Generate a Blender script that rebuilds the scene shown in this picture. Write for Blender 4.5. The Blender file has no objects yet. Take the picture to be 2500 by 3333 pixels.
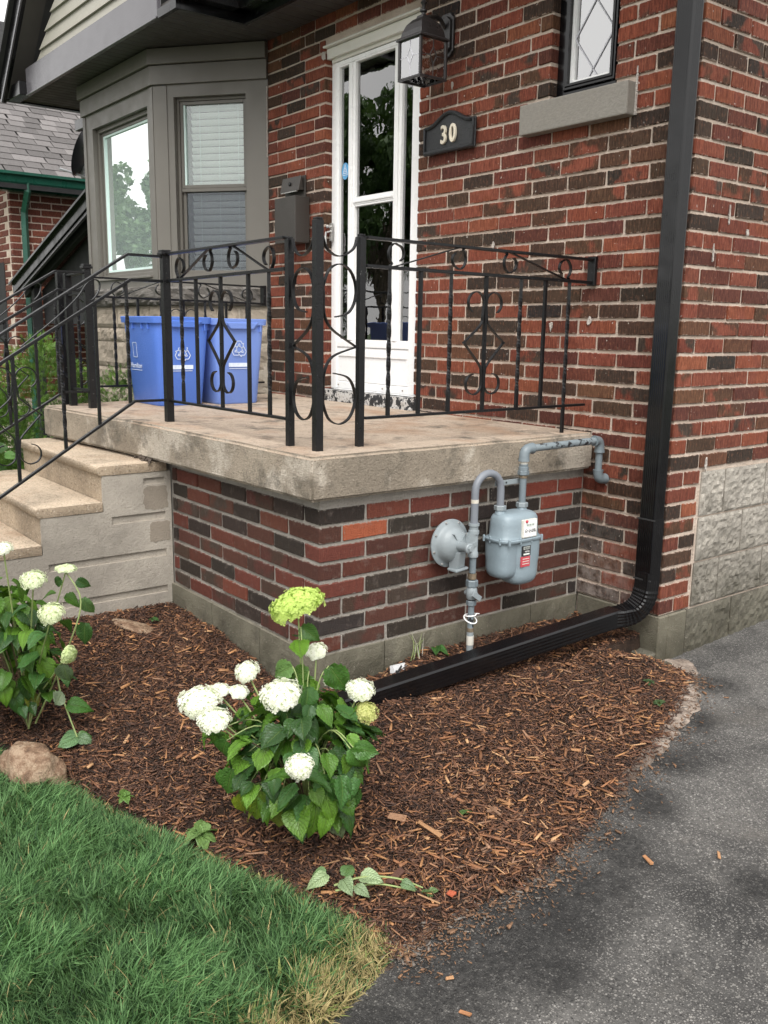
import bpy, bmesh, math, random
import numpy as np
from mathutils import Vector, Matrix, noise as mnoise
R = math.radians
random.seed(7)
rng = np.random.default_rng(11)
scene = bpy.context.scene
col = scene.collection

# ------------------------------------------------------------------ camera
cd = bpy.data.cameras.new('camera'); cam = bpy.data.objects.new('camera', cd); col.objects.link(cam)
scene.camera = cam
def cam_axes(yaw, pit, rol):
    y, p, r = R(yaw), R(pit), R(rol)
    F = Vector((-math.sin(y)*math.cos(p), math.cos(y)*math.cos(p), math.sin(p)))
    rt = Vector((math.cos(y), math.sin(y), 0)); up = rt.cross(F)
    return math.cos(r)*rt+math.sin(r)*up, -math.sin(r)*rt+math.cos(r)*up, F
rt_, up_, F_ = cam_axes(51.871, -11.4147, 0.921)
m = Matrix((rt_, up_, -F_)).transposed().to_4x4(); m.translation = (2.5695, -1.7310, 1.1552)
cam.matrix_world = m
cd.sensor_fit = 'VERTICAL'; cd.sensor_height = 24.0; cd.lens = 24.0*2958.1/3333.0
cd.clip_start = 0.05; cd.clip_end = 600
scene.render.resolution_x = 768; scene.render.resolution_y = 1024

# ------------------------------------------------------------------ world, sun, exposure
SUN_EL, SUN_AZ = 52, 128       # azimuth: direction towards the sun, degrees from +Y clockwise
w = bpy.data.worlds.new('World'); scene.world = w; w.use_nodes = True
nt = w.node_tree; nt.nodes.clear()
sky = nt.nodes.new('ShaderNodeTexSky'); sky.sky_type = 'NISHITA'; sky.sun_disc = False
sky.sun_elevation = R(SUN_EL); sky.sun_rotation = R(SUN_AZ); sky.dust_density = 6; sky.air_density = 1.0; sky.ozone_density = 1
hs = nt.nodes.new('ShaderNodeHueSaturation'); hs.inputs['Saturation'].default_value = 0.12
mxw = nt.nodes.new('ShaderNodeMix'); mxw.data_type = 'RGBA'; mxw.inputs[0].default_value = 0.6
mxw.inputs[7].default_value = (9.65, 9.5, 9.35, 1)      # the even white cloud layer
bg = nt.nodes.new('ShaderNodeBackground'); bg.inputs['Strength'].default_value = 0.115
wo = nt.nodes.new('ShaderNodeOutputWorld')
nt.links.new(sky.outputs[0], hs.inputs['Color']); nt.links.new(hs.outputs[0], mxw.inputs[6])
nt.links.new(mxw.outputs[2], bg.inputs[0]); nt.links.new(bg.outputs[0], wo.inputs[0])
sd = bpy.data.lights.new('sun', 'SUN'); sd.energy = 1.5; sd.angle = R(34); sd.color = (1, .97, .93)
so = bpy.data.objects.new('sun', sd); col.objects.link(so)
tosun = Vector((math.sin(R(SUN_AZ))*math.cos(R(SUN_EL)), math.cos(R(SUN_AZ))*math.cos(R(SUN_EL)), math.sin(R(SUN_EL))))
so.rotation_euler = tosun.to_track_quat('Z', 'Y').to_euler()
scene.view_settings.view_transform = 'Standard'; scene.view_settings.look = 'None'
scene.view_settings.exposure = 0.9; scene.view_settings.gamma = 1; scene.view_settings.use_curve_mapping = False

# ------------------------------------------------------------------ object helpers
def tag(o, label=None, cat=None, group=None, kind=None):
    if label: o['label'] = label
    if cat: o['category'] = cat
    if group: o['group'] = group
    if kind: o['kind'] = kind
    return o
def link(name, data, parent=None, mt=None):
    o = bpy.data.objects.new(name, data); col.objects.link(o)
    if mt is not None and data is not None and not data.materials: data.materials.append(mt)
    if parent is not None:
        o.parent = parent
        o.matrix_parent_inverse = Matrix.Translation(-world_loc(parent))
    return o
def world_loc(o):
    # things are only translated; parts are built in world space unless placed by location
    return WL.get(o.name, Vector((0, 0, 0)))
WL = {}
def thing(name, label, cat, loc=(0, 0, 0), group=None):
    o = bpy.data.objects.new(name, None); col.objects.link(o); o.location = loc; o.empty_display_size = .05
    WL[o.name] = Vector(loc)
    return tag(o, label, cat, group)
class MB:
    def __init__(s): s.v = []; s.f = []
    def add(s, vs, fs):
        b = len(s.v); s.v += [tuple(x) for x in vs]; s.f += [tuple(i+b for i in f) for f in fs]; return s
    def box(s, x0, x1, y0, y1, z0, z1):
        x0, x1 = min(x0, x1), max(x0, x1); y0, y1 = min(y0, y1), max(y0, y1); z0, z1 = min(z0, z1), max(z0, z1)
        return s.add([(x0,y0,z0),(x1,y0,z0),(x1,y1,z0),(x0,y1,z0),(x0,y0,z1),(x1,y0,z1),(x1,y1,z1),(x0,y1,z1)],
                     [(0,3,2,1),(4,5,6,7),(0,1,5,4),(1,2,6,5),(2,3,7,6),(3,0,4,7)])
    def obox(s, c, ax, ay, az):        # centre and three half-axis vectors
        c, ax, ay, az = map(Vector, (c, ax, ay, az))
        vs = [c+i*ax+j*ay+k*az for k in (-1, 1) for j, i in ((-1,-1),(-1,1),(1,1),(1,-1))]
        return s.add(vs, [(0,3,2,1),(4,5,6,7),(0,1,5,4),(1,2,6,5),(2,3,7,6),(3,0,4,7)])
    def bar(s, p0, p1, w, h, up=(0,0,1)):   # rectangular bar
        p0, p1 = Vector(p0), Vector(p1); d = (p1-p0).normalized(); up = Vector(up)
        a = d.cross(up)
        if a.length < 1e-4: a = d.cross(Vector((1, 0, 0)))
        a.normalize(); b = a.cross(d)
        return s.obox((p0+p1)/2, (p1-p0)/2, a*w/2, b*h/2)
    def sweep(s, pts, prof, frames=None, closed=False, cap=True, nrm=None):
        # prof: list of (a,b) section offsets; pts: path; nrm: fixed section 'b' direction
        pts = [Vector(p) for p in pts]; n = len(pts); rings = []; last = None
        for i, p in enumerate(pts):
            if closed: d = pts[(i+1) % n]-pts[i-1]
            else: d = pts[min(i+1, n-1)]-pts[max(i-1, 0)]
            d.normalize()
            if nrm is not None: b = Vector(nrm); a = d.cross(b).normalized()
            else:
                if last is None:
                    ref = Vector((0, 0, 1)) if abs(d.z) < .9 else Vector((1, 0, 0))
                    a = d.cross(ref).normalized()
                else: a = (last-d*last.dot(d)).normalized()
                b = a.cross(d)
            last = a
            pr = prof(i/(n-1)) if callable(prof) else prof
            rings.append([p+a*x+b*y for x, y in pr])
        k = len(rings[0]); vs = [v for r in rings for v in r]; fs = []
        for i in range(n if closed else n-1):
            j = (i+1) % n
            for q in range(k): fs.append((i*k+q, i*k+(q+1) % k, j*k+(q+1) % k, j*k+q))
        if cap and not closed: fs += [tuple(range(k))[::-1], tuple((n-1)*k+q for q in range(k))]
        return s.add(vs, fs)
    def tube(s, pts, r, k=10, closed=False, cap=True):
        if callable(r): pf = lambda t: [(r(t)*math.cos(2*math.pi*q/k), r(t)*math.sin(2*math.pi*q/k)) for q in range(k)]
        else: pf = [(r*math.cos(2*math.pi*q/k), r*math.sin(2*math.pi*q/k)) for q in range(k)]
        return s.sweep(pts, pf, closed=closed, cap=cap)
    def lathe(s, c, axis, prof, k=20):      # prof: (radius, distance along axis)
        c = Vector(c); d = Vector(axis).normalized(); a = d.orthogonal().normalized(); b = d.cross(a)
        vs = []; n = len(prof)
        for r, h in prof:
            for q in range(k):
                t = 2*math.pi*q/k; vs.append(c+d*h+(a*math.cos(t)+b*math.sin(t))*r)
        fs = [(i*k+q, i*k+(q+1) % k, (i+1)*k+(q+1) % k, (i+1)*k+q) for i in range(n-1) for q in range(k)]
        fs += [tuple(range(k))[::-1], tuple((n-1)*k+q for q in range(k))]
        return s.add(vs, fs)
    def prism(s, poly, d0, d1):             # poly: 3D points, extruded by vectors d0..d1
        d0, d1 = Vector(d0), Vector(d1); n = len(poly); p = [Vector(x) for x in poly]
        return s.add([x+d0 for x in p]+[x+d1 for x in p],
                     [tuple(range(n))[::-1], tuple(range(n, 2*n))]+[(i, (i+1) % n, n+(i+1) % n, n+i) for i in range(n)])
    def mesh(s, name, smooth=False, bev=0, segs=1, ang=30):
        me = bpy.data.meshes.new(name); me.from_pydata([tuple(v) for v in s.v], [], s.f)
        bm = bmesh.new(); bm.from_mesh(me)
        bmesh.ops.recalc_face_normals(bm, faces=bm.faces)
        if bev:
            es = [e for e in bm.edges if len(e.link_faces) == 2 and e.calc_face_angle(0) > R(ang)]
            bmesh.ops.bevel(bm, geom=es, offset=bev, segments=segs, affect='EDGES', profile=.6)
        bm.to_mesh(me); bm.free()
        if smooth: smooth_mesh(me)
        return me
    def build(s, name, mt, parent=None, smooth=False, bev=0, segs=1, ang=30):
        me = s.mesh(name, smooth, bev, segs, ang); me.materials.append(mt)
        return link(name, me, parent)
def smooth_mesh(me, ang=38):
    me.polygons.foreach_set('use_smooth', [True]*len(me.polygons))
    me.set_sharp_from_angle(angle=R(ang))
def V(*a): return Vector(a)

# ------------------------------------------------------------------ materials
class NT:
    def __init__(s, name):
        s.m = bpy.data.materials.new(name); s.m.use_nodes = True; s.t = s.m.node_tree; s.t.nodes.clear()
        s.out = s.t.nodes.new('ShaderNodeOutputMaterial'); s.b = s.t.nodes.new('ShaderNodeBsdfPrincipled')
        s.t.links.new(s.b.outputs[0], s.out.inputs[0]); s._pos = None
    def n(s, ty, **k):
        o = s.t.nodes.new(ty)
        for a, b in k.items(): setattr(o, a, b)
        return o
    def L(s, a, b): s.t.links.new(a, b)
    def setv(s, sock, v):
        if isinstance(v, bpy.types.NodeSocket): s.L(v, sock)
        elif isinstance(v, (tuple, list)) and len(v) == 3 and sock.type == 'RGBA': sock.default_value = (*v, 1)
        else: sock.default_value = v
    def pos(s):
        if s._pos is None: s._pos = s.n('ShaderNodeNewGeometry').outputs['Position']
        return s._pos
    def math(s, op, a, b=0.0, clamp=False):
        o = s.n('ShaderNodeMath', operation=op, use_clamp=clamp); s.setv(o.inputs[0], a); s.setv(o.inputs[1], b); return o.outputs[0]
    def mapv(s, scale=(1,1,1), loc=(0,0,0), vec=None):
        o = s.n('ShaderNodeMapping'); o.inputs['Scale'].default_value = scale; o.inputs['Location'].default_value = loc
        s.L(vec or s.pos(), o.inputs[0]); return o.outputs[0]
    def noise(s, sc, det=4, rough=.55, vec=None, dist=0):
        o = s.n('ShaderNodeTexNoise'); o.inputs['Scale'].default_value = sc; o.inputs['Detail'].default_value = det
        o.inputs['Roughness'].default_value = rough; o.inputs['Distortion'].default_value = dist
        s.L(vec or s.pos(), o.inputs['Vector']); return o.outputs['Fac']
    def voro(s, sc, feat='F1', out='Distance', vec=None, rand=1):
        o = s.n('ShaderNodeTexVoronoi', feature=feat); o.inputs['Scale'].default_value = sc; o.inputs['Randomness'].default_value = rand
        s.L(vec or s.pos(), o.inputs['Vector']); return o.outputs[out]
    def ramp(s, fac, stops, interp='LINEAR'):
        o = s.n('ShaderNodeValToRGB'); o.color_ramp.interpolation = interp; e = o.color_ramp.elements
        while len(e) > 1: e.remove(e[-1])
        for i, (p, c) in enumerate(stops):
            if i == 0: q = e[0]; q.position = p
            else: q = e.new(p)
            q.color = (*c, 1) if not isinstance(c, (int, float)) else (c, c, c, 1)
        s.setv(o.inputs[0], fac); return o.outputs[0]
    def mix(s, f, a, b, mode='MIX'):
        o = s.n('ShaderNodeMix', data_type='RGBA', blend_type=mode); s.setv(o.inputs[0], f); s.setv(o.inputs[6], a); s.setv(o.inputs[7], b)
        return o.outputs[2]
    def rng(s, v, a, b, c=0., d=1.):
        o = s.n('ShaderNodeMapRange'); s.setv(o.inputs[0], v)
        for i, x in zip((1,2,3,4), (a,b,c,d)): o.inputs[i].default_value = x
        return o.outputs[0]
    def bump(s, h, dist=.002, st=1., prev=None):
        o = s.n('ShaderNodeBump'); o.inputs['Distance'].default_value = dist; o.inputs['Strength'].default_value = st
        s.setv(o.inputs['Height'], h)
        if prev: s.L(prev, o.inputs['Normal'])
        return o.outputs[0]
    def fin(s, colr=None, rough=None, nrm=None, metal=None, spec=None, **kw):
        if colr is not None: s.setv(s.b.inputs['Base Color'], colr)
        if rough is not None: s.setv(s.b.inputs['Roughness'], rough)
        if nrm is not None: s.L(nrm, s.b.inputs['Normal'])
        if metal is not None: s.setv(s.b.inputs['Metallic'], metal)
        if spec is not None: s.setv(s.b.inputs['Specular IOR Level'], spec)
        for k, v in kw.items(): s.setv(s.b.inputs[k.replace('_', ' ')], v)
        return s.m
def painted(name, c, rough=.4, var=.12, bump=.0004, metal=0, scale=6, spec=.5, dirt=None):
    t = NT(name); n = t.noise(scale, 5); n2 = t.noise(140, 2)
    c2 = tuple(x*(1-var) for x in c); c1 = tuple(min(1, x*(1+var)) for x in c)
    cc = t.mix(t.rng(n, .3, .7), c2, c1)
    if dirt: cc = t.mix(t.rng(t.noise(3.5, 6, .7), .5, .75, 0, dirt[0]), cc, dirt[1])
    return t.fin(cc, t.rng(t.noise(9, 3), .3, .7, max(0, rough-.08), rough+.1), t.bump(t.mix(.3, n2, n), bump*4), metal, spec)
M = {}

def brick_mat(name, attr, coarse=False, white=True):
    t = NT(name)
    if attr:
        a = t.n('ShaderNodeAttribute', attribute_name='tint'); base, sel = a.outputs['Color'], a.outputs['Alpha']
    else:
        a = t.n('ShaderNodeObjectInfo'); base, sel = a.outputs['Color'], a.outputs['Alpha']
    sx = t.n('ShaderNodeSeparateXYZ'); t.L(t.pos(), sx.inputs[0])
    h = t.math('ADD', sx.outputs[0], sx.outputs[1])
    cb = t.n('ShaderNodeCombineXYZ'); t.L(h, cb.inputs[0]); t.L(t.math('MULTIPLY', sx.outputs[2], .09), cb.inputs[2])
    cb2 = t.n('ShaderNodeCombineXYZ'); t.L(h, cb2.inputs[0]); t.L(t.math('MULTIPLY', sx.outputs[2], .45), cb2.inputs[2])
    strei = t.noise(170, 3, .7, cb.outputs[0]); strei2 = t.noise(95, 4, .75, cb2.outputs[0])
    pit = t.noise(240, 3, .6); blot = t.noise(9, 3, .5); fine = t.noise(70, 4, .7)
    # flashed bricks: part of the face burnt dark or fired red
    m1 = t.math('MULTIPLY', t.rng(blot, .47, .56), t.rng(sel, .35, .45), True)
    c = t.mix(m1, base, t.mix(t.rng(sel, .66, .68), (.065, .047, .036), (.27, .080, .048) if not coarse else (.10, .035, .027)))
    c = t.mix(t.math('MULTIPLY', t.rng(fine, .3, .7), .5), c, t.mix(1, c, (.52, .42, .36), 'MULTIPLY'))
    st = .22 if coarse else .8
    c = t.mix(t.math('MULTIPLY', t.rng(strei, .40, .58), st), c, t.mix(1, c, (.42, .33, .28), 'MULTIPLY'))
    c = t.mix(t.math('MULTIPLY', t.rng(strei2, .54, .70), .55 if not coarse else .1), c, t.mix(.5, c, (.50, .21, .115)))
    c = t.mix(t.math('MULTIPLY', t.rng(pit, .60, .72), .6), c, (.02, .014, .011))
    # lime bloom low down in the inner corner and scattered white specks
    if white:
        z = t.rng(sx.outputs[2], .42, .0); xx = t.rng(t.math('ABSOLUTE', t.math('SUBTRACT', sx.outputs[0], .06)), .34, .05)
        bl = t.math('MULTIPLY', t.math('MULTIPLY', z, xx), t.rng(t.noise(24, 5, .7), .34, .62, 0, .75), True)
        c = t.mix(bl, c, (.34, .29, .26))
        c = t.mix(t.rng(t.noise(55, 2, .5), .735, .76, 0, .7), c, (.6, .56, .52))
    if coarse: c = t.mix(t.rng(t.noise(18, 4, .75), .56, .8, 0, .5), c, (.21, .17, .15))
    if not attr:
        tc = t.n('ShaderNodeTexCoord'); sg = t.n('ShaderNodeSeparateXYZ'); t.L(tc.outputs['Generated'], sg.inputs[0]); sN = t.n('ShaderNodeSeparateXYZ'); t.L(tc.outputs['Normal'], sN.inputs[0])
        def edge(sk, ln): return t.math('MULTIPLY', t.math('MINIMUM', sk, t.math('SUBTRACT', 1, sk)), ln)
        ex = t.math('ADD', edge(sg.outputs[0], .19), t.rng(t.math('ABSOLUTE', sN.outputs[0]), .5, .6, 0, 1)); ez = edge(sg.outputs[2], .0565)
        thr = t.rng(t.noise(75, 4, .75), .40, .72, .0, .0085)
        mk = t.math('MULTIPLY', t.math('LESS_THAN', t.math('MINIMUM', ex, ez), thr), .8)
        c = t.mix(mk, c, (.42, .33, .27) if not coarse else (.25, .225, .195))
    hh = t.math('ADD', t.math('MULTIPLY', strei, .2 if coarse else .9), t.math('MULTIPLY', pit, .9 if coarse else .35))
    return t.fin(c, .82, t.bump(hh, .0055), spec=.3)
M['brick'] = brick_mat('rug brick', False); M['brick_a'] = brick_mat('rug brick joined', True)
M['brick_p'] = brick_mat('porch brick', False, True, False)

def mortar_mat(name, c1, c2, c3, stain=0):
    t = NT(name); n = t.noise(130, 4, .7); b = t.noise(7, 5, .65)
    c = t.mix(t.rng(b, .35, .65), c1, c2); c = t.mix(t.rng(n, .55, .75), c, c3)
    c = t.mix(t.rng(t.noise(2.3, 5, .7), .56, .7, 0, .65), c, (.50, .44, .39) if not stain else (.12, .11, .095))
    return t.fin(c, .92, t.bump(t.math('ADD', n, t.noise(40, 3)), .009), spec=.2)
M['mortar'] = mortar_mat('old lime mortar', (.50, .40, .325), (.64, .54, .455), (.34, .27, .22))
M['mortar_g'] = mortar_mat('grey mortar', (.31, .285, .25), (.40, .37, .33), (.22, .20, .175), 1)

def conc_mat(name, top, side, moss=.4, wet=False, agg=1.0, rust=.5, white=.0, damp=None):
    t = NT(name); g = t.n('ShaderNodeNewGeometry'); sn = t.n('ShaderNodeSeparateXYZ'); t.L(g.outputs['Normal'], sn.inputs[0])
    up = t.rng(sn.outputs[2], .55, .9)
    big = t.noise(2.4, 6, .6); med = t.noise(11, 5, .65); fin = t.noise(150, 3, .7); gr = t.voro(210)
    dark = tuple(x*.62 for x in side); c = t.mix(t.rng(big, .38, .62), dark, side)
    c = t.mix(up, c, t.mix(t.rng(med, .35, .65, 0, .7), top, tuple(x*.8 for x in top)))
    if rust: c = t.mix(t.math('MULTIPLY', t.rng(t.noise(3.1, 4, .6), .5, .7, 0, rust), up), c, (.36, .19, .10))
    if white:
        c = t.mix(t.math('MULTIPLY', t.rng(t.noise(3.4, 5, .6), .52, .6, 0, white), t.math('SUBTRACT', 1, up)), c, (.55, .49, .41))
    if moss: c = t.mix(t.rng(t.noise(5.5, 7, .75), .53, .68, 0, moss), c, (.10, .092, .075))
    if damp:
        sp_ = t.n('ShaderNodeSeparateXYZ'); t.L(t.pos(), sp_.inputs[0]); hz = t.math('ADD', sp_.outputs[2], t.math('MULTIPLY', t.math('SUBTRACT', t.noise(5, 6, .75), .5), damp[2]))
        c = t.mix(t.math('MULTIPLY', t.rng(hz, damp[1], damp[0]), t.rng(t.noise(16, 5, .7), .25, .55, .45, .92)), c, (.045, .044, .028))
    g2 = t.voro(105, rand=1); c = t.mix(t.math('MULTIPLY', t.rng(g2, .12, .42, .75*agg, 0), t.rng(t.noise(34, 4, .7), .42, .60)), c, (.09, .072, .055)); c = t.mix(t.rng(t.noise(75, 4, .75), .35, .68, .30*agg, 0), c, (.12, .095, .07))
    c = t.mix(t.rng(t.noise(120, 2, .5), .66, .72, 0, .22*agg), c, (.55, .49, .42))
    if 'tread' in name: c = t.mix(t.rng(t.voro(58), .34, .14, 0, .55), c, (.16, .11, .07)); c = t.mix(t.rng(t.voro(64, vec=t.mapv((1,1,1), (5,3,1))), .26, .10, 0, .5), c, (.72, .63, .52))
    return t.fin(c, .85, t.bump(t.math('ADD', t.math('MULTIPLY', fin, .7), t.math('MULTIPLY', t.noise(75, 4, .75), 1.2*agg)), .0045), spec=.3)
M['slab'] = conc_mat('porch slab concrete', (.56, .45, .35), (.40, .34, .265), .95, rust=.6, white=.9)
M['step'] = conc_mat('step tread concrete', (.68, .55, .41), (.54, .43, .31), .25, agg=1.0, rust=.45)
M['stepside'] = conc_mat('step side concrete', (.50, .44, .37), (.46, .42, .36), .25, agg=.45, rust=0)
M['found'] = conc_mat('foundation concrete', (.27, .25, .195), (.235, .22, .165), 1.0, agg=.9, rust=0, damp=(-.22, .06, .34))
M['block_moss'] = conc_mat('mossy lower block', (.24, .23, .19), (.19, .18, .145), 1.0, agg=.8, rust=0, damp=(-.25, .15, .4))
M['block'] = conc_mat('rock faced block', (.46, .43, .37), (.43, .40, .35), .75, agg=.7, rust=0, damp=(-.10, .40, .75))
M['stone'] = conc_mat('bay sandstone', (.36, .31, .25), (.40, .34, .27), .25, agg=.3, rust=0)
M['sillstone'] = conc_mat('bay ledge stone', (.20, .19, .175), (.14, .13, .12), .5, agg=.5, rust=0)

M['taupe'] = painted('taupe painted wood', (.135, .125, .108), .42, .06, scale=3, bump=.0001)
M['taupe_l'] = painted('taupe sill paint', (.20, .185, .16), .6, .08, bump=.0006, scale=60)
M['soffit'] = painted('brown soffit vinyl', (.055, .05, .046), .5, .1)
M['fascia'] = painted('glossy bronze fascia', (.105, .10, .11), .16, .05, scale=2)
M['blackal'] = painted('black aluminium', (.0035, .0035, .0042), .19, .15, bump=.00003, spec=.45)
M['siding'] = painted('warm grey siding', (.34, .325, .275), .45, .06, scale=2)
M['white'] = painted('white painted aluminium', (.84, .84, .83), .28, .02, scale=4, bump=.00003)
M['oldwhite'] = painted('aged white trim', (.62, .61, .55), .4, .06, scale=4, dirt=(.12, (.45, .43, .38)))
M['doorblack'] = painted('inner door black paint', (.018, .018, .019), .35, .2)
M['mailbox'] = painted('bronze mailbox', (.052, .046, .041), .38, .06, metal=.2)
M['signblack'] = painted('sign black', (.013, .014, .016), .42, .2, bump=.001, scale=40)
M['brass'] = painted('satin nickel digits', (.66, .60, .48), .35, .06)
M['lamp'] = painted('lantern bronze', (.020, .018, .018), .33, .15)
M['nickel'] = painted('handle metal', (.55, .54, .52), .25, .1, metal=.8)
M['blue'] = painted('blue bin plastic', (.085, .19, .62), .42, .05, scale=3, bump=.0006)
M['blue2'] = painted('faded blue bin plastic', (.165, .27, .66), .5, .05, scale=3, bump=.0006)
M['print'] = painted('white print', (.62, .70, .82), .6, .1, scale=60)
M['blind'] = painted('white blind slat', (.70, .75, .70), .45, .03)
M['curtain'] = painted('pale curtain', (.62, .76, .72), .8, .04)
M['curtain_w'] = painted('white lace curtain', (.86, .86, .88), .9, .04)
M['green'] = painted('green gutter paint', (.012, .075, .05), .3, .15)
M['dish'] = painted('dish grey', (.03, .033, .038), .35, .15)
M['galv'] = painted('dish arm', (.55, .56, .58), .4, .1)
M['plate'] = painted('white bracket', (.62, .63, .64), .5, .12, dirt=(.5, (.25, .2, .16)))
M['ptag'] = painted('white tape', (.60, .58, .52), .5, .08, dirt=(.5, (.35, .25, .12)))
M['red'] = painted('red label', (.55, .07, .09), .5, .2)
M['labelblack'] = painted('black label', (.02, .02, .022), .5, .2)
M['sticker'] = painted('blue sticker', (.10, .35, .62), .4, .05)
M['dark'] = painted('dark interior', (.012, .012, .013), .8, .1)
M['caulk'] = painted('white caulk', (.46, .42, .38), .8, .15, bump=.004, scale=60)
M['fence'] = painted('weathered grey fence', (.17, .16, .15), .85, .25, scale=15)
M['rust'] = painted('rusty collar', (.15, .115, .075), .7, .35, scale=60)
M['lead'] = painted('lead came', (.52, .52, .56), .5, .1)
M['lead_d'] = painted('dark lead came', (.03, .03, .03), .5, .1)
M['bulb'] = painted('frosted bulb', (.8, .8, .78), .3, .03)

def iron_mat():
    t = NT('black wrought iron'); n = t.noise(38, 5, .7)
    c = t.mix(t.rng(n, .66, .74), (.0060, .0060, .0068), (.07, .033, .018))
    c = t.mix(t.rng(t.noise(90, 3), .70, .76, 0, .5), c, (.3, .3, .3))
    return t.fin(c, t.rng(n, .35, .7, .26, .5), t.bump(t.math('ADD', t.noise(120, 3), n), .0010), spec=.35)
M['iron'] = iron_mat()
def pipe_mat(name, c, flake):
    t = NT(name); n = t.noise(26, 5, .75, t.mapv((1, 1, 1)))
    cc = t.mix(t.rng(t.noise(7, 4), .3, .7), tuple(x*.85 for x in c), c)
    cc = t.mix(t.rng(t.noise(60, 4, .7), .62, .72, 0, .35), cc, tuple(min(1, x*1.35) for x in c))
    if flake: cc = t.mix(t.rng(n, .545, .56), cc, (.012, .012, .014))
    else: cc = t.mix(t.rng(n, .66, .74, 0, .7), cc, (.16, .11, .075))
    return t.fin(cc, .45, t.bump(t.noise(90, 3), .0012), spec=.5)
M['gasgrey'] = pipe_mat('gas meter grey paint', (.235, .295, .33), False)
M['gaspipe'] = pipe_mat('blue grey pipe paint', (.165, .20, .22), False)
M['flake'] = pipe_mat('flaking pipe paint', (.21, .25, .27), True)
M['regul'] = pipe_mat('regulator silver paint', (.25, .285, .30), False)
M['conduit'] = painted('grey plastic conduit', (.175, .19, .215), .5, .08, bump=.0001)

def threshold_mat():
    t = NT('peeling threshold paint'); n = t.noise(19, 6, .75)
    c = t.ramp(n, [(.0, (.015, .016, .017)), (.50, (.02, .021, .022)), (.52, (.55, .54, .52)), (.62, (.42, .40, .37)), (.65, (.02, .02, .02))])
    return t.fin(c, .7, t.bump(n, .01))
M['threshold'] = threshold_mat()

def glass_mat(name, fmul, tint, base=.04, rough=0.0, trans=(1, 1, 1), wav=0, haze_mix=0):
    t = NT(name); t.t.nodes.remove(t.b)
    tr = t.n('ShaderNodeBsdfTransparent'); tr.inputs[0].default_value = (*trans, 1)
    gl = t.n('ShaderNodeBsdfGlossy'); gl.inputs['Roughness'].default_value = rough; gl.inputs['Color'].default_value = (*tint, 1)
    fr = t.n('ShaderNodeFresnel'); fr.inputs[0].default_value = 1.5
    if wav:
        b = t.bump(t.noise(wav[0], 2, .5), wav[1]); t.L(b, gl.inputs['Normal'])
    f = t.math('ADD', t.math('MULTIPLY', fr.outputs[0], fmul), base, True)
    mx = t.n('ShaderNodeMixShader'); t.L(f, mx.inputs[0]); t.L(tr.outputs[0], mx.inputs[1]); t.L(gl.outputs[0], mx.inputs[2])
    if haze_mix:  # pale diffuse imitates bright haze washing out the reflection
        df = t.n('ShaderNodeBsdfDiffuse'); df.inputs[0].default_value = (.70, .84, .80, 1); m2 = t.n('ShaderNodeMixShader'); m2.inputs[0].default_value = haze_mix
        t.L(mx.outputs[0], m2.inputs[1]); t.L(df.outputs[0], m2.inputs[2]); t.L(m2.outputs[0], t.out.inputs[0])
    else: t.L(mx.outputs[0], t.out.inputs[0])
    return t.m
M['glass_bay'] = glass_mat('bay window glass', 2.6, (.95, 1, .99), .62, haze_mix=.24)
M['glass_side'] = glass_mat('side window glass', 1.2, (.95, 1, .98), .05, haze_mix=.06)
M['glass_door'] = glass_mat('storm door glass', 2.6, (1, 1, 1), .06, trans=(.75, .75, .75), wav=(9, .0006))
M['glass_lamp'] = glass_mat('lantern glass', 2.0, (1, 1, 1), .28, .0, wav=(40, .0004))
M['glass_w'] = glass_mat('leaded window glass', 2.0, (1, 1, 1), .34)
M['screen'] = glass_mat('insect screen', 0, (1, 1, 1), .0, trans=(.22, .22, .225))

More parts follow.
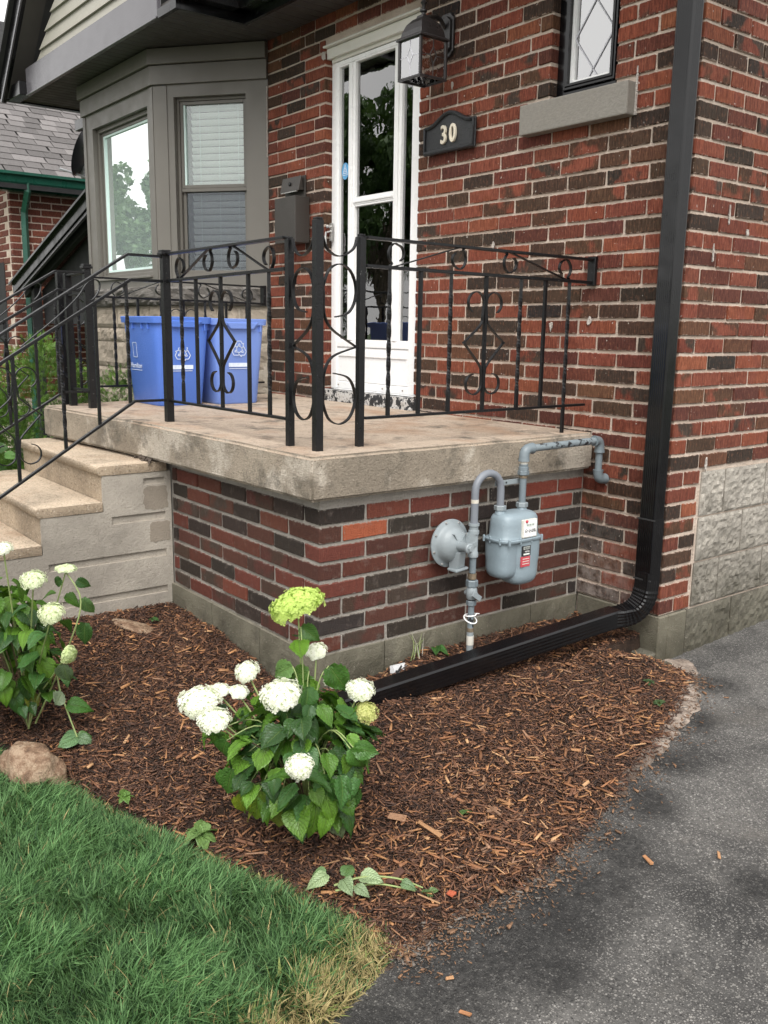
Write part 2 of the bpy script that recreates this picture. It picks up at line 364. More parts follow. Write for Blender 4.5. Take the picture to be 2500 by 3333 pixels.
def asphalt_mat():
    t = NT('old asphalt'); big = t.noise(1.5, 7, .68); f = t.noise(300, 3, .7); base = t.mix(t.rng(big, .38, .60), (.038, .037, .036), (.165, .158, .148)); c = base
    hgt = f
    for sc, thr, rad, ca, cb, st in ((230, .45, .55, (.022, .022, .022), (.42, .40, .37), .95), (150, .70, .50, (.03, .03, .03), (.48, .46, .43), .95), (100, .88, .45, (.12, .115, .11), (.40, .38, .35), .9)):
        vec = t.mapv((1, 1, 1), (sc*.01, 0, 0)); dn = t.n('ShaderNodeMix', data_type='VECTOR'); dn.inputs[0].default_value = .004
        nz = t.n('ShaderNodeTexNoise'); nz.inputs['Scale'].default_value = sc*1.3; t.L(vec, nz.inputs['Vector']); t.L(vec, dn.inputs[4]); t.L(nz.outputs['Color'], dn.inputs[5])
        v = t.voro(sc, vec=dn.outputs[1]); vc = t.voro(sc, out='Color', vec=dn.outputs[1]); sp = t.n('ShaderNodeSeparateColor'); t.L(vc, sp.inputs[0])
        mk = t.math('MULTIPLY', t.rng(sp.outputs[0], thr, thr+.03), t.rng(v, rad, rad-.12, 0, st)); c = t.mix(t.math('MULTIPLY', mk, t.rng(big, .30, .55, .35, 1)), c, t.mix(sp.outputs[1], ca, cb)); hgt = t.math('ADD', hgt, t.math('MULTIPLY', mk, .6))
    c = t.mix(t.rng(t.noise(1.7, 8, .75, t.mapv((1, 1, 1), (4, 2, 0))), .56, .70, 0, .6), c, (.012, .012, .012)); c = t.mix(t.rng(t.noise(60, 5, .8), .5, .68, 0, .55), c, (.012, .012, .012))
    c = t.mix(t.rng(t.noise(2.7, 6, .72, t.mapv((1, 1, 1), (7, 1, 0))), .56, .7, 0, .4), c, (.17, .152, .13))
    acc = None
    for (sx_, sy_, rad) in ((1.22, .02, .13), (1.23, -.12, .13), (1.24, -.26, .14), (1.25, -.40, .14), (1.27, -.54, .14), (1.28, -.68, .13), (1.17, .22, .11), (1.08, .48, .09), (.98, .75, .08), (.86, 1.08, .08), (.72, 1.42, .09), (1.38, -.30, .09), (1.50, .35, .07), (1.42, -.62, .08)):
        o = t.n('ShaderNodeVectorMath', operation='DISTANCE'); t.L(t.pos(), o.inputs[0]); o.inputs[1].default_value = (sx_, sy_, -.264+.04*sy_)
        q = t.math('DIVIDE', o.outputs['Value'], rad); acc = q if acc is None else t.math('MINIMUM', acc, q)
    st_ = t.math('ADD', acc, t.math('MULTIPLY', t.math('SUBTRACT', t.noise(9, 8, .8), .5), 2.2))
    c = t.mix(t.math('MULTIPLY', t.rng(st_, 1.55, .5, 0, .88), t.rng(t.noise(55, 5, .85), .35, .58, .45, 1)), c, (.0095, .0095, .0095))
    return t.fin(c, t.rng(big, .35, .65, .55, .85), t.bump(hgt, .006), spec=.4)
def t_(x): return x
M['asphalt'] = asphalt_mat()
def soil_mat(name, a, b, c3=(.30, .25, .2), f=.3):
    t = NT(name); c = t.mix(t.rng(t.noise(14, 6, .7), .35, .65), a, b); c = t.mix(t.rng(t.noise(160, 3, .7), .62, .72, 0, f), c, c3)
    return t.fin(c, .9, t.bump(t.noise(90, 5, .75), .02), spec=.3)
M['bedsoil'] = soil_mat('dark bed soil', (.022, .013, .009), (.055, .032, .020), (.13, .07, .035))
def edge_mat():
    t = NT('sandy edge soil'); sx = t.n('ShaderNodeSeparateXYZ'); t.L(t.pos(), sx.inputs[0]); far = t.rng(t.math('ADD', sx.outputs[1], t.math('MULTIPLY', t.noise(6, 5, .7), .5)), .75, 1.15)
    c = t.mix(t.rng(t.noise(14, 6, .7), .35, .65), (.055, .038, .030), (.15, .112, .088)); c = t.mix(far, c, t.mix(t.rng(t.noise(20, 6, .75), .38, .60), (.20, .155, .125), (.50, .41, .34)))
    c = t.mix(t.rng(t.noise(160, 3, .7), .62, .72, 0, .5), c, (.35, .31, .27)); return t.fin(c, .9, t.bump(t.noise(90, 5, .75), .02), spec=.3)
M['edgesoil'] = edge_mat()
M['lawnsoil'] = soil_mat('lawn soil', (.016, .022, .008), (.035, .04, .015))
def grassland():
    t = NT('distant grass'); return t.fin(t.mix(t.noise(3, 6, .7), (.03, .06, .015), (.06, .10, .03)), .9)
M['far'] = grassland()
def attr_mat(name, rough=.7, bumpd=.002, spec=.3, trans=0, sc=(200, 200, 200), attr=True, grain=.4):
    t = NT(name)
    if attr: a = t.n('ShaderNodeAttribute', attribute_name='tint').outputs['Color']
    else: a = t.n('ShaderNodeObjectInfo').outputs['Color']
    n = t.noise(1, 4, .7, t.mapv(sc))
    c = t.mix(t.math('MULTIPLY', t.rng(n, .4, .7), grain), a, t.mix(1, a, (.45, .4, .35), 'MULTIPLY'))
    t.fin(c, rough, t.bump(n, bumpd), spec=spec)
    if trans:
        tl = t.n('ShaderNodeBsdfTranslucent'); t.setv(tl.inputs[0], t.mix(.5, c, (.12, .22, .02)))
        mx = t.n('ShaderNodeMixShader'); mx.inputs[0].default_value = trans
        t.L(t.b.outputs[0], mx.inputs[1]); t.L(tl.outputs[0], mx.inputs[2]); t.L(mx.outputs[0], t.out.inputs[0])
    return t.m
M['mulch'] = attr_mat('mulch chips', .62, .002, .45)
M['chip'] = attr_mat('loose wood chip', .7, .002, .3, attr=False)
M['grass'] = attr_mat('grass blades', .6, 0.0001, .22, .25, grain=.1)
M['shingle'] = attr_mat('asphalt shingle', .9, .004, .2, attr=False, sc=(60, 60, 60), grain=.35)
M['cedar'] = attr_mat('cedar sprays', .55, .0002, .4, .25, grain=.15)
M['treeleaf'] = attr_mat('tree leaves', .5, .0002, .4, .25, grain=.15)
def leaf_mat():
    t = NT('hydrangea leaf'); uv = t.n('ShaderNodeUVMap').outputs[0]; s = t.n('ShaderNodeSeparateXYZ'); t.L(uv, s.inputs[0])
    oi = t.n('ShaderNodeObjectInfo'); base = oi.outputs['Color']
    au = t.math('ABSOLUTE', t.math('SUBTRACT', s.outputs[0], .5))
    mid = t.rng(au, .012, .03, 1, 0)
    ph = t.math('FRACT', t.math('MULTIPLY', t.math('SUBTRACT', s.outputs[1], t.math('MULTIPLY', au, .75)), 8.5))
    vein = t.rng(t.math('ABSOLUTE', t.math('SUBTRACT', ph, .5)), .05, .12, 1, 0)
    vv = t.math('MAXIMUM', mid, t.math('MULTIPLY', vein, .55))
    n = t.noise(60, 4, .6)
    c = t.mix(t.rng(n, .35, .7, 0, .45), base, t.mix(1, base, (.55, .62, .6), 'MULTIPLY'))
    c = t.mix(t.math('MULTIPLY', vv, .55), c, t.mix(.5, c, (.30, .42, .12)))
    c = t.mix(t.rng(t.noise(26, 3, .7), .70, .74, 0, .6), c, (.13, .10, .02))
    t.fin(c, .36, t.bump(t.math('ADD', t.math('MULTIPLY', vv, -1.0), t.math('MULTIPLY', t.noise(160, 2), .4)), .005), spec=.45)
    tl = t.n('ShaderNodeBsdfTranslucent'); t.setv(tl.inputs[0], t.mix(.5, c, (.16, .30, .02)))
    mx = t.n('ShaderNodeMixShader'); mx.inputs[0].default_value = .28
    t.L(t.b.outputs[0], mx.inputs[1]); t.L(tl.outputs[0], mx.inputs[2]); t.L(mx.outputs[0], t.out.inputs[0]); return t.m
M['leaf'] = leaf_mat()
M['stem'] = painted('pale green stem', (.24, .30, .11), .6, .15)
M['twig'] = painted('brown twig', (.12, .085, .05), .8, .3)
M['bark'] = painted('tree bark', (.09, .07, .055), .9, .3, bump=.004, scale=12)
def petal_mat(core=False):
    t = NT('hydrangea petals'); a = t.n('ShaderNodeObjectInfo').outputs['Color']; a = t.mix(t.rng(t.noise(45, 3, .6), .3, .7, 0, .35), a, t.mix(1, a, (.80, .88, .62), 'MULTIPLY'))
    if core: a = t.mix(1, a, (.66, .74, .52), 'MULTIPLY')  # core colour darkened to imitate shade between the florets
    t.fin(a, .6, spec=.3); tl = t.n('ShaderNodeBsdfTranslucent'); t.setv(tl.inputs[0], a)
    mx = t.n('ShaderNodeMixShader'); mx.inputs[0].default_value = .35
    t.L(t.b.outputs[0], mx.inputs[1]); t.L(tl.outputs[0], mx.inputs[2]); t.L(mx.outputs[0], t.out.inputs[0]); return t.m
M['petal'] = petal_mat(); M['petal_core'] = petal_mat(True)
def rock_mat():
    t = NT('fieldstone'); c = t.ramp(t.noise(16, 7, .78), [(.30, (.06, .035, .022)), (.45, (.19, .115, .07)), (.58, (.34, .25, .17)), (.66, (.16, .10, .07)), (.8, (.45, .38, .32))])
    return t.fin(c, .6, t.bump(t.noise(30, 6, .7), .015), spec=.4)
M['rock'] = rock_mat()

# ------------------------------------------------------------------ ground shape
D = 1.405                      # front wall plane of the house
def r_(y): return -.264+.04*max(-14, min(y, 14))
BED = [(-1.25,1.45),(.10,1.45),(.30,1.42),(.50,1.40),(.60,1.38),(.70,1.17),(.83,.868),(.93,.534),(1.02,.275),(1.07,.044),(1.10,-.098),(1.09,-.243),(1.09,-.40),
       (1.10,-.53),(1.056,-.522),(.946,-.552),(.788,-.594),(.622,-.654),(.434,-.705),(.083,-.806),(-.305,-.90),(-.508,-.974),(-1.25,-1.15)]
LAWN = [(-9,-1.75),(-1.25,-1.15),(-.508,-.974),(-.305,-.90),(.083,-.806),(.434,-.705),(.622,-.654),(.788,-.594),(.946,-.552),(1.056,-.522),
        (1.11,-.545),(1.14,-.62),(1.16,-.69),(1.18,-.78),(1.22,-1.1),(1.27,-1.6),(1.3,-9),(-9,-9)]
def sdist(P, poly):            # signed distance (inside positive) for arrays of points
    P = np.asarray(P, float); x, y = P[:, 0], P[:, 1]; n = len(poly); d = np.full(len(P), 1e9); ins = np.zeros(len(P), bool)
    for i in range(n):
        x0, y0 = poly[i]; x1, y1 = poly[(i+1) % n]; dx, dy = x1-x0, y1-y0
        t = np.clip(((x-x0)*dx+(y-y0)*dy)/(dx*dx+dy*dy), 0, 1); d = np.minimum(d, np.hypot(x-x0-t*dx, y-y0-t*dy))
        c = ((y0 > y) != (y1 > y)) & (x < (x1-x0)*(y-y0)/((y1-y0) if y1 != y0 else 1e-9)+x0); ins ^= c
    return np.where(ins, d, -d)
def sm(a, b, x): t = np.clip((x-a)/(b-a), 0, 1); return t*t*(3-2*t)
def bed_z(P):
    P = np.asarray(P, float); x, y = P[:, 0], P[:, 1]
    rr = -.264+.04*y
    dx = np.maximum(x, 0); dy = np.maximum(-y, 0)
    dw = np.where((x <= 0) & (y >= 0), 0, np.hypot(dx, dy)); dw = np.minimum(dw, np.abs(D-y)+.0)
    dw = np.where(x < -1.1, 0, np.minimum(dw, np.maximum(x+1.17, 0)))
    wall = -.095-.075*np.exp(-((x+.25)**2+(y+.02)**2)/.18)
    s = sdist(P, BED); k = 1-sm(0, .95, dw)
    k = k*sm(-.02, .34, np.where(x > .35, s, 1.0))
    z = (rr+.018)*(1-k)+wall*k
    z = np.maximum(z, rr+.012)
    bumps = .010*np.sin(7*x+3*y)+.008*np.sin(13*y-5*x+1)+.006*np.sin(23*x+17*y)
    z = z+bumps*sm(0, .15, s)
    return np.where(s > 0, z-.006*(1-sm(0, .07, s)), rr+.006+.45*s)
def lawn_z(P):
    P = np.asarray(P, float); s = sdist(P, LAWN); rr = -.264+.04*np.maximum(P[:, 1], -14)
    return np.where(s > 0, rr+.004+.022*sm(0, .1, s), rr+.004+.5*s)
def grid_sheet(name, x0, x1, y0, y1, st, zf, mt, drop=None):
    xs = np.arange(x0, x1+st*.5, st); ys = np.arange(y0, y1+st*.5, st); X, Y = np.meshgrid(xs, ys)
    P = np.stack([X.ravel(), Y.ravel()], 1); Z = zf(P); nx, ny = len(xs), len(ys)
    vs = np.column_stack([P, Z]); i = np.arange(nx*ny).reshape(ny, nx)
    F = np.stack([i[:-1, :-1].ravel(), i[:-1, 1:].ravel(), i[1:, 1:].ravel(), i[1:, :-1].ravel()], 1)
    if drop is not None: F = F[~np.all(drop(P)[F], axis=1)]
    me = bpy.data.meshes.new(name); me.from_pydata(vs.tolist(), [], F.tolist()); me.materials.append(mt)
    me.polygons.foreach_set('use_smooth', [True]*len(me.polygons))
    return tag(link(name, me), kind='structure')
tb = MB(); tb.add([(-250,-250,-.95),(250,-250,-.95),(250,250,-.95),(-250,250,-.95)], [(0,1,2,3)])
tag(tb.build('ground', M['far']), kind='structure')
tag(grid_sheet('driveway', -1.4, 9, -14, 14, .25, lambda P: -.264+.04*P[:, 1], M['asphalt'], drop=lambda P: (P[:, 0] < .3) & (P[:, 1] > 1.7)))
st_ = MB(); st_.box(-60, 60, -26, -14.4, -1.2, -.86); tag(st_.build('street', M['asphalt']), kind='structure')
grid_sheet('mulch_bed', -1.3, 1.2, -1.25, 1.5, .016, bed_z, M['bedsoil'], drop=lambda P: sdist(P, BED) < -.07)
grid_sheet('lawn', -6, 1.35, -4.5, -.4, .05, lawn_z, M['lawnsoil'], drop=lambda P: sdist(P, LAWN) < -.09)
yd = MB(); yd.add([(-30,-8,-.62),(-1.35,-8,-.62),(-1.35,-1.2,-.31),(-1.35,2,-.2),(-2.6,12,-.2),(-30,12,-.2),(-30,-1.2,-.31)], [(0,1,2,6),(6,2,3,5),(5,3,4)])
tag(yd.build('front_yard', M['far']), kind='structure')
E2 = [(.25,1.43),(.50,1.56),(.62,1.46),(.80,1.19),(.90,.87),(.985,.53),(1.06,.275),(1.10,.044),(1.13,-.098),(1.12,-.243),(1.13,-.42),(1.15,-.60),(1.10,-.56),(1.03,-.35),(1.0,0),(.9,.4),(.7,.9),(.45,1.2)]
grid_sheet('soil_strip', .2, 1.25, -.75, 1.6, .010, lambda P: -.264+.04*P[:, 1]+.020*sm(-.03, .05, sdist(P, E2)+.014*np.sin(P[:,0]*31+2*np.sin(P[:,1]*17))*np.cos(P[:,1]*27)+.006*np.sin(P[:,0]*97)*np.sin(P[:,1]*83))-.012, M['edgesoil'], drop=lambda P: sdist(P, E2) < -.06)

# ------------------------------------------------------------------ bricks
def chamfer_box(name, l, d, h, c=.003, jit=.0015, seed=0, mt=None):
    # origin at the front lower corner; x 0..l, y 0..d (into the wall), z 0..h
    rr = random.Random(seed); bm = bmesh.new(); bmesh.ops.create_cube(bm, size=1)
    for v in bm.verts:
        v.co = Vector(((v.co.x+.5)*l, (v.co.y+.5)*d, (v.co.z+.5)*h))+Vector((rr.uniform(-jit, jit), rr.uniform(-jit, jit)*.7, rr.uniform(-jit, jit)))
    bmesh.ops.bevel(bm, geom=list(bm.edges), offset=c, segments=1, affect='EDGES')
    me = bpy.data.meshes.new(name); bm.to_mesh(me); bm.free()
    if mt: me.materials.append(mt)
    return me
PAL = [((0.234,0.064,0.036),.7),((0.270,0.077,0.040),.75),((0.207,0.057,0.034),.6),((0.234,0.069,0.042),.1),((0.158,0.045,0.030),.2),((0.047,0.033,0.024),.2),((0.041,0.030,0.024),.9),((0.077,0.044,0.028),.15),
       ((0.104,0.053,0.031),.8),((0.126,0.040,0.029),.3),((0.297,0.099,0.050),.1),((0.059,0.039,0.028),.3),((0.149,0.069,0.038),.2),((0.032,0.026,0.023),.1)]
PALW = [11,10,10,9,9,8,4,9,9,7,4,8,6,1]
PPAL = [((.130,.043,.028),.3),((.092,.036,.026),.1),((.040,.030,.024),.2),((.034,.027,.022),.1),((.135,.040,.028),.2),((.165,.047,.031),.1),((.07,.040,.029),.8),((.036,.030,.027),.1),((.098,.042,.030),.5)]
def pick(pal, wts=None, r=random):
    c, a = r.choices(pal, wts)[0]; k = r.uniform(.85, 1.15)
    return (c[0]*k, c[1]*k*r.uniform(.95, 1.06), c[2]*k, a)
def cut_runs(runs, holes):          # runs: (a,b) pieces; holes: (a,b) intervals to remove
    for h0, h1 in holes:
        out = []
        for a, b in runs:
            if b <= h0 or a >= h1: out.append((a, b)); continue
            if a < h0: out.append((a, h0))
            if b > h1: out.append((h1, b))
        runs = out
    runs = [list(r) for r in runs if r[1]-r[0] > .035]
    for h0, h1 in holes:
        for r in runs:
            if 0 < h0-r[1] < .05: r[1] = h0
            if 0 < r[0]-h1 < .05: r[0] = h1
    return [tuple(r) for r in runs]
CAMP = Vector((2.5695, -1.7310, 1.1552))
def in_view(p, mrg=1.12):
    d = Vector(p)-CAMP; z = d.dot(F_)
    return z > .1 and abs(d.dot(rt_)/z) < 1250/2958*mrg and abs(d.dot(up_)/z) < 1666/2958*mrg
def lay_bricks(specs, parent, mt, mt_attr, limit=300, bh=.0565, seed=1):
    # specs: (facing, a0, a1, plane, z0, depth, colour); facing 'y' faces -Y, 'x' faces +X
    meshes = [chamfer_box('brick', 1, 1, 1, .0, 0, s) for s in range(1)]
    rr = random.Random(seed)
    def area(sp):
        f, a0, a1, pl, z0, dep, c = sp[:7]
        p = Vector(((a0+a1)/2, pl, z0+.03)) if f == 'y' else Vector((pl, (a0+a1)/2, z0+.03))
        v = CAMP-p; n = Vector((0, -1, 0)) if f == 'y' else Vector((1, 0, 0))
        return (a1-a0)*abs(v.normalized().dot(n))/v.length_squared*(1 if in_view(p) else .001)
    specs = sorted(specs, key=area, reverse=True)
    cache = {}
    def mesh_for(l, dep, v):
        key = (round(l, 2), round(dep, 2), v)
        if key not in cache: cache[key] = (chamfer_box('brick', l, dep, bh, .0034, .0024, hash(key) % 9999, mt), l)
        return cache[key]
    jv, jf, jc = [], [], []
    for i, sp in enumerate(specs):
        f, a0, a1, pl, z0, dep, c = sp[:7]; l = a1-a0; out = rr.uniform(-.002, .0022); v = rr.randrange(4)
        if i < limit:
            me, l0 = mesh_for(l, dep, v); o = bpy.data.objects.new('brick', me); col.objects.link(o); o.parent = parent
            sc = Vector((l/l0, 1, 1))
            if f == 'y': o.location = (a0, pl-out, z0); o.scale = sc
            else: o.location = (pl+out, a0, z0); o.rotation_euler = (rr.uniform(-.006, .006), 0, R(90)); o.scale = sc
            if f == 'y': o.rotation_euler = (0, rr.uniform(-.005, .005), rr.uniform(-.006, .006))
            o.color = c
        else:
            me, l0 = mesh_for(l, dep, v); b = len(jv)
            for q in me.vertices:
                x, y, z = q.co.x*l/l0, q.co.y, q.co.z
                jv.append((a0+x, pl-out+y, z0+z) if f == 'y' else (pl+out-y, a0+x, z0+z)); jc.append(c)
            jf += [tuple(k+b for k in p.vertices) for p in me.polygons]
    if jf:
        me = bpy.data.meshes.new('brick_remainder'); me.from_pydata(jv, [], jf); me.materials.append(mt_attr)
        at = me.attributes.new('tint', 'FLOAT_COLOR', 'POINT'); at.data.foreach_set('color', np.array(jc, dtype=np.float32).ravel())
        o = link('brick_remainder', me); o.parent = parent; tag(o, kind='stuff')

house = thing('brick_house', 'red and dark brown brick house numbered 30 with grey bay window and white storm door', 'house', (0, D, 0))
Q = .0671; L = .2061; J = .0105
DX0, DX1, DZ0, DZ1 = -2.035, -1.19, .735, 2.715         # door opening
WX0, WX1, WZ0 = -.318, .034, 2.02                        # leaded window opening (up beyond the frame)
wall = MB()
def wbox(x0, x1, z0, z1): wall.box(x0, x1, D+.007, D+.16, z0, z1)
wbox(-2.70, DX0-.004, 0, 3.3); wbox(DX0-.004, DX1+.004, DZ1+.004, 3.3); wbox(DX0-.004, DX1+.004, 0, DZ0)
wbox(DX1+.004, WX0-.004, 0, 3.3); wbox(WX0-.004, WX1+.004, 0, WZ0); wbox(WX1+.004, .427, 0, 3.3)
fw = wall.build('front_wall', M['mortar'], house)
sw = MB().box(.30, .426, D+.0075, 6.5, 0, 3.3).build('side_wall', M['mortar'], house)
rr = random.Random(5)
fs, ss = [], []
for k in range(0, 47):
    z0 = k*Q+.0053; edge = .433-(L if k % 2 == 0 else L/2); x = edge
    dep_corner = .0965
    jog = rr.uniform(-.006, .006)
    runs = []
    while x > -2.72:
        ln = L
        if rr.random() < .05: ln = L/2 if rr.random() < .5 else L*.75
        runs.append((x-ln+J/2+jog, x-J/2+jog)); x -= ln
    runs[0] = (runs[0][0], edge-J/2)
    holes = [(-9, -2.665)]
    if z0+.05 > DZ0 and z0 < DZ1-.01: holes.append((DX0, DX1))
    if z0+.05 > WZ0+.1: holes.append((WX0, WX1))
    if 1.99 < z0+.02 < 2.12: holes.append((-.447, .143))
    if z0 < .66: holes.append((-9, -.012))
    runs = cut_runs(runs, holes)
    for a, b in runs:
        fs.append(('y', a, b, D, z0, .062, pick(PAL, PALW, rr)))
    # quoin brick shows on both faces
    fs.append(('y', edge+J/2, .433, D, z0, dep_corner if k % 2 == 0 else .1955, pick(PAL, PALW, rr)))
    y = D+(.0965 if k % 2 == 0 else .1955)+J
    yend = 1.613 if z0 < .58 else 4.7
    while y < yend:
        y1 = min(y+L-J, yend)
        if y1-y > .02: ss.append(('x', y, y1, .433, z0, .062, pick(PAL, PALW, rr)))
        y += L
lay_bricks(fs, fw, M['brick'], M['brick_a'], 300, seed=2)
lay_bricks(ss, sw, M['brick'], M['brick_a'], 200, seed=3)

# --- rough faced blocks: displaced front grid
def rough_block(name, mt, parent, o, ux, uz, nrm, depth, rough=.012, nu=8, nv=5, seed=0, edge=.010, base=0, fq=1.0):
    o, ux, uz, nrm = map(Vector, (o, ux, uz, nrm)); rs = Vector((seed*3.1, seed*1.7, seed*.9)); vs = []; fs = []
    for j in range(nv+1):
        for i in range(nu+1):
            u, v = i/nu, j/nv; e = min(1, min(u, 1-u)*ux.length/edge, min(v, 1-v)*uz.length/edge) if edge else 1
            p = o+ux*u+uz*v
            h = (mnoise.fractal(p*14*fq+rs, .7, 2.2, 4)+.35)*rough*e+base*e
            vs.append(p+nrm*h)
    n = (nu+1)
    for j in range(nv):
        for i in range(nu): fs.append((j*n+i, j*n+i+1, (j+1)*n+i+1, (j+1)*n+i))
    b = len(vs); cs = [o, o+ux, o+ux+uz, o+uz]; vs += [c-nrm*depth for c in cs]
    bot = [i for i in range(n)]; top = [nv*n+i for i in range(n)]; lf = [j*n for j in range(nv+1)]; rt = [j*n+nu for j in range(nv+1)]
    fs += [tuple(bot)+(b+1, b), tuple(top[::-1])+(b+3, b+2), tuple(lf[::-1])+(b, b+3), tuple(rt)+(b+2, b+1)]
    me = bpy.data.meshes.new(name); me.from_pydata([tuple(v) for v in vs], [], fs)
    bm = bmesh.new(); bm.from_mesh(me); bmesh.ops.recalc_face_normals(bm, faces=bm.faces); bm.to_mesh(me); bm.free()
    me.materials.append(mt); return link(name, me, parent)
fd = MB(); fd.box(.30, .428, 1.621, 6.5, -.5, .588); fd.box(-.02, .424, D+.02, 1.7, -.5, -.004)
fdo = fd.build('foundation', M['mortar'], house)
k = 0
for (z0, z1, js) in [(.400, .588, [1.628, 1.807, 2.135, 2.47, 2.8, 3.1, 3.45, 3.8, 4.1, 4.45, 4.8]), (.203, .392, [1.63, 1.972, 2.31, 2.65, 3.0, 3.35, 3.7, 4.05, 4.4, 4.75]), (.004, .195, [1.625, 1.815, 2.17, 2.5, 2.85, 3.2, 3.55, 3.9, 4.25, 4.6]), (-.30, -.006, [1.60, 1.945, 2.30, 2.64, 2.99, 3.3, 3.65, 4.0, 4.35, 4.7])]:
    for a, b in zip(js[:-1], js[1:]):
        k += 1; rough_block('foundation_block', M['block'] if z0 > -.1 else M['block_moss'], fdo, (.434, a+.004, z0), (0, b-a-.008, 0), (0, 0, z1-z0), (1, 0, 0), .03, .010, 26, 16, k, .010, .002, 3.2)
# plain concrete under the bricks at the corner
bk = MB(); bk.box(.002, .440, D-.004, D+.06, -.32, -.003); bk.box(.34, .4405, D+.061, 1.594, -.32, -.003)
bk.build('footing', M['found'], house, bev=.004)
def chunk(c, sc_, seed, rz):
    bm = bmesh.new(); bmesh.ops.create_icosphere(bm, subdivisions=3, radius=1)
    for v in bm.verts:
        h_ = mnoise.fractal(v.co*1.3+Vector((seed, 0, 0)), .8, 2.1, 4); v.co = Vector((max(-.8, min(.8, v.co.x*1.1))*sc_[0], max(-.8, min(.8, v.co.y*1.1))*sc_[1], max(-.6, min(.6, v.co.z))*sc_[2]))*(1+.22*h_)
    me = bpy.data.meshes.new('footing_chunk'); bm.to_mesh(me); bm.free(); me.materials.append(M['block_moss'])
    me.transform(Matrix.Translation(c) @ Matrix.Rotation(rz, 4, 'Z') @ Matrix.Rotation(.12, 4, 'X')); link('footing_chunk', me, house)
chunk((.33, 1.385, -.20), (.13, .06, .075), 2, .1); chunk((.45, 1.385, -.235), (.09, .07, .06), 7, .7); chunk((.22, 1.36, -.19), (.08, .06, .045), 11, -.3)
# white caulk and lime marks on the brickwork
cm = MB()
def blob(p, ax, az, n, sx, sz, seed):
    rs = random.Random(seed); c = Vector(p); ring = []
    for i in range(11):
        t = 2*math.pi*i/11; k_ = rs.uniform(.55, 1.1); ring.append(c+Vector(ax)*math.cos(t)*sx*k_+Vector(az)*math.sin(t)*sz*k_)
    cm.prism(ring, (0, 0, 0), Vector(n)*.0045)
for (x, z, a, b) in [(-.62, 1.545, .011, .02), (-2.07, 1.60, .022, .045), (-2.055, 1.45, .02, .03), (-.02, 1.20, .012, .02), (.40, 1.27, .006, .02), (-2.04, 2.66, .02, .03), (-.235, 1.18, .012, .028), (-1.0, 2.36, .02, .006), (-.94, 2.31, .008, .02), (-1.12, 2.29, .012, .006)]:
    blob((x, D-.003, z), (1, 0, 0), (0, 0, 1), (0, -1, 0), a, b, int(x*1000))
for (y, z, a, b) in [(1.66, 1.62, .005, .045), (1.80, 1.56, .012, .016), (1.57, 1.46, .005, .04), (1.645, .62, .008, .035)]:
    blob((.436, y, z), (0, 1, 0), (0, 0, 1), (1, 0, 0), a, b, int(y*1000))
tag(cm.build('mortar_smear', M['caulk'], house), kind='stuff')
ck = MB()
for i in range(26): ck.bar((-2.664+random.uniform(-.003, .003), D-.006, .74+i*.026), (-2.664+random.uniform(-.003, .003), D-.006, .74+(i+1)*.026+.002), random.uniform(.007, .014), .008, (0, 1, 0))
for i in range(16): ck.bar((-2.664, D-.006, 2.2+i*.026), (-2.664+random.uniform(-.002, .002), D-.006, 2.2+(i+1)*.026), random.uniform(.003, .007), .006, (0, 1, 0))
for i in range(6): ck.bar((.146, D-.002, 2.0+i*.03), (.146, D-.002, 2.03+i*.03), random.uniform(.005, .01), .008, (0, 1, 0))
ck.build('caulk_bead', M['caulk'], house)

# ------------------------------------------------------------------ window sill, leaded window
MB().box(-.440, .141, D-.052, D+.10, 1.998, 2.124).build('window_sill', M['taupe_l'], house, bev=.006, segs=2)
wn = MB()
y0 = D+.045
wn.box(WX0, WX0+.045, y0, y0+.06, 2.126, 3.3); wn.box(WX1-.03, WX1, y0, y0+.06, 2.126, 3.3); wn.box(WX0+.045, WX1-.03, y0, y0+.06, 2.126, 2.165)
lw = wn.build('leaded_window', M['blackal'], house, bev=.003)
wn = MB(); x0, x1 = WX0+.047, WX1-.032
for i, e in enumerate((0, .012)):
    wn.box(x0+e, x0+e+.011, y0-.012-i*.006, y0+.02, 2.168+e, 3.3); wn.box(x1-e-.011, x1-e, y0-.012-i*.006, y0+.02, 2.168+e, 3.3); wn.box(x0+e+.0112, x1-e-.0112, y0-.012-i*.006, y0+.02, 2.168+e, 2.179+e)
wn.build('sash', M['blackal'], lw, bev=.0015)
gx0, gx1, gz0 = x0+.024, x1-.024, 2.192
MB().box(gx0-.004, gx0+.012, y0+.004, y0+.028, gz0, 3.3).box(gx1-.012, gx1+.004, y0+.004, y0+.028, gz0, 3.3).box(gx0+.0122, gx1-.0122, y0+.004, y0+.028, gz0-.002, gz0+.012).build('inner_trim', M['white'], lw)
MB().box(gx0, gx1, y0+.018, y0+.021, gz0, 3.3).build('pane', M['glass_w'], lw)
ld = MB(); cx = (gx0+gx1)/2; hw = (gx1-gx0)/2-.01; dz = .27
for i in range(-1, 5):
    zz = 2.10+i*dz
    for s in (-1, 1):
        a = V(cx-s*hw, y0+.015, zz); b = V(cx+s*hw, y0+.015, zz+dz)
        if b.z <= gz0: continue
        if a.z < gz0: a = a+(b-a)*((gz0-a.z)/(b.z-a.z))
        ld.bar(a, b, .0048, .003, (0, 1, 0))
ld.build('lead_came', M['lead'], lw)
def curtain(name, x0, x1, y, z0, z1, n, amp, mt, parent, axis='x'):
    vs = []; fs = []
    for i in range(n+1):
        t = i/n; yy = y+amp*math.sin(t*n*.9+math.sin(t*7))
        vs += [(x0+(x1-x0)*t, yy, z0), (x0+(x1-x0)*t, yy, z1)]
    fs = [(2*i, 2*i+2, 2*i+3, 2*i+1) for i in range(n)]
    return MB().add(vs, fs).build(name, mt, parent, smooth=True)
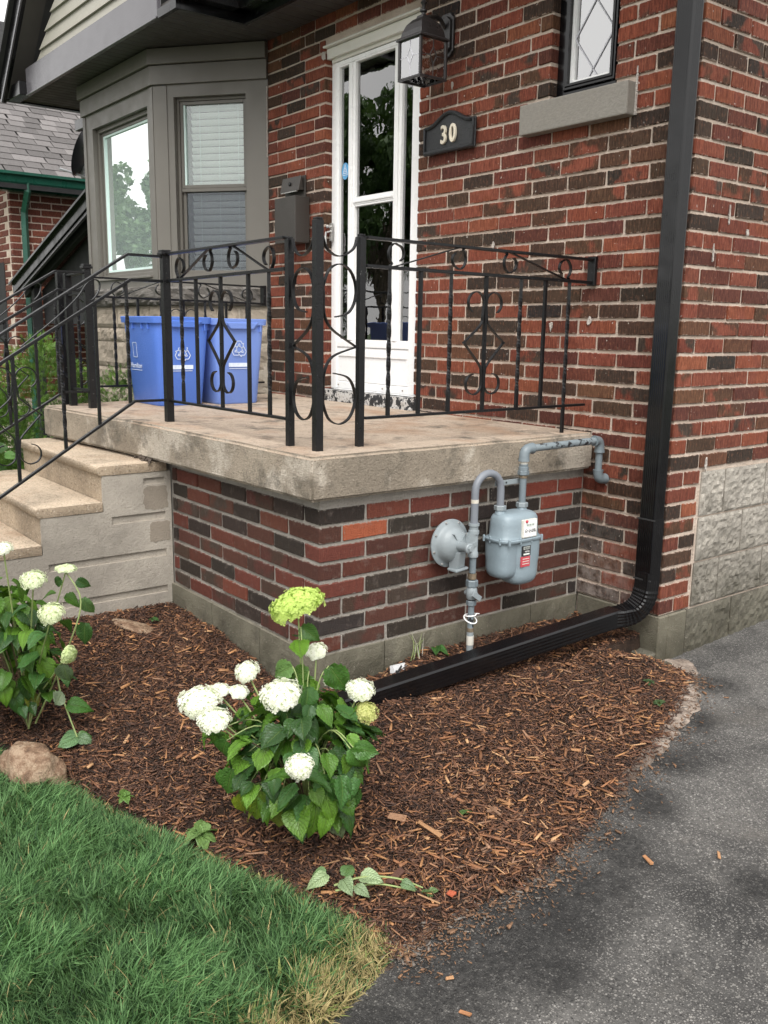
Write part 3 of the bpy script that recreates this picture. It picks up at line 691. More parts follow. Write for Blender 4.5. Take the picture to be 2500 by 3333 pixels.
curtain('curtain', WX0-.15, WX1+.15, y0+.07, 2.0, 3.4, 40, .012, M['curtain_w'], lw)
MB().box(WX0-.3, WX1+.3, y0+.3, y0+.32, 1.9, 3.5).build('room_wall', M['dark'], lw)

# ------------------------------------------------------------------ storm door
yd0 = D+.05
sdn = MB()
sdn.box(DX0, DX0+.045, yd0, yd0+.05, DZ0+.06, 2.66); sdn.box(DX1-.03, DX1, yd0, yd0+.05, DZ0+.06, 2.66)
sdn.box(DX0, DX1, yd0-.004, yd0+.05, 2.662, DZ1)
door = sdn.build('storm_door', M['white'], house, bev=.003)
MB().box(DX0, DX1, D+.012, yd0-.006, 2.645, 2.70).box(DX0-.006, DX1, D-.012, yd0-.005, 2.702, 2.713).build('head_trim', M['oldwhite'], door, bev=.002)
hp = MB().box(DX0+.02, DX1, yd0-.016, yd0-.0045, 2.625, 2.698).build('head_panel', M['oldwhite'], door, bev=.002)
lx0, lx1 = DX0+.047, DX1-.032; yl = yd0-.012
sl = MB(); 
sl.box(lx0, -1.957, yl, yd0+.03, .80, 2.622); sl.box(-1.285, lx1, yl, yd0+.03, .80, 2.622)     # stiles
sl.box(-1.9568, -1.2852, yl, yd0+.03, 2.600, 2.622); sl.box(-1.9568, -1.2852, yl, yd0+.03, 1.045, 1.082)
leafo = sl.build('door_frame', M['white'], door, bev=.004, segs=2)
for xa, xb in ((-1.850, -1.802), (-1.437, -1.389)):
    mu = MB().box(xa, xb, yl+.001, yd0+.028, 1.084, 2.598); mu.box(xa+.013, xb-.013, yl-.006, yl+.0005, 1.086, 2.596)
    mu.build('muntin', M['white'], door, bev=.003)
mu = MB().box(-1.8018, -1.4372, yl+.001, yd0+.028, 1.838, 1.872); mu.box(-1.80, -1.439, yl-.005, yl+.0005, 1.848, 1.862); mu.build('mid_rail', M['white'], door, bev=.003)
bead = MB()
for xa, xb, za, zb in ((-1.957, -1.850, 1.082, 2.60), (-1.389, -1.285, 1.082, 2.60), (-1.802, -1.437, 1.872, 2.60), (-1.802, -1.437, 1.082, 1.838)):
    for a, b, c, d in ((xa, xa+.008, za, zb), (xb-.008, xb, za, zb), (xa+.0082, xb-.0082, zb-.008, zb), (xa+.0082, xb-.0082, za, za+.008)): bead.box(a, b, yl+.004, yd0+.02, c, d)
    MB().box(xa+.004, xb-.004, yd0+.008, yd0+.011, za+.004, zb-.004).build('pane', M['glass_door'], door)
bead.build('glazing_bead', M['white'], door)
MB().box(-1.7998, -1.439, yd0+.016, yd0+.017, 1.086, 1.835).build('insect_screen', M['screen'], door)
kp = MB().box(-1.9568, -1.2852, yd0-.006, yd0+.02, .845, 1.043); kp.box(-1.94, -1.30, yl-.002, yd0-.0065, .99, 1.028)
kp.build('kick_panel', M['white'], door, bev=.003)
MB().box(-1.9568, -1.2852, yl+.001, yd0+.03, .80, .843).box(lx0, lx1, yl-.002, yd0+.02, .792, .799).build('bottom_rail', M['white'], door, bev=.003)
sc = MB()
for x, z in ((-1.94, 2.66), (-1.62, 2.66), (-1.26, 2.66), (-1.93, .822), (-1.50, .822), (-1.32, .822)): sc.lathe((x, yl-.006 if z < 1 else yd0-.017, z), (0, -1, 0), [(.005, 0), (.0045, .002), (.001, .003)], 8)
sc.build('screw', M['rust'], door)
hd = MB(); hx = -2.01
hd.box(hx-.011, hx+.011, yl-.012, yl-.0005, 1.655, 1.755); hd.lathe((hx, yl-.012, 1.735), (0, -1, 0), [(.008, 0), (.008, .02), (.011, .026), (.003, .032)], 12)
hd.tube([(hx, yl-.012, 1.71), (hx, yl-.045, 1.70), (hx+.002, yl-.05, 1.67), (hx+.004, yl-.045, 1.60), (hx+.004, yl-.012, 1.585)], .006, 8)
hd.build('door_handle', M['nickel'], door, smooth=True)
# sticker on the narrow pane
stx, stz, ry = -1.904, 2.035, yd0+.004
stk = MB().prism([(stx+.034*math.cos(t/24*2*math.pi), ry, stz+.046*math.sin(t/24*2*math.pi)) for t in range(24)], (0, 0, 0), (0, -.001, 0)).build('sticker', M['sticker'], door)
pr = MB(); t3 = [V(stx-.024, ry-.002, stz-.022), V(stx+.024, ry-.002, stz-.022), V(stx, ry-.002, stz+.036)]
for a, b in ((0, 1), (1, 2), (2, 0)): pr.bar(t3[a], t3[b], .003, .001, (0, 1, 0))
for i in range(4): pr.bar((stx-.014+i*.003-.002, ry-.002, stz-.012+i*.009), (stx+.014-i*.003+.002, ry-.002, stz-.012+i*.009), .004, .001, (0, 1, 0))
pr.build('sticker_print', M['print'], stk)
# inner door
yi = yd0+.16
inn = MB().box(DX0, DX1, yi, yi+.04, .74, 2.72).build('inner_door', M['doorblack'], house)
pn = MB()
for (a, b, c, d) in ((-1.93, -1.66, .95, 1.60), (-1.57, -1.29, .95, 1.60)):
    pn.box(a, b, yi-.016, yi-.001, c, d)
pn.box(-1.97, -1.25, yi-.012, yi-.0005, 1.67, 1.72)
pn.build('door_panel', M['doorblack'], inn, bev=.012)
for i in range(3):
    for j in range(3):
        a = -1.90+j*.225; MB().box(a, a+.17, yi-.008, yi-.003, 1.76+i*.25, 1.96+i*.25).build('door_light', M['glass_side'], inn)
MB().box(DX0-.02, DX0+.03, yd0+.051, yi, .74, 2.72).box(DX1-.03, DX1+.02, yd0+.051, yi, .74, 2.72).box(DX0+.031, DX1-.031, yd0+.051, yi, 2.70, 2.74).build('door_jamb', M['doorblack'], house)
th = MB().box(DX0-.03, DX1+.03, D-.035, D+.14, .70, .792)
rough_block('door_threshold', M['threshold'], house, (DX0-.03, D-.035, .70), (DX1-DX0+.06, 0, 0), (0, 0, .092), (0, -1, 0), .15, .008, 24, 4, 9, .01)

# ------------------------------------------------------------------ bay window
by = .93; BX0, BX1 = -4.54, -3.30; PR = V(-2.665, D, 0)
dv = (V(BX1, by, 0)-PR); bl = dv.length; dv.normalize(); nv = V(dv.y, -dv.x, 0)
if nv.y > 0: nv = -nv
bay = thing_ = MB()
def ap(s, o, z): p = PR+dv*s+nv*o; return V(p.x, p.y, z)        # point on the angled side
def abox(mb, s0, s1, o0, o1, z0, z1):
    return mb.add([ap(s0, o0, z0), ap(s1, o0, z0), ap(s1, o1, z0), ap(s0, o1, z0), ap(s0, o0, z1), ap(s1, o0, z1), ap(s1, o1, z1), ap(s0, o1, z1)],
                  [(0,3,2,1),(4,5,6,7),(0,1,5,4),(1,2,6,5),(2,3,7,6),(3,0,4,7)])
FX0, FX1, FZ0, FZ1 = -4.365, -3.395, 1.485, 2.555
SZ0, SZ1, SS0, SS1 = 1.475, 2.585, .150, .648
bw = MB()
bw.box(BX0, FX0, by, by+.1, 1.412, 2.88); bw.box(FX1, BX1, by, by+.1, 1.412, 2.88); bw.box(FX0, FX1, by, by+.1, FZ1, 2.88); bw.box(FX0, FX1, by, by+.1, 1.412, FZ0)
abox(bw, 0, SS0, 0, -.1, 1.412, 2.88); abox(bw, SS1, bl-.001, 0, -.1, 1.412, 2.88); abox(bw, SS0, SS1, 0, -.1, SZ1, 2.88); abox(bw, SS0, SS1, 0, -.1, 1.412, SZ0)
bw.add([(BX0, by, 1.412), (BX0-.45, D, 1.412), (BX0-.45, D, 2.88), (BX0, by, 2.88)], [(0, 1, 2, 3)])
bayo = bw.build('bay_window', M['taupe'], house)
def crown(o, z0, z1, name='frieze_board'):
    s = bl; a = ap(0, o, z0); b0 = V(BX1, by-o, z0); 
    # outer corner of offset planes
    c = ap(s, o, z0); tpar = (by-o-c.y)/dv.y; corner = V(c.x+dv.x*tpar, by-o, z0)
    lft = V(BX0-.0, by-o, z0); back = [V(BX0, by-.001, z0), V(BX1, by-.001, z0), ap(0, .001, z0)]
    MB().prism([a, corner, lft]+[back[0], back[1]+V(.0, 0, 0), back[2]], (0, 0, 0), (0, 0, z1-z0)).build(name, M['taupe'], bayo, bev=.0015)
crown(.022, 2.660, 2.772); crown(.042, 2.776, 2.868)
# corner trim boards, slightly proud
MB().box(BX0, BX0+.05, by-.006, by-.0005, 1.412, 2.655).build('corner_board', M['taupe'], bayo, bev=.0015); MB().box(BX1-.055, BX1, by-.006, by-.0005, 1.412, 2.655).build('corner_board', M['taupe'], bayo, bev=.0015)
cb = MB(); abox(cb, bl-.10, bl-.002, .0005, .006, 1.412, 2.655); cb.build('corner_board', M['taupe'], bayo, bev=.0015)
# front picture window
fo = MB()
def fr(mb, x0, x1, z0, z1, t, y0, y1):
    mb.box(x0, x0+t, y0, y1, z0, z1); mb.box(x1-t, x1, y0, y1, z0, z1); mb.box(x0+t+.0003, x1-t-.0003, y0, y1, z1-t, z1); mb.box(x0+t+.0003, x1-t-.0003, y0, y1, z0, z0+t)
fr(fo, FX0, FX1, FZ0, FZ1, .028, by+.035, by+.09); fr(fo, FX0+.0285, FX1-.0285, FZ0+.0285, FZ1-.0285, .022, by+.055, by+.09)
fwn = fo.build('picture_window', M['taupe'], bayo, bev=.002)
fr_ = MB(); fr(fr_, FX0+.051, FX1-.051, FZ0+.051, FZ1-.051, .014, by+.06, by+.088); fr_.build('sash', M['curtain'], fwn)
MB().box(FX0+.055, FX1-.055, by+.071, by+.075, FZ0+.055, FZ1-.055).build('pane', M['glass_bay'], fwn)
MB().box(FX0, FX1, by-.02, by+.034, 1.468, 1.4845).build('sill', M['taupe'], fwn, bev=.003)
curtain('curtain', FX0+.10, FX1-.05, by+.118, 1.3, 2.7, 36, .008, M['curtain'], fwn)
for i in range(26):
    zz = 1.52+i*.038
    MB().obox((FX0+.125, by+.098, zz), (.035, 0, 0), (0, .010, .013), (0, -.001, .0008)).build('blind_slat', M['blind'], fwn)
# side double-hung window on the angled wall
sm_ = MB()
def afr(mb, s0, s1, z0, z1, t, o0, o1, ts=None):
    ts = ts or t; abox(mb, s0, s0+t, o0, o1, z0, z1); abox(mb, s1-ts, s1, o0, o1, z0, z1); abox(mb, s0+t+.0003, s1-ts-.0003, o0, o1, z1-t, z1); abox(mb, s0+t+.0003, s1-ts-.0003, o0, o1, z0, z0+t)
afr(sm_, SS0, SS1, SZ0, SZ1, .018, -.04, -.09); swn = sm_.build('side_window', M['taupe'], bayo, bev=.002)
us = MB(); afr(us, SS0+.019, SS1-.019, 2.035, SZ1-.019, .020, -.05, -.075); us.build('upper_sash', M['taupe'], swn, bev=.0015)
us = MB(); afr(us, SS0+.019, SS1-.019, SZ0+.019, 2.033, .022, -.065, -.085); us.build('lower_sash', M['taupe'], swn, bev=.0015)
us = MB(); abox(us, SS0+.02, SS1-.02, -.046, -.064, 2.012, 2.034); us.build('meeting_rail', M['taupe'], swn, bev=.0015)
wtr = MB(); abox(wtr, SS1-.052, SS1-.040, -.055, -.075, 2.055, SZ1-.04); wtr.build('white_liner', M['curtain'], swn)
pg = MB(); abox(pg, SS0+.04, SS1-.04, -.066, -.069, 2.056, SZ1-.04); pg.build('pane', M['glass_side'], swn)
pg = MB(); abox(pg, SS0+.042, SS1-.042, -.076, -.078, SZ0+.042, 2.010); pg.build('pane', M['glass_side'], swn)
sg = MB(); abox(sg, SS0+.042, SS1-.042, -.0705, -.0712, SZ0+.042, 2.010); sg.build('insect_screen', glass_mat('window screen', 0, (1,1,1), 0, trans=(.80,.80,.82)), swn)
n_sl = 25; zt = 2.535; stp = .0425
slat = None
for i in range(n_sl+1):
    z = zt-i*stp
    if slat is None:
        q = MB()
        rows = [(-.0165, -.016), (-.009, -.004), (.003, .006), (.0165, .015)]
        vs = []; s0, s1 = SS0+.025, SS1-.062
        for dzz, oo in rows: vs += [ap(s0, -.125+oo*.6, dzz), ap(s1, -.125+oo*.6, dzz)]
        for dzz, oo in rows: vs += [ap(s0, -.127+oo*.6, dzz), ap(s1, -.127+oo*.6, dzz)]
        q.add(vs, [(0,1,3,2),(2,3,5,4),(4,5,7,6),(8,10,11,9),(10,12,13,11),(12,14,15,13),(0,8,9,1),(6,7,15,14)])
        slat = q.mesh('blind_slat', smooth=True); slat.materials.append(M['blind'])
    o = link('blind_slat', slat, swn); o.location = (0, 0, z); o.rotation_euler = (0, 0, 0)
lc = MB()
for s in (SS0+.10, SS0+.235, SS0+.37): lc.bar(ap(s, -.108, 1.5), ap(s, -.108, 2.56), .002, .002)
lc.build('blind_cord', M['curtain'], swn)
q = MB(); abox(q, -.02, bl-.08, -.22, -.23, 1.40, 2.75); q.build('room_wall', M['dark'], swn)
# stone base under the bay
base = MB(); base.prism([V(PR.x-.0, D, 0), ap(bl, -.02, 0), V(BX0+.02, by+.02, 0), V(BX0-.4, D, 0)], (0, 0, -.5), (0, 0, 1.285)); bo = base.build('bay_base', mortar_mat('bay mortar', (.40, .35, .28), (.47, .41, .33), (.3, .27, .22)), house)
rr = random.Random(21); k = 200
for (z0, z1) in ((.30, .50), (.505, .70), (.705, .84), (.846, 1.03), (1.036, 1.13), (1.136, 1.28)):
    s = -.005
    while s < bl-.05:
        ln = rr.choice((.16, .22, .28, .34)); e = min(s+ln, bl+.004)
        if bl-e < .08: e = bl+.004
        k += 1; rough_block('stone_block', M['stone'], bo, ap(s+.004, -.006, z0), dv*(e-s-.008), (0, 0, z1-z0-.006), nv, .01, .013, 8, 6, k, .018, .004); s = e
    x = BX1+.003
    while x > BX0+.05:
        ln = rr.choice((.18, .26, .34, .4)); e = max(x-ln, BX0); k += 1
        rough_block('stone_block', M['stone'], bo, (e+.004, by+.006, z0), (x-e-.008, 0, 0), (0, 0, z1-z0-.006), (0, -1, 0), .01, .013, 8, 6, k, .018, .004); x = e
q = MB(); corner_o = .03
c = ap(bl, corner_o, 0); tpar = (by-corner_o-c.y)/dv.y; cor = V(c.x+dv.x*tpar, by-corner_o, 0)
MB().prism([ap(0, corner_o, 0), cor, V(BX0-.03, by-corner_o, 0), V(BX0-.03, by+.1, 0), V(BX1, by+.1, 0), ap(0, -.08, 0)], (0, 0, 1.290), (0, 0, 1.4105)).build('ledge_core', M['sillstone'], bo, bev=.004)
s = 0
for e in (.36, bl+.02):
    k += 1; rough_block('ledge_stone', M['sillstone'], bo, ap(s+.003, corner_o-.004, 1.287), dv*(e-s-.004), (0, 0, .122), nv, .01, .032, 16, 7, k, .02, .006); s = e
k += 1; rough_block('ledge_stone', M['sillstone'], bo, (BX0-.02, by-corner_o+.004, 1.287), (BX1-BX0+.01, 0, 0), (0, 0, .122), (0, -1, 0), .01, .03, 26, 7, k, .02, .006)

# ------------------------------------------------------------------ eaves, gable above the bay
eave = MB().box(-5.30, -2.40, .70, D+.004, 2.905, 2.93).box(-2.41, 1.2, 1.12, D+.004, 2.90, 2.925).build('eave', M['soffit'], house)
sb = None
for i in range(36):
    x = -5.30+i*.0805
    o = MB().box(x+.002, x+.0765, .70, D-.002, 2.875, 2.903).build('soffit_board', M['soffit'], eave, bev=.002)
for i in range(44):
    x = -2.398+i*.0805
    MB().box(x+.002, x+.0765, 1.125, D-.002, 2.872, 2.899).build('soffit_board', M['soffit'], eave, bev=.002)
fa = MB(); fa.box(-5.0, -2.64, .672, .698, 2.858, 3.050); fa.box(-5.0, -2.645, .664, .6715, 2.852, 2.868)
fa.build('fascia', M['fascia'], eave, bev=.003)
fa = MB(); fa.box(-2.639, -2.40, .672, .70, 2.852, 2.90); fa.box(-2.42, -2.398, .701, 1.118, 2.852, 3.12); fa.box(-2.398, 1.3, 1.095, 1.118, 2.852, 3.12)
# K-style gutter along the eave
for (p0, p1, n) in ((V(-2.39, .66, 0), V(-2.39, 1.09, 0), V(1, 0, 0)), (V(-2.39, 1.09, 0), V(1.3, 1.09, 0), V(0, -1, 0))):
    prof = [(0, 2.90), (.07, 2.90), (.085, 2.93), (.10, 2.98), (.12, 3.0), (.12, 3.03), (0, 3.03)]
    fa.prism([p0+n*a+V(0, 0, z) for a, z in prof], (0, 0, 0), p1-p0)
fa.build('gutter', M['blackal'], eave)
# gable wall boards, rake
gy = .725
for i in range(9):
    z = 3.055+i*.098; xl = -4.96+(z-3.05)*1.38; o = MB()
    o.add([(xl, gy-.002, z), (-2.2, gy-.002, z), (-2.2, gy+.016, z+.098), (xl+.13, gy+.016, z+.098), (xl, gy+.03, z), (-2.2, gy+.03, z), (-2.2, gy+.03, z+.098), (xl+.13, gy+.03, z+.098)],
          [(0,1,2,3),(4,7,6,5),(0,4,5,1),(3,2,6,7),(0,3,7,4),(1,5,6,2)])
    o.build('siding_board', M['siding'], house)
dr = V(.723, 0, .691)     # rake direction
n2 = V(-.691, 0, .723)
rk = MB(); a = V(-5.30, 0, 2.86)
def rkp(t, n, y): p = a+dr*t+n2*n; return V(p.x, y, p.z)
def rbox(mb, t0, t1, n0, n1, y0, y1):
    c = [rkp(t, n, y) for y in (y0, y1) for t, n in ((t0, n0), (t1, n0), (t1, n1), (t0, n1))]
    return mb.add(c, [(0,1,2,3),(4,7,6,5),(0,4,5,1),(1,5,6,2),(2,6,7,3),(3,7,4,0)])
rbox(rk, -.02, 3, .0, .16, .585, .61)
rk.build('rake_board', M['blackal'], house)
q = MB(); rbox(q, -.02, 3, .002, .022, .572, .5845); q.build('rake_drip_edge', M['fascia'], house)
q = MB(); rbox(q, .0, 3, .0, .03, .611, gy+.02); q.build('rake_soffit', M['soffit'], house)
q = MB(); rbox(q, -.1, 3, .162, .19, .55, 2.5); q.build('roof', painted('dark shingles', (.05, .05, .05), .9, .2), house)
MB().box(-5.29, -5.003, .62, .71, 2.862, 2.96).build('eave_return', M['blackal'], eave, bev=.003)
MB().box(-5.36, -5.28, .60, D, 2.865, 2.96).build('side_gutter', M['blackal'], eave, bev=.01)
# lower eave stub beyond the bay's left side
MB().box(-5.05, -4.62, 1.05, 1.09, 2.66, 2.74).box(-4.98, -4.66, 1.09, 1.5, 2.70, 2.72).build('lower_eave', M['fascia'], eave, bev=.003)
MB().box(-5.02, -5.0, D, 6, -.3, 2.9).box(-4.98, -4.55, D+.01, D+.03, -.3, 2.9).build('left_wall', M['dark'], house)

# ------------------------------------------------------------------ porch
porch = thing('porch', 'raised brick porch with a thick stained concrete slab beside the gas meter', 'porch', (0, 0, 0))
ps = []; rr = random.Random(31); PP = .0675; bh = .0565
for k in range(8):
    z0 = k*PP+.005
    # front face runs to -X, right face runs to +Y
    hdr = (k % 2 == 1)       # rows alternate which face shows the short end
    # k counted from below; row 8 (top) shows a header on the front face
    e = -.1 if hdr else -.2061
    ps.append(('y', e+J/2, 0, 0, z0, .2 if hdr else .0965, pick(PPAL, None, rr)))
    x = e
    while x > -1.17:
        ps.append(('y', max(x-L+J/2, -1.175), x-J/2, 0, z0, .06, pick(PPAL, None, rr))); x -= L
    y = (.2 if hdr else .0965)+J
    while y < D-.02:
        y1 = min(y+L-J, D-.014)
        if y1-y > .02: ps.append(('x', y, y1, 0, z0, .06, pick(PPAL, None, rr)))
        y += L
# the bright fired bricks the photo shows
def recolor(spec, y_, z_, c):
    for i, s in enumerate(spec):
        if s[0] == 'x' and s[1] <= y_ <= s[2] and s[4] <= z_ <= s[4]+bh: spec[i] = s[:6]+(c,)
recolor(ps, .22, .44, (.36, .10, .048, .1)); recolor(ps, 1.10, .50, (.22, .055, .036, .1)); recolor(ps, 1.27, .50, (.22, .055, .036, .1)); recolor(ps, 1.2, .43, (.22, .055, .036, .1)); recolor(ps, 1.17, .30, (.22, .055, .036, .1))
pc = MB(); pc.box(-2.30, -.0065, .0065, D-.001, -.40, .571)
pco = pc.build('porch_wall', M['mortar_g'], porch)
lay_bricks([s for s in ps if s[2]-s[1] > .02], pco, M['brick_p'], M['brick_p'], 299, bh, seed=8)
k = 300
js = [0.012, .30, .72, 1.10, D-.006]
for a, b in zip(js[:-1], js[1:]):
    k += 1; rough_block('footing_block', M['found'], pco, (.002, a, -.38), (0, b-a-.005, 0), (0, 0, .376), (1, 0, 0), .03, .006, 10, 8, k, .008)
js = [-1.19, -.80, -.40, .012]
for a, b in zip(js[:-1], js[1:]):
    k += 1; rough_block('footing_block', M['found'], pco, (a, -.010, -.38), (b-a-.005, 0, 0), (0, 0, .376), (0, -1, 0), .03, .006, 10, 8, k, .008)
# slab
SP = [(.043, -.060), (.043, D-.004), (-2.60, D-.004), (-2.50, .80), (-2.465, .40), (-2.325, -.188), (-1.17, -.088)]
bm = bmesh.new(); vs = [bm.verts.new((x, y, .572)) for x, y in SP]; f = bm.faces.new(vs)
ex = bmesh.ops.extrude_face_region(bm, geom=[f]); bmesh.ops.translate(bm, verts=[v for v in ex['geom'] if isinstance(v, bmesh.types.BMVert)], vec=(0, 0, .156))
bmesh.ops.recalc_face_normals(bm, faces=bm.faces)
bmesh.ops.bevel(bm, geom=list(bm.edges), offset=.011, segments=3, affect='EDGES')
for it in range(24):
    a = -2.6+it*.11; bmesh.ops.bisect_plane(bm, geom=bm.verts[:]+bm.edges[:]+bm.faces[:], plane_co=(a, 0, 0), plane_no=(1, 0, 0))
for it in range(13):
    a = -.1+it*.115; bmesh.ops.bisect_plane(bm, geom=bm.verts[:]+bm.edges[:]+bm.faces[:], plane_co=(0, a, 0), plane_no=(0, 1, 0))
for v in bm.verts:
    n_ = mnoise.fractal(v.co*6, .8, 2.1, 4)
    if v.co.y < .02 or v.co.x > .02: v.co += Vector((n_*.004, -n_*.004, n_*.003))
me = bpy.data.meshes.new('slab'); bm.to_mesh(me); bm.free(); smooth_mesh(me); me.materials.append(M['slab']); link('slab', me, porch)
# crumbled gap between slab and steps
cr = MB(); rr = random.Random(3)
for i in range(90):
    x = rr.uniform(-2.2, -1.15); s = rr.uniform(.004, .013); c = V(x, -.088-(-.1*(x+1.17)/1.155)*-1-.012+rr.uniform(-.006, .01), .563+rr.uniform(0, .012))
    cr.obox(c, V(rr.uniform(-1, 1), rr.uniform(-1, 1), 0)*s, V(rr.uniform(-1, 1), rr.uniform(-1, 1), .3)*s, V(0, .3, 1)*s*.6)
tag(cr.build('crumbled_mortar', M['bark'], porch), kind='stuff')

# ------------------------------------------------------------------ concrete steps
steps = thing('concrete_steps', 'precast concrete steps with grooved side leading up to the porch slab', 'steps', (-1.7, -.5, -.3))
SX0, SX1 = -2.28, -1.190
TR = [(.560, -.337, -.02), (.405, -.603, -.318), (.250, -.868, -.584), (.095, -1.133, -.849), (-.06, -1.40, -1.114)]
poly = [(-.0, -.6)]
y_back = 0.0
prof = [(.0, -.60), (.0, .52)]
for z, yf, yb in TR: prof += [(yf+.022, z-.04), (yf+.022, z-.155)]
prof[2] = (TR[0][1]+.022, .52)
prof += [(TR[-1][1]+.022, -.60)]
cl = [prof[0], prof[1]]
for z, yf, yb in TR: cl += [(yf+.022, z-.042), (yf+.022, z-.155-.042)]
cl[-1] = (TR[-1][1]+.022, -.60)
MB().prism([(SX0, y, z) for y, z in cl], (0, 0, 0), (SX1-.013-SX0, 0, 0)).build('step_body', M['step'], steps)
MB().prism([(SX1-.0125, y, z) for y, z in cl], (0, 0, 0), (.0022, 0, 0)).build('side_core', M['stepside'], steps)
for z, yf, yb in TR:
    t = MB(); n = 8; ts = .042; pr_ = [(yb, z-ts), (yb, z)]
    for i in range(n+1):
        a = math.pi/2*i/n; pr_.append((yf+.016-.016*math.sin(a), z-.016+.016*math.cos(a)))
    pr_ += [(yf+.004, z-ts+.008), (yf+.012, z-ts)]
    t.prism([(SX0-.02, y, q) for y, q in pr_], (0, 0, 0), (SX1+.024-SX0, 0, 0)); t.build('tread', M['step'], steps, smooth=True, bev=.004, segs=2, ang=50)
# grooved side skin
side = MB(); x0s, x1s = SX1-.010, SX1
def zprof(y):
    z = -.6
    for zt_, yf, yb in TR:
        if y >= yf+.021: return zt_-.043
    return z
GR = [(-.13, -.030, .462, .492), (-.28, -.030, .300, .335), (-.56, -.030, .130, .163), (-.55, -.030, -.040, -.008)]
ys = sorted({-1.378, *[t_[1]+.022 for t_ in TR], *[g[0] for g in GR], *[g[1] for g in GR], -.001})
for a, b in zip(ys[:-1], ys[1:]):
    if b-a < 1e-4: continue
    zt_ = zprof((a+b)/2); cuts = sorted([(g[2], g[3]) for g in GR if g[0] <= a+1e-5 and g[1] >= b-1e-5]); z = -.6
    for c0, c1 in cuts:
        if c1 < zt_: side.box(x0s, x1s, a, b, z, c0); z = c1
    side.box(x0s, x1s, a, b, z, zt_)
me = side.mesh('side_panel'); bm = bmesh.new(); bm.from_mesh(me); bmesh.ops.remove_doubles(bm, verts=bm.verts, dist=.0004)
seen = {}
for f in list(bm.faces):
    kx = tuple(round(q, 4) for q in f.calc_center_median())
    seen.setdefault(kx, []).append(f)
bmesh.ops.delete(bm, geom=[f for l_ in seen.values() if len(l_) > 1 for f in l_], context='FACES_ONLY')
bm.to_mesh(me); bm.free(); me.materials.append(M['stepside']); link('side_panel', me, steps)
wetm = conc_mat('damp concrete', (.34, .29, .235), (.30, .26, .21), .3, agg=.3, rust=0)
rr = random.Random(12)
for n_, (yc, zc, a, b) in enumerate(((-.075, .40, .052, .052), (-.060, .245, .045, .045))):
    ring = [(SX1, yc+a*1.1*max(-1, min(1, 1.35*math.cos(t)))*rr.uniform(.9, 1.05), zc+b*max(-1, min(1, 1.3*math.sin(t)))*rr.uniform(.9, 1.1)) for t in [2*math.pi*i/26 for i in range(26)]]
    MB().prism(ring, (0, 0, 0), (.0012, 0, 0)).build('damp_patch', wetm, steps)

# ------------------------------------------------------------------ wrought iron railings
SQ = lambda s, rot=0: [(s*.7071*math.cos(math.pi/4+rot+i*math.pi/2), s*.7071*math.sin(math.pi/4+rot+i*math.pi/2)) for i in range(4)]
def baluster(parent, p0, p1, twisted, s=.0125):
    p0, p1 = V(*p0), V(*p1); n = 40 if twisted else 1; o = MB()
    if twisted:
        pts = [p0.lerp(p1, i/n) for i in range(n+1)]
        def pf(t): return SQ(s, 2*math.pi*1.6*min(1, max(0, (t-.14)/.72)))
        o.sweep(pts, pf)
    else: o.bar(p0, p1, s, s, (0, 1, 0))
    return o.build('baluster', M['iron'], parent)
def scroll(parent, pl, pts, nrm, name='scroll', w_=.013, t_=.004):
    # pts: 2-D control points in a plane mapping function pl, smoothed by Catmull-Rom
    P = [Vector(p) for p in pts]; out = []
    for i in range(len(P)-1):
        a, b, c, d = P[max(i-1, 0)], P[i], P[i+1], P[min(i+2, len(P)-1)]
        for q in range(7):
            t = q/7; out.append(.5*((2*b)+(c-a)*t+(2*a-5*b+4*c-d)*t*t+(3*b-a-3*c+d)*t**3))
    out.append(P[-1]); pts3 = [pl(p.x, p.y) for p in out]
    prof = [(-t_/2, -w_/2), (t_/2, -w_/2), (t_/2, w_/2), (-t_/2, w_/2)]
    return MB().sweep(pts3, prof, nrm=nrm).build(name, M['iron'], parent)
def curl(cx, cz, r, a0, a1, r1=None, n=9):    # arc points, angles in degrees
    r1 = r1 or r
    return [(cx+(r+(r1-r)*i/(n-1))*math.cos(R(a0+(a1-a0)*i/(n-1))), cz+(r+(r1-r)*i/(n-1))*math.sin(R(a0+(a1-a0)*i/(n-1)))) for i in range(n)]
def s_scroll(parent, pl, nrm, s0, z0, s1, z1, r, flip):
    # a straight bar with a curl at both ends, lying between the two top rails
    zt, zb = max(z0, z1), min(z0, z1)
    if flip > 0:      # rises with s: low curl at s0 side, high curl at s1
        pts = curl(s0, zb+r+.004, r*.55, 330, 60, r*.8)[:5][::1]
        pts = curl(s0+.002, zb+r, r*.62, -60, 90, r*.8, 5)+curl(s0, zb+r, r*.95, 110, 262, r, 6)[0:]+curl(s1, zt-r, r, 82, -70, r*.95, 6)+curl(s1, zt-r, r*.8, -100, -240, r*.6, 5)
    else:
        pts = curl(s0, zt-r, r*.6, 60, -90, r*.8, 5)+curl(s0, zt-r, r*.95, -110, -262, r, 6)+curl(s1, zb+r, r, -82, 70, r*.95, 6)+curl(s1, zb+r, r*.8, 100, 240, r*.6, 5)
    return scroll(parent, pl, pts, nrm)
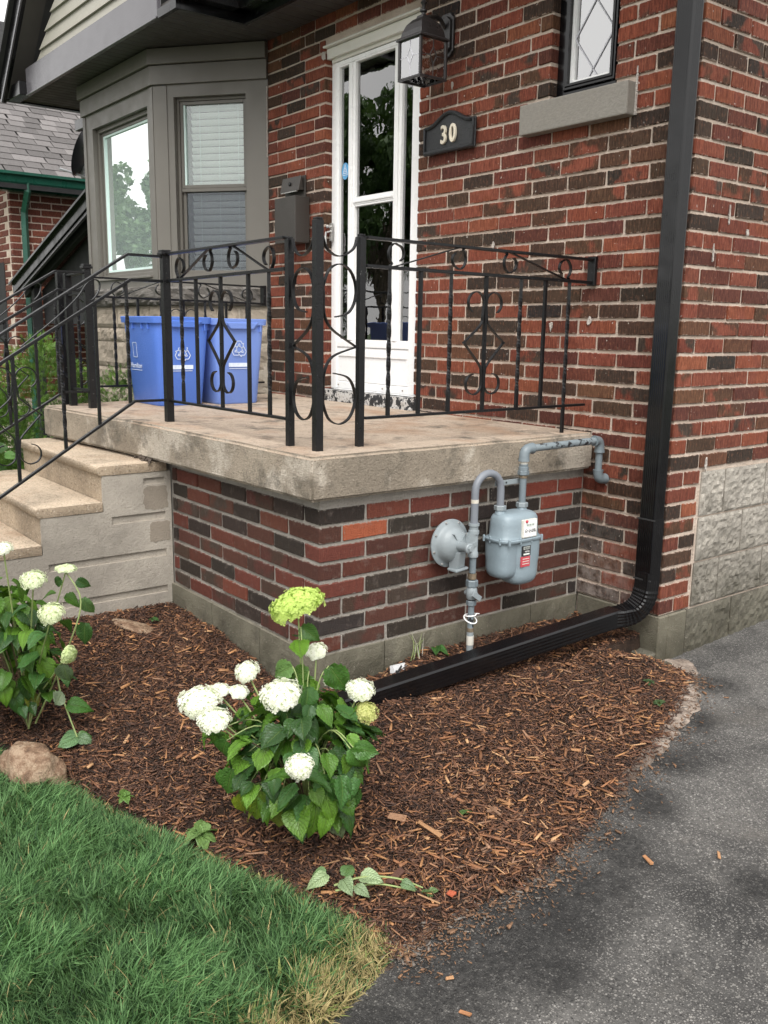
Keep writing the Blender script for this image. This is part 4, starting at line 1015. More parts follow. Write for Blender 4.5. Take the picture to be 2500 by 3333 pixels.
def heart(parent, pl, nrm, s, zc, hw=.108, h=.36):
    for sg in (-1, 1):
        top = zc+h*.43; bot = zc-h*.42; rt_r = .043
        pts = curl(s+sg*(rt_r+.006), top, rt_r*.95, -60 if sg > 0 else 240, 90, rt_r, 6)
        pts += curl(s+sg*(rt_r+.006), top, rt_r, 110 if sg > 0 else 70, 180 if sg > 0 else 0, rt_r*1.0, 4)
        pts += [(s+sg*.012, top-.05), (s+sg*.022, top-.085)]
        scroll(parent, pl, pts+[(s+sg*hw*.96, zc+.005), (s+sg*hw, zc)], nrm)
        pts = curl(s+sg*(rt_r+.008), bot-.01, rt_r*.9, 85 if sg > 0 else 95, -90 if sg > 0 else 270, rt_r, 6)
        pts += curl(s+sg*(rt_r+.008), bot-.01, rt_r, -110 if sg > 0 else 290, -180 if sg > 0 else 360, rt_r, 4)
        pts += [(s+sg*.010, bot+.035), (s+sg*.022, bot+.065)]
        scroll(parent, pl, pts+[(s+sg*hw*.96, zc-.005), (s+sg*hw, zc)], nrm)
def rail(parent, p0, p1, w_=.028, h=.009, name='rail'):
    return MB().bar(p0, p1, w_, h).build(name, M['iron'], parent, bev=.001)
def post(parent, x, y, z0, z1, s=.0255, cap=False):
    o = MB().box(x-s/2, x+s/2, y-s/2, y+s/2, z0, z1)
    if cap: o.box(x-s*.72, x+s*.72, y-s*.72, y+s*.72, z1+.0005, z1+.012); o.box(x-s*.6, x+s*.6, y-s*.6, y+s*.6, z1+.0125, z1+.022)
    else: o.box(x-s*.42, x+s*.42, y-s*.42, y+s*.42, z1+.0005, z1+.008)
    return o.build('post', M['iron'], parent, bev=.0015)
r1 = thing('porch_railing', 'black wrought iron railing round the near porch corner and down the near stair side', 'railing', (-.1, .04, .728), 'wrought iron railings')
zS = .726
post(r1, -.258, .045, zS, 1.458); post(r1, -.082, .048, zS, 1.510, .030); post(r1, -.108, .250, zS, 1.472); post(r1, -1.248, .030, zS, 1.452, .034, True)
# right side panel
def px(s, z):
    s2 = s-.082*(s-.25); return V(-.102+.0757*(s2-.25), s2, z-(z-1.155)*.03*(s-.25)/1.1)
rail(r1, px(.268, 1.469), px(1.503, 1.462), .030, .010); rail(r1, px(.268, 1.372), px(1.503, 1.366), .020, .012); rail(r1, px(.268, .832), px(1.49, .835), .020, .010)
MB().box(-.035, .005, 1.385, 1.403, 1.345, 1.465).build('wall_bracket', M['iron'], r1, bev=.002)
for y, tw in ((.379, 1), (.529, 0), (.684, 1), (.871, 0), (1.067, 1), (1.211, 0), (1.357, 1)):
    q0, q1 = px(y, .836), px(y, 1.366); baluster(r1, (q0.x, q0.y, .729) if y > 1.3 else q0, q1, tw)
s_scroll(r1, px, (1, 0, 0), .412, 1.378, .715, 1.463, .042, 1); s_scroll(r1, px, (1, 0, 0), 1.005, 1.374, 1.318, 1.462, .042, -1)
heart(r1, px, (1, 0, 0), .868, 1.105)
# front panel
py = lambda s, z: V(s, .040, z)
rail(r1, py(-1.235, 1.458), py(-.272, 1.464), .030, .010); rail(r1, py(-1.235, 1.345), py(-.272, 1.357), .020, .012); rail(r1, py(-1.235, .822), py(-.272, .826), .020, .010)
for x, tw in ((-1.118, 1), (-.977, 0), (-.761, 0), (-.541, 0), (-.390, 1)): baluster(r1, (x, .040, .828), (x, .040, 1.352), tw)
s_scroll(r1, py, (0, 1, 0), -1.115, 1.352, -.870, 1.455, .044, 1); s_scroll(r1, py, (0, 1, 0), -.650, 1.356, -.395, 1.458, .044, -1)
heart(r1, py, (0, 1, 0), -.762, 1.095)
# corner cluster scrolls
def cluster(parent, A, B, C, zt, zb):
    for P_, Q_ in ((A, B), (B, C)):
        P_, Q_ = V(*P_, 0), V(*Q_, 0); d = (Q_-P_); ln = d.length-.036; d.normalize(); o = P_+d*.018; n = V(-d.y, d.x, 0)
        pl = lambda s, z: V(o.x+d.x*s, o.y+d.y*s, z)
        fw_ = (P_-V(*A, 0)).length < 1e-6     # which side carries the points of the scrolls
        mir = (lambda s: s) if fw_ else (lambda s: ln-s)
        scroll(parent, pl, [(s, z) for s, z in [(0.003, zt-.01), (ln*.12, zt-.045), (ln*.35, zt-.068), (ln*.6, zt-.066), (ln*.88, zt-.040), (ln-.003, zt+.0)]], n)
        r = ln*.46; c = ln*.5; z1 = zt-.185; z2 = zb+.185
        top = [(mir(ln*.62), z1-r*1.18)]+[(mir(c+(-r)*math.cos(R(a))), z1+r*1.15*math.sin(R(a))) for a in (-60, -25, 10, 50, 90, 130, 170, 190)]
        scroll(parent, pl, top+[(mir(ln*.93), z1-.085), (mir(ln*.70), z1-.135), (mir(.012), z1-.190), (mir(.003), z1-.197)], n)
        bot = [(mir(ln*.66), z2-.115+r*1.2)]+[(mir(c+(-r)*math.cos(R(a))), z2-.115+r*1.15*math.sin(R(a))) for a in (60, 25, -10, -50, -90, -130, -170, -190)]
        scroll(parent, pl, bot+[(mir(ln*.93), z2-.02), (mir(ln*.70), z2+.035), (mir(.012), zt-.382), (mir(.003), zt-.380)], n)
cluster(r1, (-.258, .045), (-.082, .048), (-.108, .250), 1.468, .835)
# stair handrail, near side
def stair_rail(parent, x, yk, zt, zm, zb, sl, yend, yp):
    rail(parent, (x, yp-.017, zt), (x, yk, zt), .028, .010); rail(parent, (x, yk, zt), (x, yend, zt+sl*(yend-yk)), .028, .010)
    rail(parent, (x, yp-.017, zm), (x, yk+.01, zm), .018, .012); rail(parent, (x, yk+.01, zm), (x, yend, zm+sl*(yend-yk)), .018, .012)
    rail(parent, (x, yp-.017, zb), (x, yk+.01, zb), .018, .011); rail(parent, (x, yk+.01, zb), (x, yend, zb+sl*(yend-yk)), .018, .011)
stair_rail(r1, -1.250, -.140, 1.446, 1.342, .826, .632, -1.42, .030)
stf = lambda y, z0, yk=-.14: z0+.632*(y-yk)
for y, tw in ((-.150, 1), (-.290, 0), (-.440, 1), (-.636, 0), (-.83, 1), (-1.0, 0), (-1.2, 1)):
    baluster(r1, (-1.25, y, stf(y, .826)-(0.0 if y not in (-.29,) else 0)), (-1.25, y, stf(y, 1.342)), tw)
sx = lambda s, z: V(-1.25, s, z)
heart(r1, sx, (1, 0, 0), -.636, .785, .098, .35); heart(r1, sx, (1, 0, 0), -1.06, .53, .098, .35)
for ya in (-.42, -.84):
    scroll(r1, sx, [(ya+.12+q, stf(ya+.12+q, 1.342)+z) for q, z in [(-.02, .022), (.005, .012), (.030, .03), (.035, .06), (.015, .085), (-.02, .088), (-.06, .06), (-.14, .035), (-.24, .018), (-.30, .008)]], (1, 0, 0))
# far railing: other side of the steps and left side of the porch
r2 = thing('porch_railing', 'black wrought iron railing on the far left side of the porch beside the cedar shrub', 'railing', (-2.3, .0, .728), 'wrought iron railings')
post(r2, -2.055, -.020, zS, 1.425, .034, True); post(r2, -2.262, -.047, zS, 1.405, .034); post(r2, -2.340, -.060, zS, 1.415, .034); post(r2, -2.36, .11, zS, 1.405, .034)
lp = lambda s, z: V(-2.365-.03*(s-.1), s, z)
rail(r2, (-2.07, -.02, 1.405), (-2.25, -.045, 1.398)); rail(r2, (-2.07, -.02, 1.305), (-2.25, -.045, 1.298), .018, .011); rail(r2, (-2.07, -.02, .822), (-2.25, -.045, .818), .018, .011)
rail(r2, lp(.12, 1.40), lp(1.20, 1.392)); rail(r2, lp(.12, 1.300), lp(1.20, 1.292), .018, .011); rail(r2, lp(.12, .818), lp(1.20, .815), .018, .011)
MB().box(-2.425, -2.385, 1.195, 1.215, 1.28, 1.40).build('wall_bracket', M['iron'], r2)
for y, tw in ((.24, 1), (.38, 0), (.52, 1), (.66, 0), (.80, 1), (.94, 0), (1.08, 1)): baluster(r2, lp(y, .82), lp(y, 1.296), tw)
baluster(r2, (-2.16, -.034, .822), (-2.16, -.034, 1.30), 1)
s_scroll(r2, lp, (1, 0, 0), .27, 1.302, .52, 1.396, .042, 1); s_scroll(r2, lp, (1, 0, 0), .80, 1.298, 1.08, 1.393, .042, -1)
heart(r2, lp, (1, 0, 0), .66, 1.06, .10, .33)
cluster(r2, (-2.262, -.047), (-2.345, -.060), (-2.36, .11), 1.40, .83)
stair_rail(r2, -2.055, -.178, 1.405, 1.318, .815, .60, -1.3, -.02)
for y, tw in ((-.185, 1), (-.29, 0), (-.43, 1), (-.60, 0), (-.78, 1), (-.95, 0)): baluster(r2, (-2.055, y, .815+.6*(y+.178)), (-2.055, y, 1.318+.6*(y+.178)), tw)
lx_ = lambda s, z: V(-2.055, s, z)
scroll(r2, lx_, [(-.285+q, 1.318+.6*(-.107+q)+z) for q, z in [(-.02, .022), (.005, .012), (.030, .03), (.035, .06), (.015, .085), (-.02, .088), (-.06, .06), (-.14, .035), (-.24, .018)]], (1, 0, 0))
heart(r2, lx_, (1, 0, 0), -.43, .90, .095, .34); heart(r2, lx_, (1, 0, 0), -.86, .64, .095, .34)

# ------------------------------------------------------------------ lettering helper
def text_mesh(body, size, extr, mt, name, parent, M4, bev=0):
    cu = bpy.data.curves.new('t', 'FONT'); cu.body = body; cu.size = size; cu.extrude = extr; cu.align_x = 'CENTER'; cu.align_y = 'CENTER'; cu.bevel_depth = bev; cu.resolution_u = 3
    ob = bpy.data.objects.new('t', cu); col.objects.link(ob)
    dg = bpy.context.evaluated_depsgraph_get(); me = bpy.data.meshes.new_from_object(ob.evaluated_get(dg))
    bpy.data.objects.remove(ob); me.name = name; me.transform(M4); me.materials.clear(); me.materials.append(mt)
    return link(name, me, parent)
def frame4(o, ux, uz):
    ux, uz = Vector(ux).normalized(), Vector(uz).normalized(); n = ux.cross(uz)
    m_ = Matrix((ux, uz, n)).transposed().to_4x4(); m_.translation = Vector(o); return m_

# ------------------------------------------------------------------ house number plaque
pl = thing('number_plaque', 'black arched house number plaque reading 30 on the brick beside the storm door', 'sign', (-.93, D, 2.08))
def arch(x0, x1, z0, z1, rise, n=20):
    pts = [(x0, z0), (x1, z0)]
    for i in range(n+1):
        t = 1-i/n; e = math.sin(math.pi*min(max((t-.06)/.88, 0), 1))**2*rise
        pts.append((x0+(x1-x0)*t, z1+e))
    return pts
A0 = arch(-1.118, -.748, 2.002, 2.138, .052)
MB().prism([(x, D-.016, z) for x, z in A0], (0, 0, 0), (0, -.010, 0)).build('plaque', M['signblack'], pl, bev=.002)
# raised rim
cx_, cz_ = -.933, 2.08; ring = [V(x, D-.028, z) for x, z in arch(-1.108, -.758, 2.012, 2.128, .052)]
MB().sweep(ring, [(.010*math.cos(a*math.pi/4), .009*math.sin(a*math.pi/4)) for a in range(8)], closed=True, nrm=(0, 1, 0)).build('rim', M['signblack'], pl, smooth=True)
for ch, xx in (('3', -.962), ('0', -.897)):
    text_mesh(ch, .118, .004, M['brass'], 'digit', pl, frame4((xx, D-.032, 2.078), (1, 0, 0), (0, 0, 1)) @ Matrix.Diagonal((.82, 1, 1, 1)), .0022)

# ------------------------------------------------------------------ wall lantern
lt = thing('wall_lantern', 'bronze carriage lantern with leaded glass panes mounted right of the storm door', 'lantern', (-.985, D, 2.54))
bpx, bpz = -.985, 2.535
def octo(w_, h, c): return [(-w_+c, -h), (w_-c, -h), (w_, -h+c), (w_, h-c), (w_-c, h), (-w_+c, h), (-w_, h-c), (-w_, -h+c)]
q = MB()
for w_, h, c, a, b in ((.050, .098, .022, -.001, -.016), (.038, .080, .018, -.0165, -.028)):
    q.prism([(bpx+x, D+a, bpz+z) for x, z in octo(w_, h, c)], (0, 0, 0), (0, b-a, 0))
q.build('back_plate', M['lamp'], lt, bev=.003)
lc_ = V(-.935, 1.205, 0); hw = .076
MB().tube([(bpx+.005, D-.028, bpz+.03), (bpx+.01, D-.06, bpz+.058), (bpx+.02, D-.10, bpz+.062), (bpx+.035, D-.14, bpz+.048), (lc_.x, lc_.y+.03, 2.575)], .010, 8).build('arm', M['lamp'], lt, smooth=True)
def ring_loft(mb, secs):          # square sections (half width, z) round lc_
    vs = []; fs = []
    for h_, z in secs: vs += [(lc_.x-h_, lc_.y-h_, z), (lc_.x+h_, lc_.y-h_, z), (lc_.x+h_, lc_.y+h_, z), (lc_.x-h_, lc_.y+h_, z)]
    for i in range(len(secs)-1):
        for a in range(4): fs.append((i*4+a, i*4+(a+1) % 4, (i+1)*4+(a+1) % 4, (i+1)*4+a))
    fs += [(3, 2, 1, 0), tuple(len(vs)-4+a for a in range(4))]; return mb.add(vs, fs)
zc0, zc1 = 2.300, 2.462
ring_loft(MB(), [(hw+.014, zc1), (hw+.014, zc1+.006), (hw-.002, zc1+.016), (hw-.006, zc1+.040), (hw-.020, zc1+.072), (hw-.040, zc1+.094), (hw-.052, zc1+.100), (.022, zc1+.108), (.020, zc1+.112)]).build('cap', M['lamp'], lt, bev=.001)
MB().lathe((lc_.x, lc_.y, zc1+.112), (0, 0, 1), [(.010, 0), (.010, .012), (.017, .018), (.017, .024), (.008, .03), (.009, .045), (.016, .055), (.008, .066), (.007, .075), (.011, .083), (.004, .098), (.001, .13)], 12).build('finial', M['lamp'], lt, smooth=True)
cg = MB(); b_ = .006
for sx_ in (-1, 1):
    for sy_ in (-1, 1): cg.box(lc_.x+sx_*hw-b_, lc_.x+sx_*hw+b_, lc_.y+sy_*hw-b_, lc_.y+sy_*hw+b_, zc0, zc1-.0005)
for sgn in (-1, 1):
    for z in (zc0-.011,):
        cg.box(lc_.x-hw-b_, lc_.x+hw+b_, lc_.y+sgn*hw-b_, lc_.y+sgn*hw+b_, z, z+.0105); cg.box(lc_.x+sgn*hw-b_, lc_.x+sgn*hw+b_, lc_.y-hw+b_+.0003, lc_.y+hw-b_-.0003, z, z+.0105)
cg.build('cage', M['lamp'], lt, bev=.001)
for ax in (0, 1):
    for sgn in (-1, 1):
        if ax == 0: o = V(lc_.x+sgn*(hw-.001), lc_.y, 0); u_ = V(0, 1, 0)
        else: o = V(lc_.x, lc_.y+sgn*(hw-.001), 0); u_ = V(1, 0, 0)
        n_ = V(1, 0, 0) if ax == 0 else V(0, 1, 0); zc = (zc0+zc1)/2+.008; W = hw-.007
        pv = MB().obox(o+V(0, 0, (zc0+zc1)/2), u_*W, n_*.0008, V(0, 0, (zc1-zc0)/2-.001)).build('pane', M['glass_lamp'], lt)
        ld = MB(); on = o+n_*sgn*.0016
        dm = [on+V(0, 0, zc+.036), on+u_*.020+V(0, 0, zc), on+V(0, 0, zc-.036), on-u_*.020+V(0, 0, zc)]
        for i in range(4): ld.bar(dm[i], dm[(i+1) % 4], .0028, .0016, n_)
        ld.bar(dm[0], on+V(0, 0, zc1-.004), .0026, .0016, n_); ld.bar(dm[2], on+V(0, 0, zc0+.002), .0026, .0016, n_); ld.bar(dm[1], on+u_*W+V(0, 0, zc-.002), .0026, .0016, n_); ld.bar(dm[3], on-u_*W+V(0, 0, zc-.002), .0026, .0016, n_)
        ld.build('lead_came', M['lead_d'] if ax == 0 else M['lead'], pv)
MB().lathe((lc_.x, lc_.y, zc1-.01), (0, 0, -1), [(.012, 0), (.013, .03), (.024, .05), (.030, .075), (.026, .10), (.010, .117), (.001, .12)], 14).build('bulb', M['bulb'], lt, smooth=True)

# ------------------------------------------------------------------ mailbox
mb_ = thing('mailbox', 'tall bronze wall mailbox with its lid plate raised, between bay window and door', 'mailbox', (-2.3, D, 1.9))
MB().box(-2.408, -2.175, 1.292, D-.012, 1.650, 1.915).build('box', M['mailbox'], mb_, bev=.004, segs=2)
MB().box(-2.45, -2.225, D-.012, D-.002, 1.66, 2.045).build('back_plate', M['mailbox'], mb_, bev=.002)
q = MB(); q.add([(-2.44, D-.014, 1.96), (-2.235, D-.014, 1.96), (-2.235, D-.028, 2.040), (-2.44, D-.028, 2.040), (-2.44, D-.055, 1.955), (-2.235, D-.055, 1.955), (-2.235, D-.034, 2.042), (-2.44, D-.034, 2.042)],
      [(0,1,2,3),(4,7,6,5),(0,4,5,1),(3,2,6,7),(0,3,7,4),(1,5,6,2)])
q.build('lid', M['mailbox'], mb_, bev=.002)
MB().lathe((-2.335, D-.045, 1.998), (0, -1, .2), [(.011, 0), (.011, .008), (.007, .010), (.001, .011)], 14).build('lock', M['blackal'], mb_)
MB().bar((-2.425, D-.052, 1.952), (-2.25, D-.052, 1.952), .01, .005).build('lid_lip', M['nickel'], mb_)

# ------------------------------------------------------------------ downspout
ds = thing('downspout', 'black ribbed aluminium downspout running down the house corner and out over the mulch', 'downspout', (.385, 1.34, 0))
def ribbed(w_, d_, ribs=7, dep=.0018):
    # rectangular section with flutes on the wide sides
    pts = []
    def edge(p, q, n_, inw):
        for i in range(n_):
            t = i/n_; a = (p[0]+(q[0]-p[0])*t, p[1]+(q[1]-p[1])*t)
            k_ = dep if (i % 2 == 1) else 0
            pts.append((a[0]+inw[0]*k_, a[1]+inw[1]*k_))
    c = .0065; W, H = w_/2, d_/2
    edge((-W+c, -H), (W-c, -H), ribs*2+1, (0, 1)); pts.append((W-c, -H)); edge((W, -H+c), (W, H-c), 9, (-1, 0)); pts.append((W, H-c))
    edge((W-c, H), (-W+c, H), ribs*2+1, (0, -1)); pts.append((-W+c, H)); edge((-W, H-c), (-W, -H+c), 9, (1, 0)); pts.append((-W, -H+c))
    return pts
dx, dy = .404, 1.345
MB().sweep([(dx, dy, 3.0), (dx, dy, .36)], ribbed(.080, .062), nrm=(0, 1, 0)).build('upper_pipe', M['blackal'], ds)
MB().sweep([(dx, dy, .42), (dx, dy, .165)], ribbed(.085, .067), nrm=(0, 1, 0)).build('sleeve', M['blackal'], ds)
L0, L1 = V(.335, 1.22, .004), V(.205, -.05, -.108); hd_ = (L1-L0).normalized(); side_n = hd_.cross(V(0, 0, 1)).normalized()
def sweep_n(mb, pts, secf, bdir):
    n = len(pts); vs = []; k_ = 0
    for i, p in enumerate(pts):
        d = (pts[min(i+1, n-1)]-pts[max(i-1, 0)]).normalized(); a = (bdir-d*bdir.dot(d)).normalized(); b = a.cross(d).normalized(); sec = secf(i/(n-1)); k_ = len(sec)
        vs += [p+a*x+b*y for x, y in sec]
    fs = [(i*k_+q, i*k_+(q+1) % k_, (i+1)*k_+(q+1) % k_, (i+1)*k_+q) for i in range(n-1) for q in range(k_)]
    fs += [tuple(range(k_))[::-1], tuple((n-1)*k_+q for q in range(k_))]; return mb.add(vs, fs)
cp = [V(dx, dy, .20), V(dx, dy-.001, .135), V(dx-.006, dy-.012, .075), V(dx-.024, dy-.040, .030), V(dx-.048, dy-.082, .010), L0]; N = 34; pts = []
for i in range(N+1):
    t = i/N*(len(cp)-1); k_ = min(int(t), len(cp)-2); t -= k_; a_, b_, c_, d_ = cp[max(k_-1, 0)], cp[k_], cp[k_+1], cp[min(k_+2, len(cp)-1)]
    pts.append(.5*((2*b_)+(c_-a_)*t+(2*a_-5*b_+4*c_-d_)*t*t+(3*b_-a_-3*c_+d_)*t**3))
def esec(t):
    k_ = 1+(.05 if int(t*N) % 2 else 0) if .22 < t < .80 else 1.0
    return [(x*k_, y*k_) for x, y in ribbed(.080, .072, 7, .0012)]
sweep_n(MB(), pts, esec, side_n).build('elbow', M['blackal'], ds)
sweep_n(MB(), [L0-hd_*.02, L0.lerp(L1, .5), L1], lambda t: ribbed(.080, .076, 8, .0005), side_n).build('lower_pipe', M['blackal'], ds)
MB().box(dx-.042, dx+.042, dy-.036, dy-.0336, .416, .422).box(dx-.042, dx+.042, dy-.036, dy-.0336, .166, .172).build('seam', M['lead_d'], ds)

# ------------------------------------------------------------------ gas meter
gm = thing('gas_meter', 'grey gas meter with round regulator and pipes mounted on the porch side wall', 'gas meter', (.1, .8, .1))
def rrect(cx, cy, hx_, hy_, e=3.2, k=28):
    out = []
    for i in range(k):
        t = 2*math.pi*i/k; c, s_ = math.cos(t), math.sin(t)
        out.append((cx+hx_*math.copysign(abs(c)**(2/e), c), cy+hy_*math.copysign(abs(s_)**(2/e), s_)))
    return out
def loft(mb, secs):
    k = len(secs[0][0]); vs = []
    for pts_, z in secs: vs += [(x, y, z) for x, y in pts_]
    fs = [(i*k+q, i*k+(q+1) % k, (i+1)*k+(q+1) % k, (i+1)*k+q) for i in range(len(secs)-1) for q in range(k)]
    fs += [tuple(range(k))[::-1], tuple((len(secs)-1)*k+q for q in range(k))]; return mb.add(vs, fs)
mx_, my_ = .128, .838
hX, hY = .068, .108
secs = [(rrect(mx_, my_, hX-.003, hY-.003, 4), .362), (rrect(mx_, my_, hX-.006, hY-.008, 3.6), .372), (rrect(mx_, my_, hX-.006, hY-.010, 3.6), .41), (rrect(mx_, my_, hX-.008, hY-.013, 3.6), .438), (rrect(mx_, my_, hX-.013, hY-.019, 3.4), .450), (rrect(mx_, my_, hX-.024, hY-.032, 3.2), .458), (rrect(mx_, my_, hX-.040, hY-.060, 3), .461)]
loft(MB(), secs).build('upper_case', M['gasgrey'], gm, smooth=True)
q = MB(); loft(q, [(rrect(mx_, my_, hX+.004, hY+.004, 4), .349), (rrect(mx_, my_, hX+.006, hY+.006, 4), .352), (rrect(mx_, my_, hX+.006, hY+.006, 4), .3585), (rrect(mx_, my_, hX+.003, hY+.003, 4), .3615)])
q.build('flange', M['gasgrey'], gm, smooth=True)
# lower case: two bellows lobes side by side
for yy, zb_, xo, hy_ in ((my_-.052, .198, -.010, .054), (my_+.030, .166, .004, .077)):
    ss_ = []
    for i in range(12):
        t = i/11; z = .3485-(.3485-zb_)*math.sin(t*math.pi/2)
        k_ = 1-.06*t if t < .5 else .97-.62*((t-.5)/.5)**2.2
        ss_.append((rrect(mx_+xo*.8, yy, (hX-.002-abs(xo)*.3)*k_, hy_*k_, 2.8 if t > .3 else 3.4, 26), z))
    loft(MB(), ss_).build('lower_case', M['gasgrey'], gm, smooth=True)
for a, b in ((mx_+hX, my_-.09), (mx_+hX, my_-.03), (mx_+hX, my_+.03), (mx_+hX, my_+.09), (mx_-.02, my_-hY), (mx_+.035, my_-hY), (mx_-.055, my_-hY)):
    MB().lathe((a, b, .341), (0, 0, 1), [(.005, .002), (.005, .024), (.003, .027), (.001, .028)], 8).build('bolt', M['gasgrey'], gm)
# index window, label plates (front of the case, facing +X)
fx = mx_+hX-.006; my0 = my_; my_ = my_-.030
q = MB().box(fx-.01, fx+.008, my_+.008, my_+.088, .364, .436).build('index_box', M['ptag'], gm, bev=.003, segs=2)
MB().box(fx+.0085, fx+.0095, my_+.014, my_+.082, .369, .431).build('index_face', M['white'], q)
MB().box(fx+.0098, fx+.0104, my_+.022, my_+.070, .409, .422).build('digit_window', M['blind'], q)
for i in range(5): text_mesh('0', .0095, .0003, M['labelblack'], 'digit', q, frame4((fx+.0112, my_+.028+i*.009, .4155), (0, 1, 0), (0, 0, 1)))
for yy in (.026, .046):
    q2 = MB().lathe((fx+.0097, my_+yy, .392), (1, 0, 0), [(.0075, 0), (.0075, .0006)], 16); q2.build('dial', M['labelblack'], q)
    MB().lathe((fx+.0104, my_+yy, .392), (1, 0, 0), [(.006, 0), (.006, .0004)], 16).build('dial_face', M['white'], q)
    MB().obox((fx+.0112, my_+yy, .392), (0, .005, .002), (.0003, 0, 0), (0, -.0004, .0012)).build('needle', M['labelblack'], q)
text_mesh('CUBIC\nMETRES', .0075, .0003, M['labelblack'], 'lettering', q, frame4((fx+.0112, my_+.066, .392), (0, 1, 0), (0, 0, 1)))
MB().lathe((fx+.009, my_+.026, .430), (1, 0, 0), [(.006, 0), (.006, .004), (.003, .006)], 12).build('seal', M['red'], q)
fx2 = mx_+hX-.0
q = MB().box(fx2-.004, fx2+.0015, my_+.012, my_+.058, .292, .332).build('barcode_label', M['labelblack'], gm)
bc = MB().box(fx2+.0017, fx2+.0021, my_+.018, my_+.052, .318, .329); rr = random.Random(4)
bc.build('label_patch', M['blind'], q)
bars = MB(); yy = my_+.020
while yy < my_+.050: w_ = rr.uniform(.0006, .0016); bars.box(fx2+.0023, fx2+.0026, yy, yy+w_, .319, .328); yy += w_+rr.uniform(.0006, .0014)
bars.build('barcode', M['labelblack'], q)
text_mesh('METER', .0085, .0003, M['white'], 'lettering', q, frame4((fx2+.0022, my_+.038, .309), (0, 1, 0), (0, 0, 1)))
MB().box(fx2+.0017, fx2+.0021, my_+.018, my_+.052, .296, .302).build('label_strip', M['blind'], q)
q = MB().box(fx2-.006, fx2-.0005, my_+.010, my_+.058, .248, .289).build('red_label', M['red'], gm)
for z in (.258, .268, .278): MB().box(fx2-.0003, fx2+.0001, my_+.016, my_+.053, z, z+.003).build('label_line', M['ptag'], q)
my_ = my0
# outlet, inlet, loop
tp = MB(); tp.lathe((.115, .770, .452), (0, 0, 1), [(.021, 0), (.019, .012), (.017, .016)], 16); tp.lathe((.115, .892, .452), (0, 0, 1), [(.021, 0), (.019, .012), (.017, .016)], 16)
tp.build('spud', M['gasgrey'], gm, smooth=True)
def hexn(p, d, r, h): return MB().lathe(p, d, [(r*.9, 0), (r, h*.12), (r, h*.88), (r*.9, h)], 6)
hexn((.115, .770, .468), (0, 0, 1), .024, .020).build('union_nut', M['regul'], gm); hexn((.115, .892, .468), (0, 0, 1), .024, .020).build('union_nut', M['regul'], gm)
lo = [V(.115, .770, .488), V(.115, .770, .545)]
for i in range(1, 12):
    a = math.pi*i/12; lo.append(V(.115-.004*i/12, .7035+.0665*math.cos(a), .553+.066*math.sin(a)))
lo += [V(.111, .637, .545), V(.111, .637, .425)]
MB().tube(lo, .0148, 14).build('loop_pipe', M['conduit'], gm, smooth=True)
MB().lathe((.111, .637, .510), (0, 0, 1), [(.0154, 0), (.0154, .014)], 16).build('white_band', M['ptag'], gm, smooth=True)
MB().box(.090, .094, .760, .895, .560, .580).build('bracket_bar', M['regul'], gm, bev=.001)
MB().lathe((.0945, .82, .570), (1, 0, 0), [(.004, 0), (.004, .0006)], 12).build('bracket_hole', M['dark'], gm)
# fittings down the riser
ri = MB(); X, Y = .111, .637
ri.lathe((X, Y, .390), (0, 0, 1), [(.021, 0), (.021, .014), (.017, .016), (.017, .030), (.021, .032), (.021, .042)], 16)
ri.lathe((X, Y, .30), (0, 0, 1), [(.020, 0), (.020, .018), (.017, .022), (.018, .088)], 16); ri.build('regulator_tee', M['regul'], gm, smooth=True)
MB().tube([(X, Y, .302), (X, Y, .236)], .0135, 14).build('riser', M['gaspipe'], gm, smooth=True)
MB().lathe((X, Y, .212), (0, 0, 1), [(.0165, 0), (.0165, .022)], 14).build('collar', M['rust'], gm, smooth=True)
hexn((X, Y, .180), (0, 0, 1), .024, .028).build('valve_nut', M['gaspipe'], gm); 
q = MB(); q.lathe((X, Y, .13), (0, 0, 1), [(.016, 0), (.021, .008), (.023, .025), (.021, .042), (.017, .05)], 14); q.lathe((X-.03, Y, .152), (1, 0, 0), [(.012, 0), (.014, .03), (.014, .05), (.009, .06)], 12)
q.obox((X+.033, Y-.004, .150), (.004, 0, 0), (0, .020, -.014), (0, .006, .008)); q.build('shutoff_valve', M['regul'], gm, smooth=True)
hexn((X, Y, .105), (0, 0, 1), .020, .020).build('valve_nut', M['gaspipe'], gm)
MB().tube([(X, Y, .106), (X, Y, .07)], .013, 12).build('riser', M['gaspipe'], gm, smooth=True); MB().tube([(X, Y, .071), (X, Y, .012)], .0125, 12).build('riser', M['flake'], gm, smooth=True)
MB().lathe((X, Y, .004), (0, 0, 1), [(.0145, -.006), (.0145, .01)], 12).build('collar', M['rust'], gm, smooth=True); MB().tube([(X, Y, .01), (X, Y, -.15)], .014, 12).build('riser', M['regul'], gm, smooth=True)
MB().tube([(X+.0005, Y, -.018), (X+.0005, Y, -.055)], .0148, 14).build('white_wrap', M['ptag'], gm, smooth=True)
ri2 = MB(); ri2.tube([V(X+.021*math.cos(t), Y+.021*math.sin(t), .066+.003*math.sin(t+1)) for t in [2*math.pi*i/20 for i in range(20)]], .0025, 6, closed=True)
ri2.build('wire_ring', M['white'], gm, smooth=True)
MB().tube([V(X+.025*math.cos(t), Y-.002+.025*math.sin(t), .050-.012*math.cos(t)) for t in [2*math.pi*i/20 for i in range(20)]], .0025, 6, closed=True).build('wire_ring', M['white'], gm, smooth=True)
MB().tube([(X+.0, Y+.021, .068), (X, Y+.045, .062)], .0025, 6).build('wire_tail', M['white'], gm)
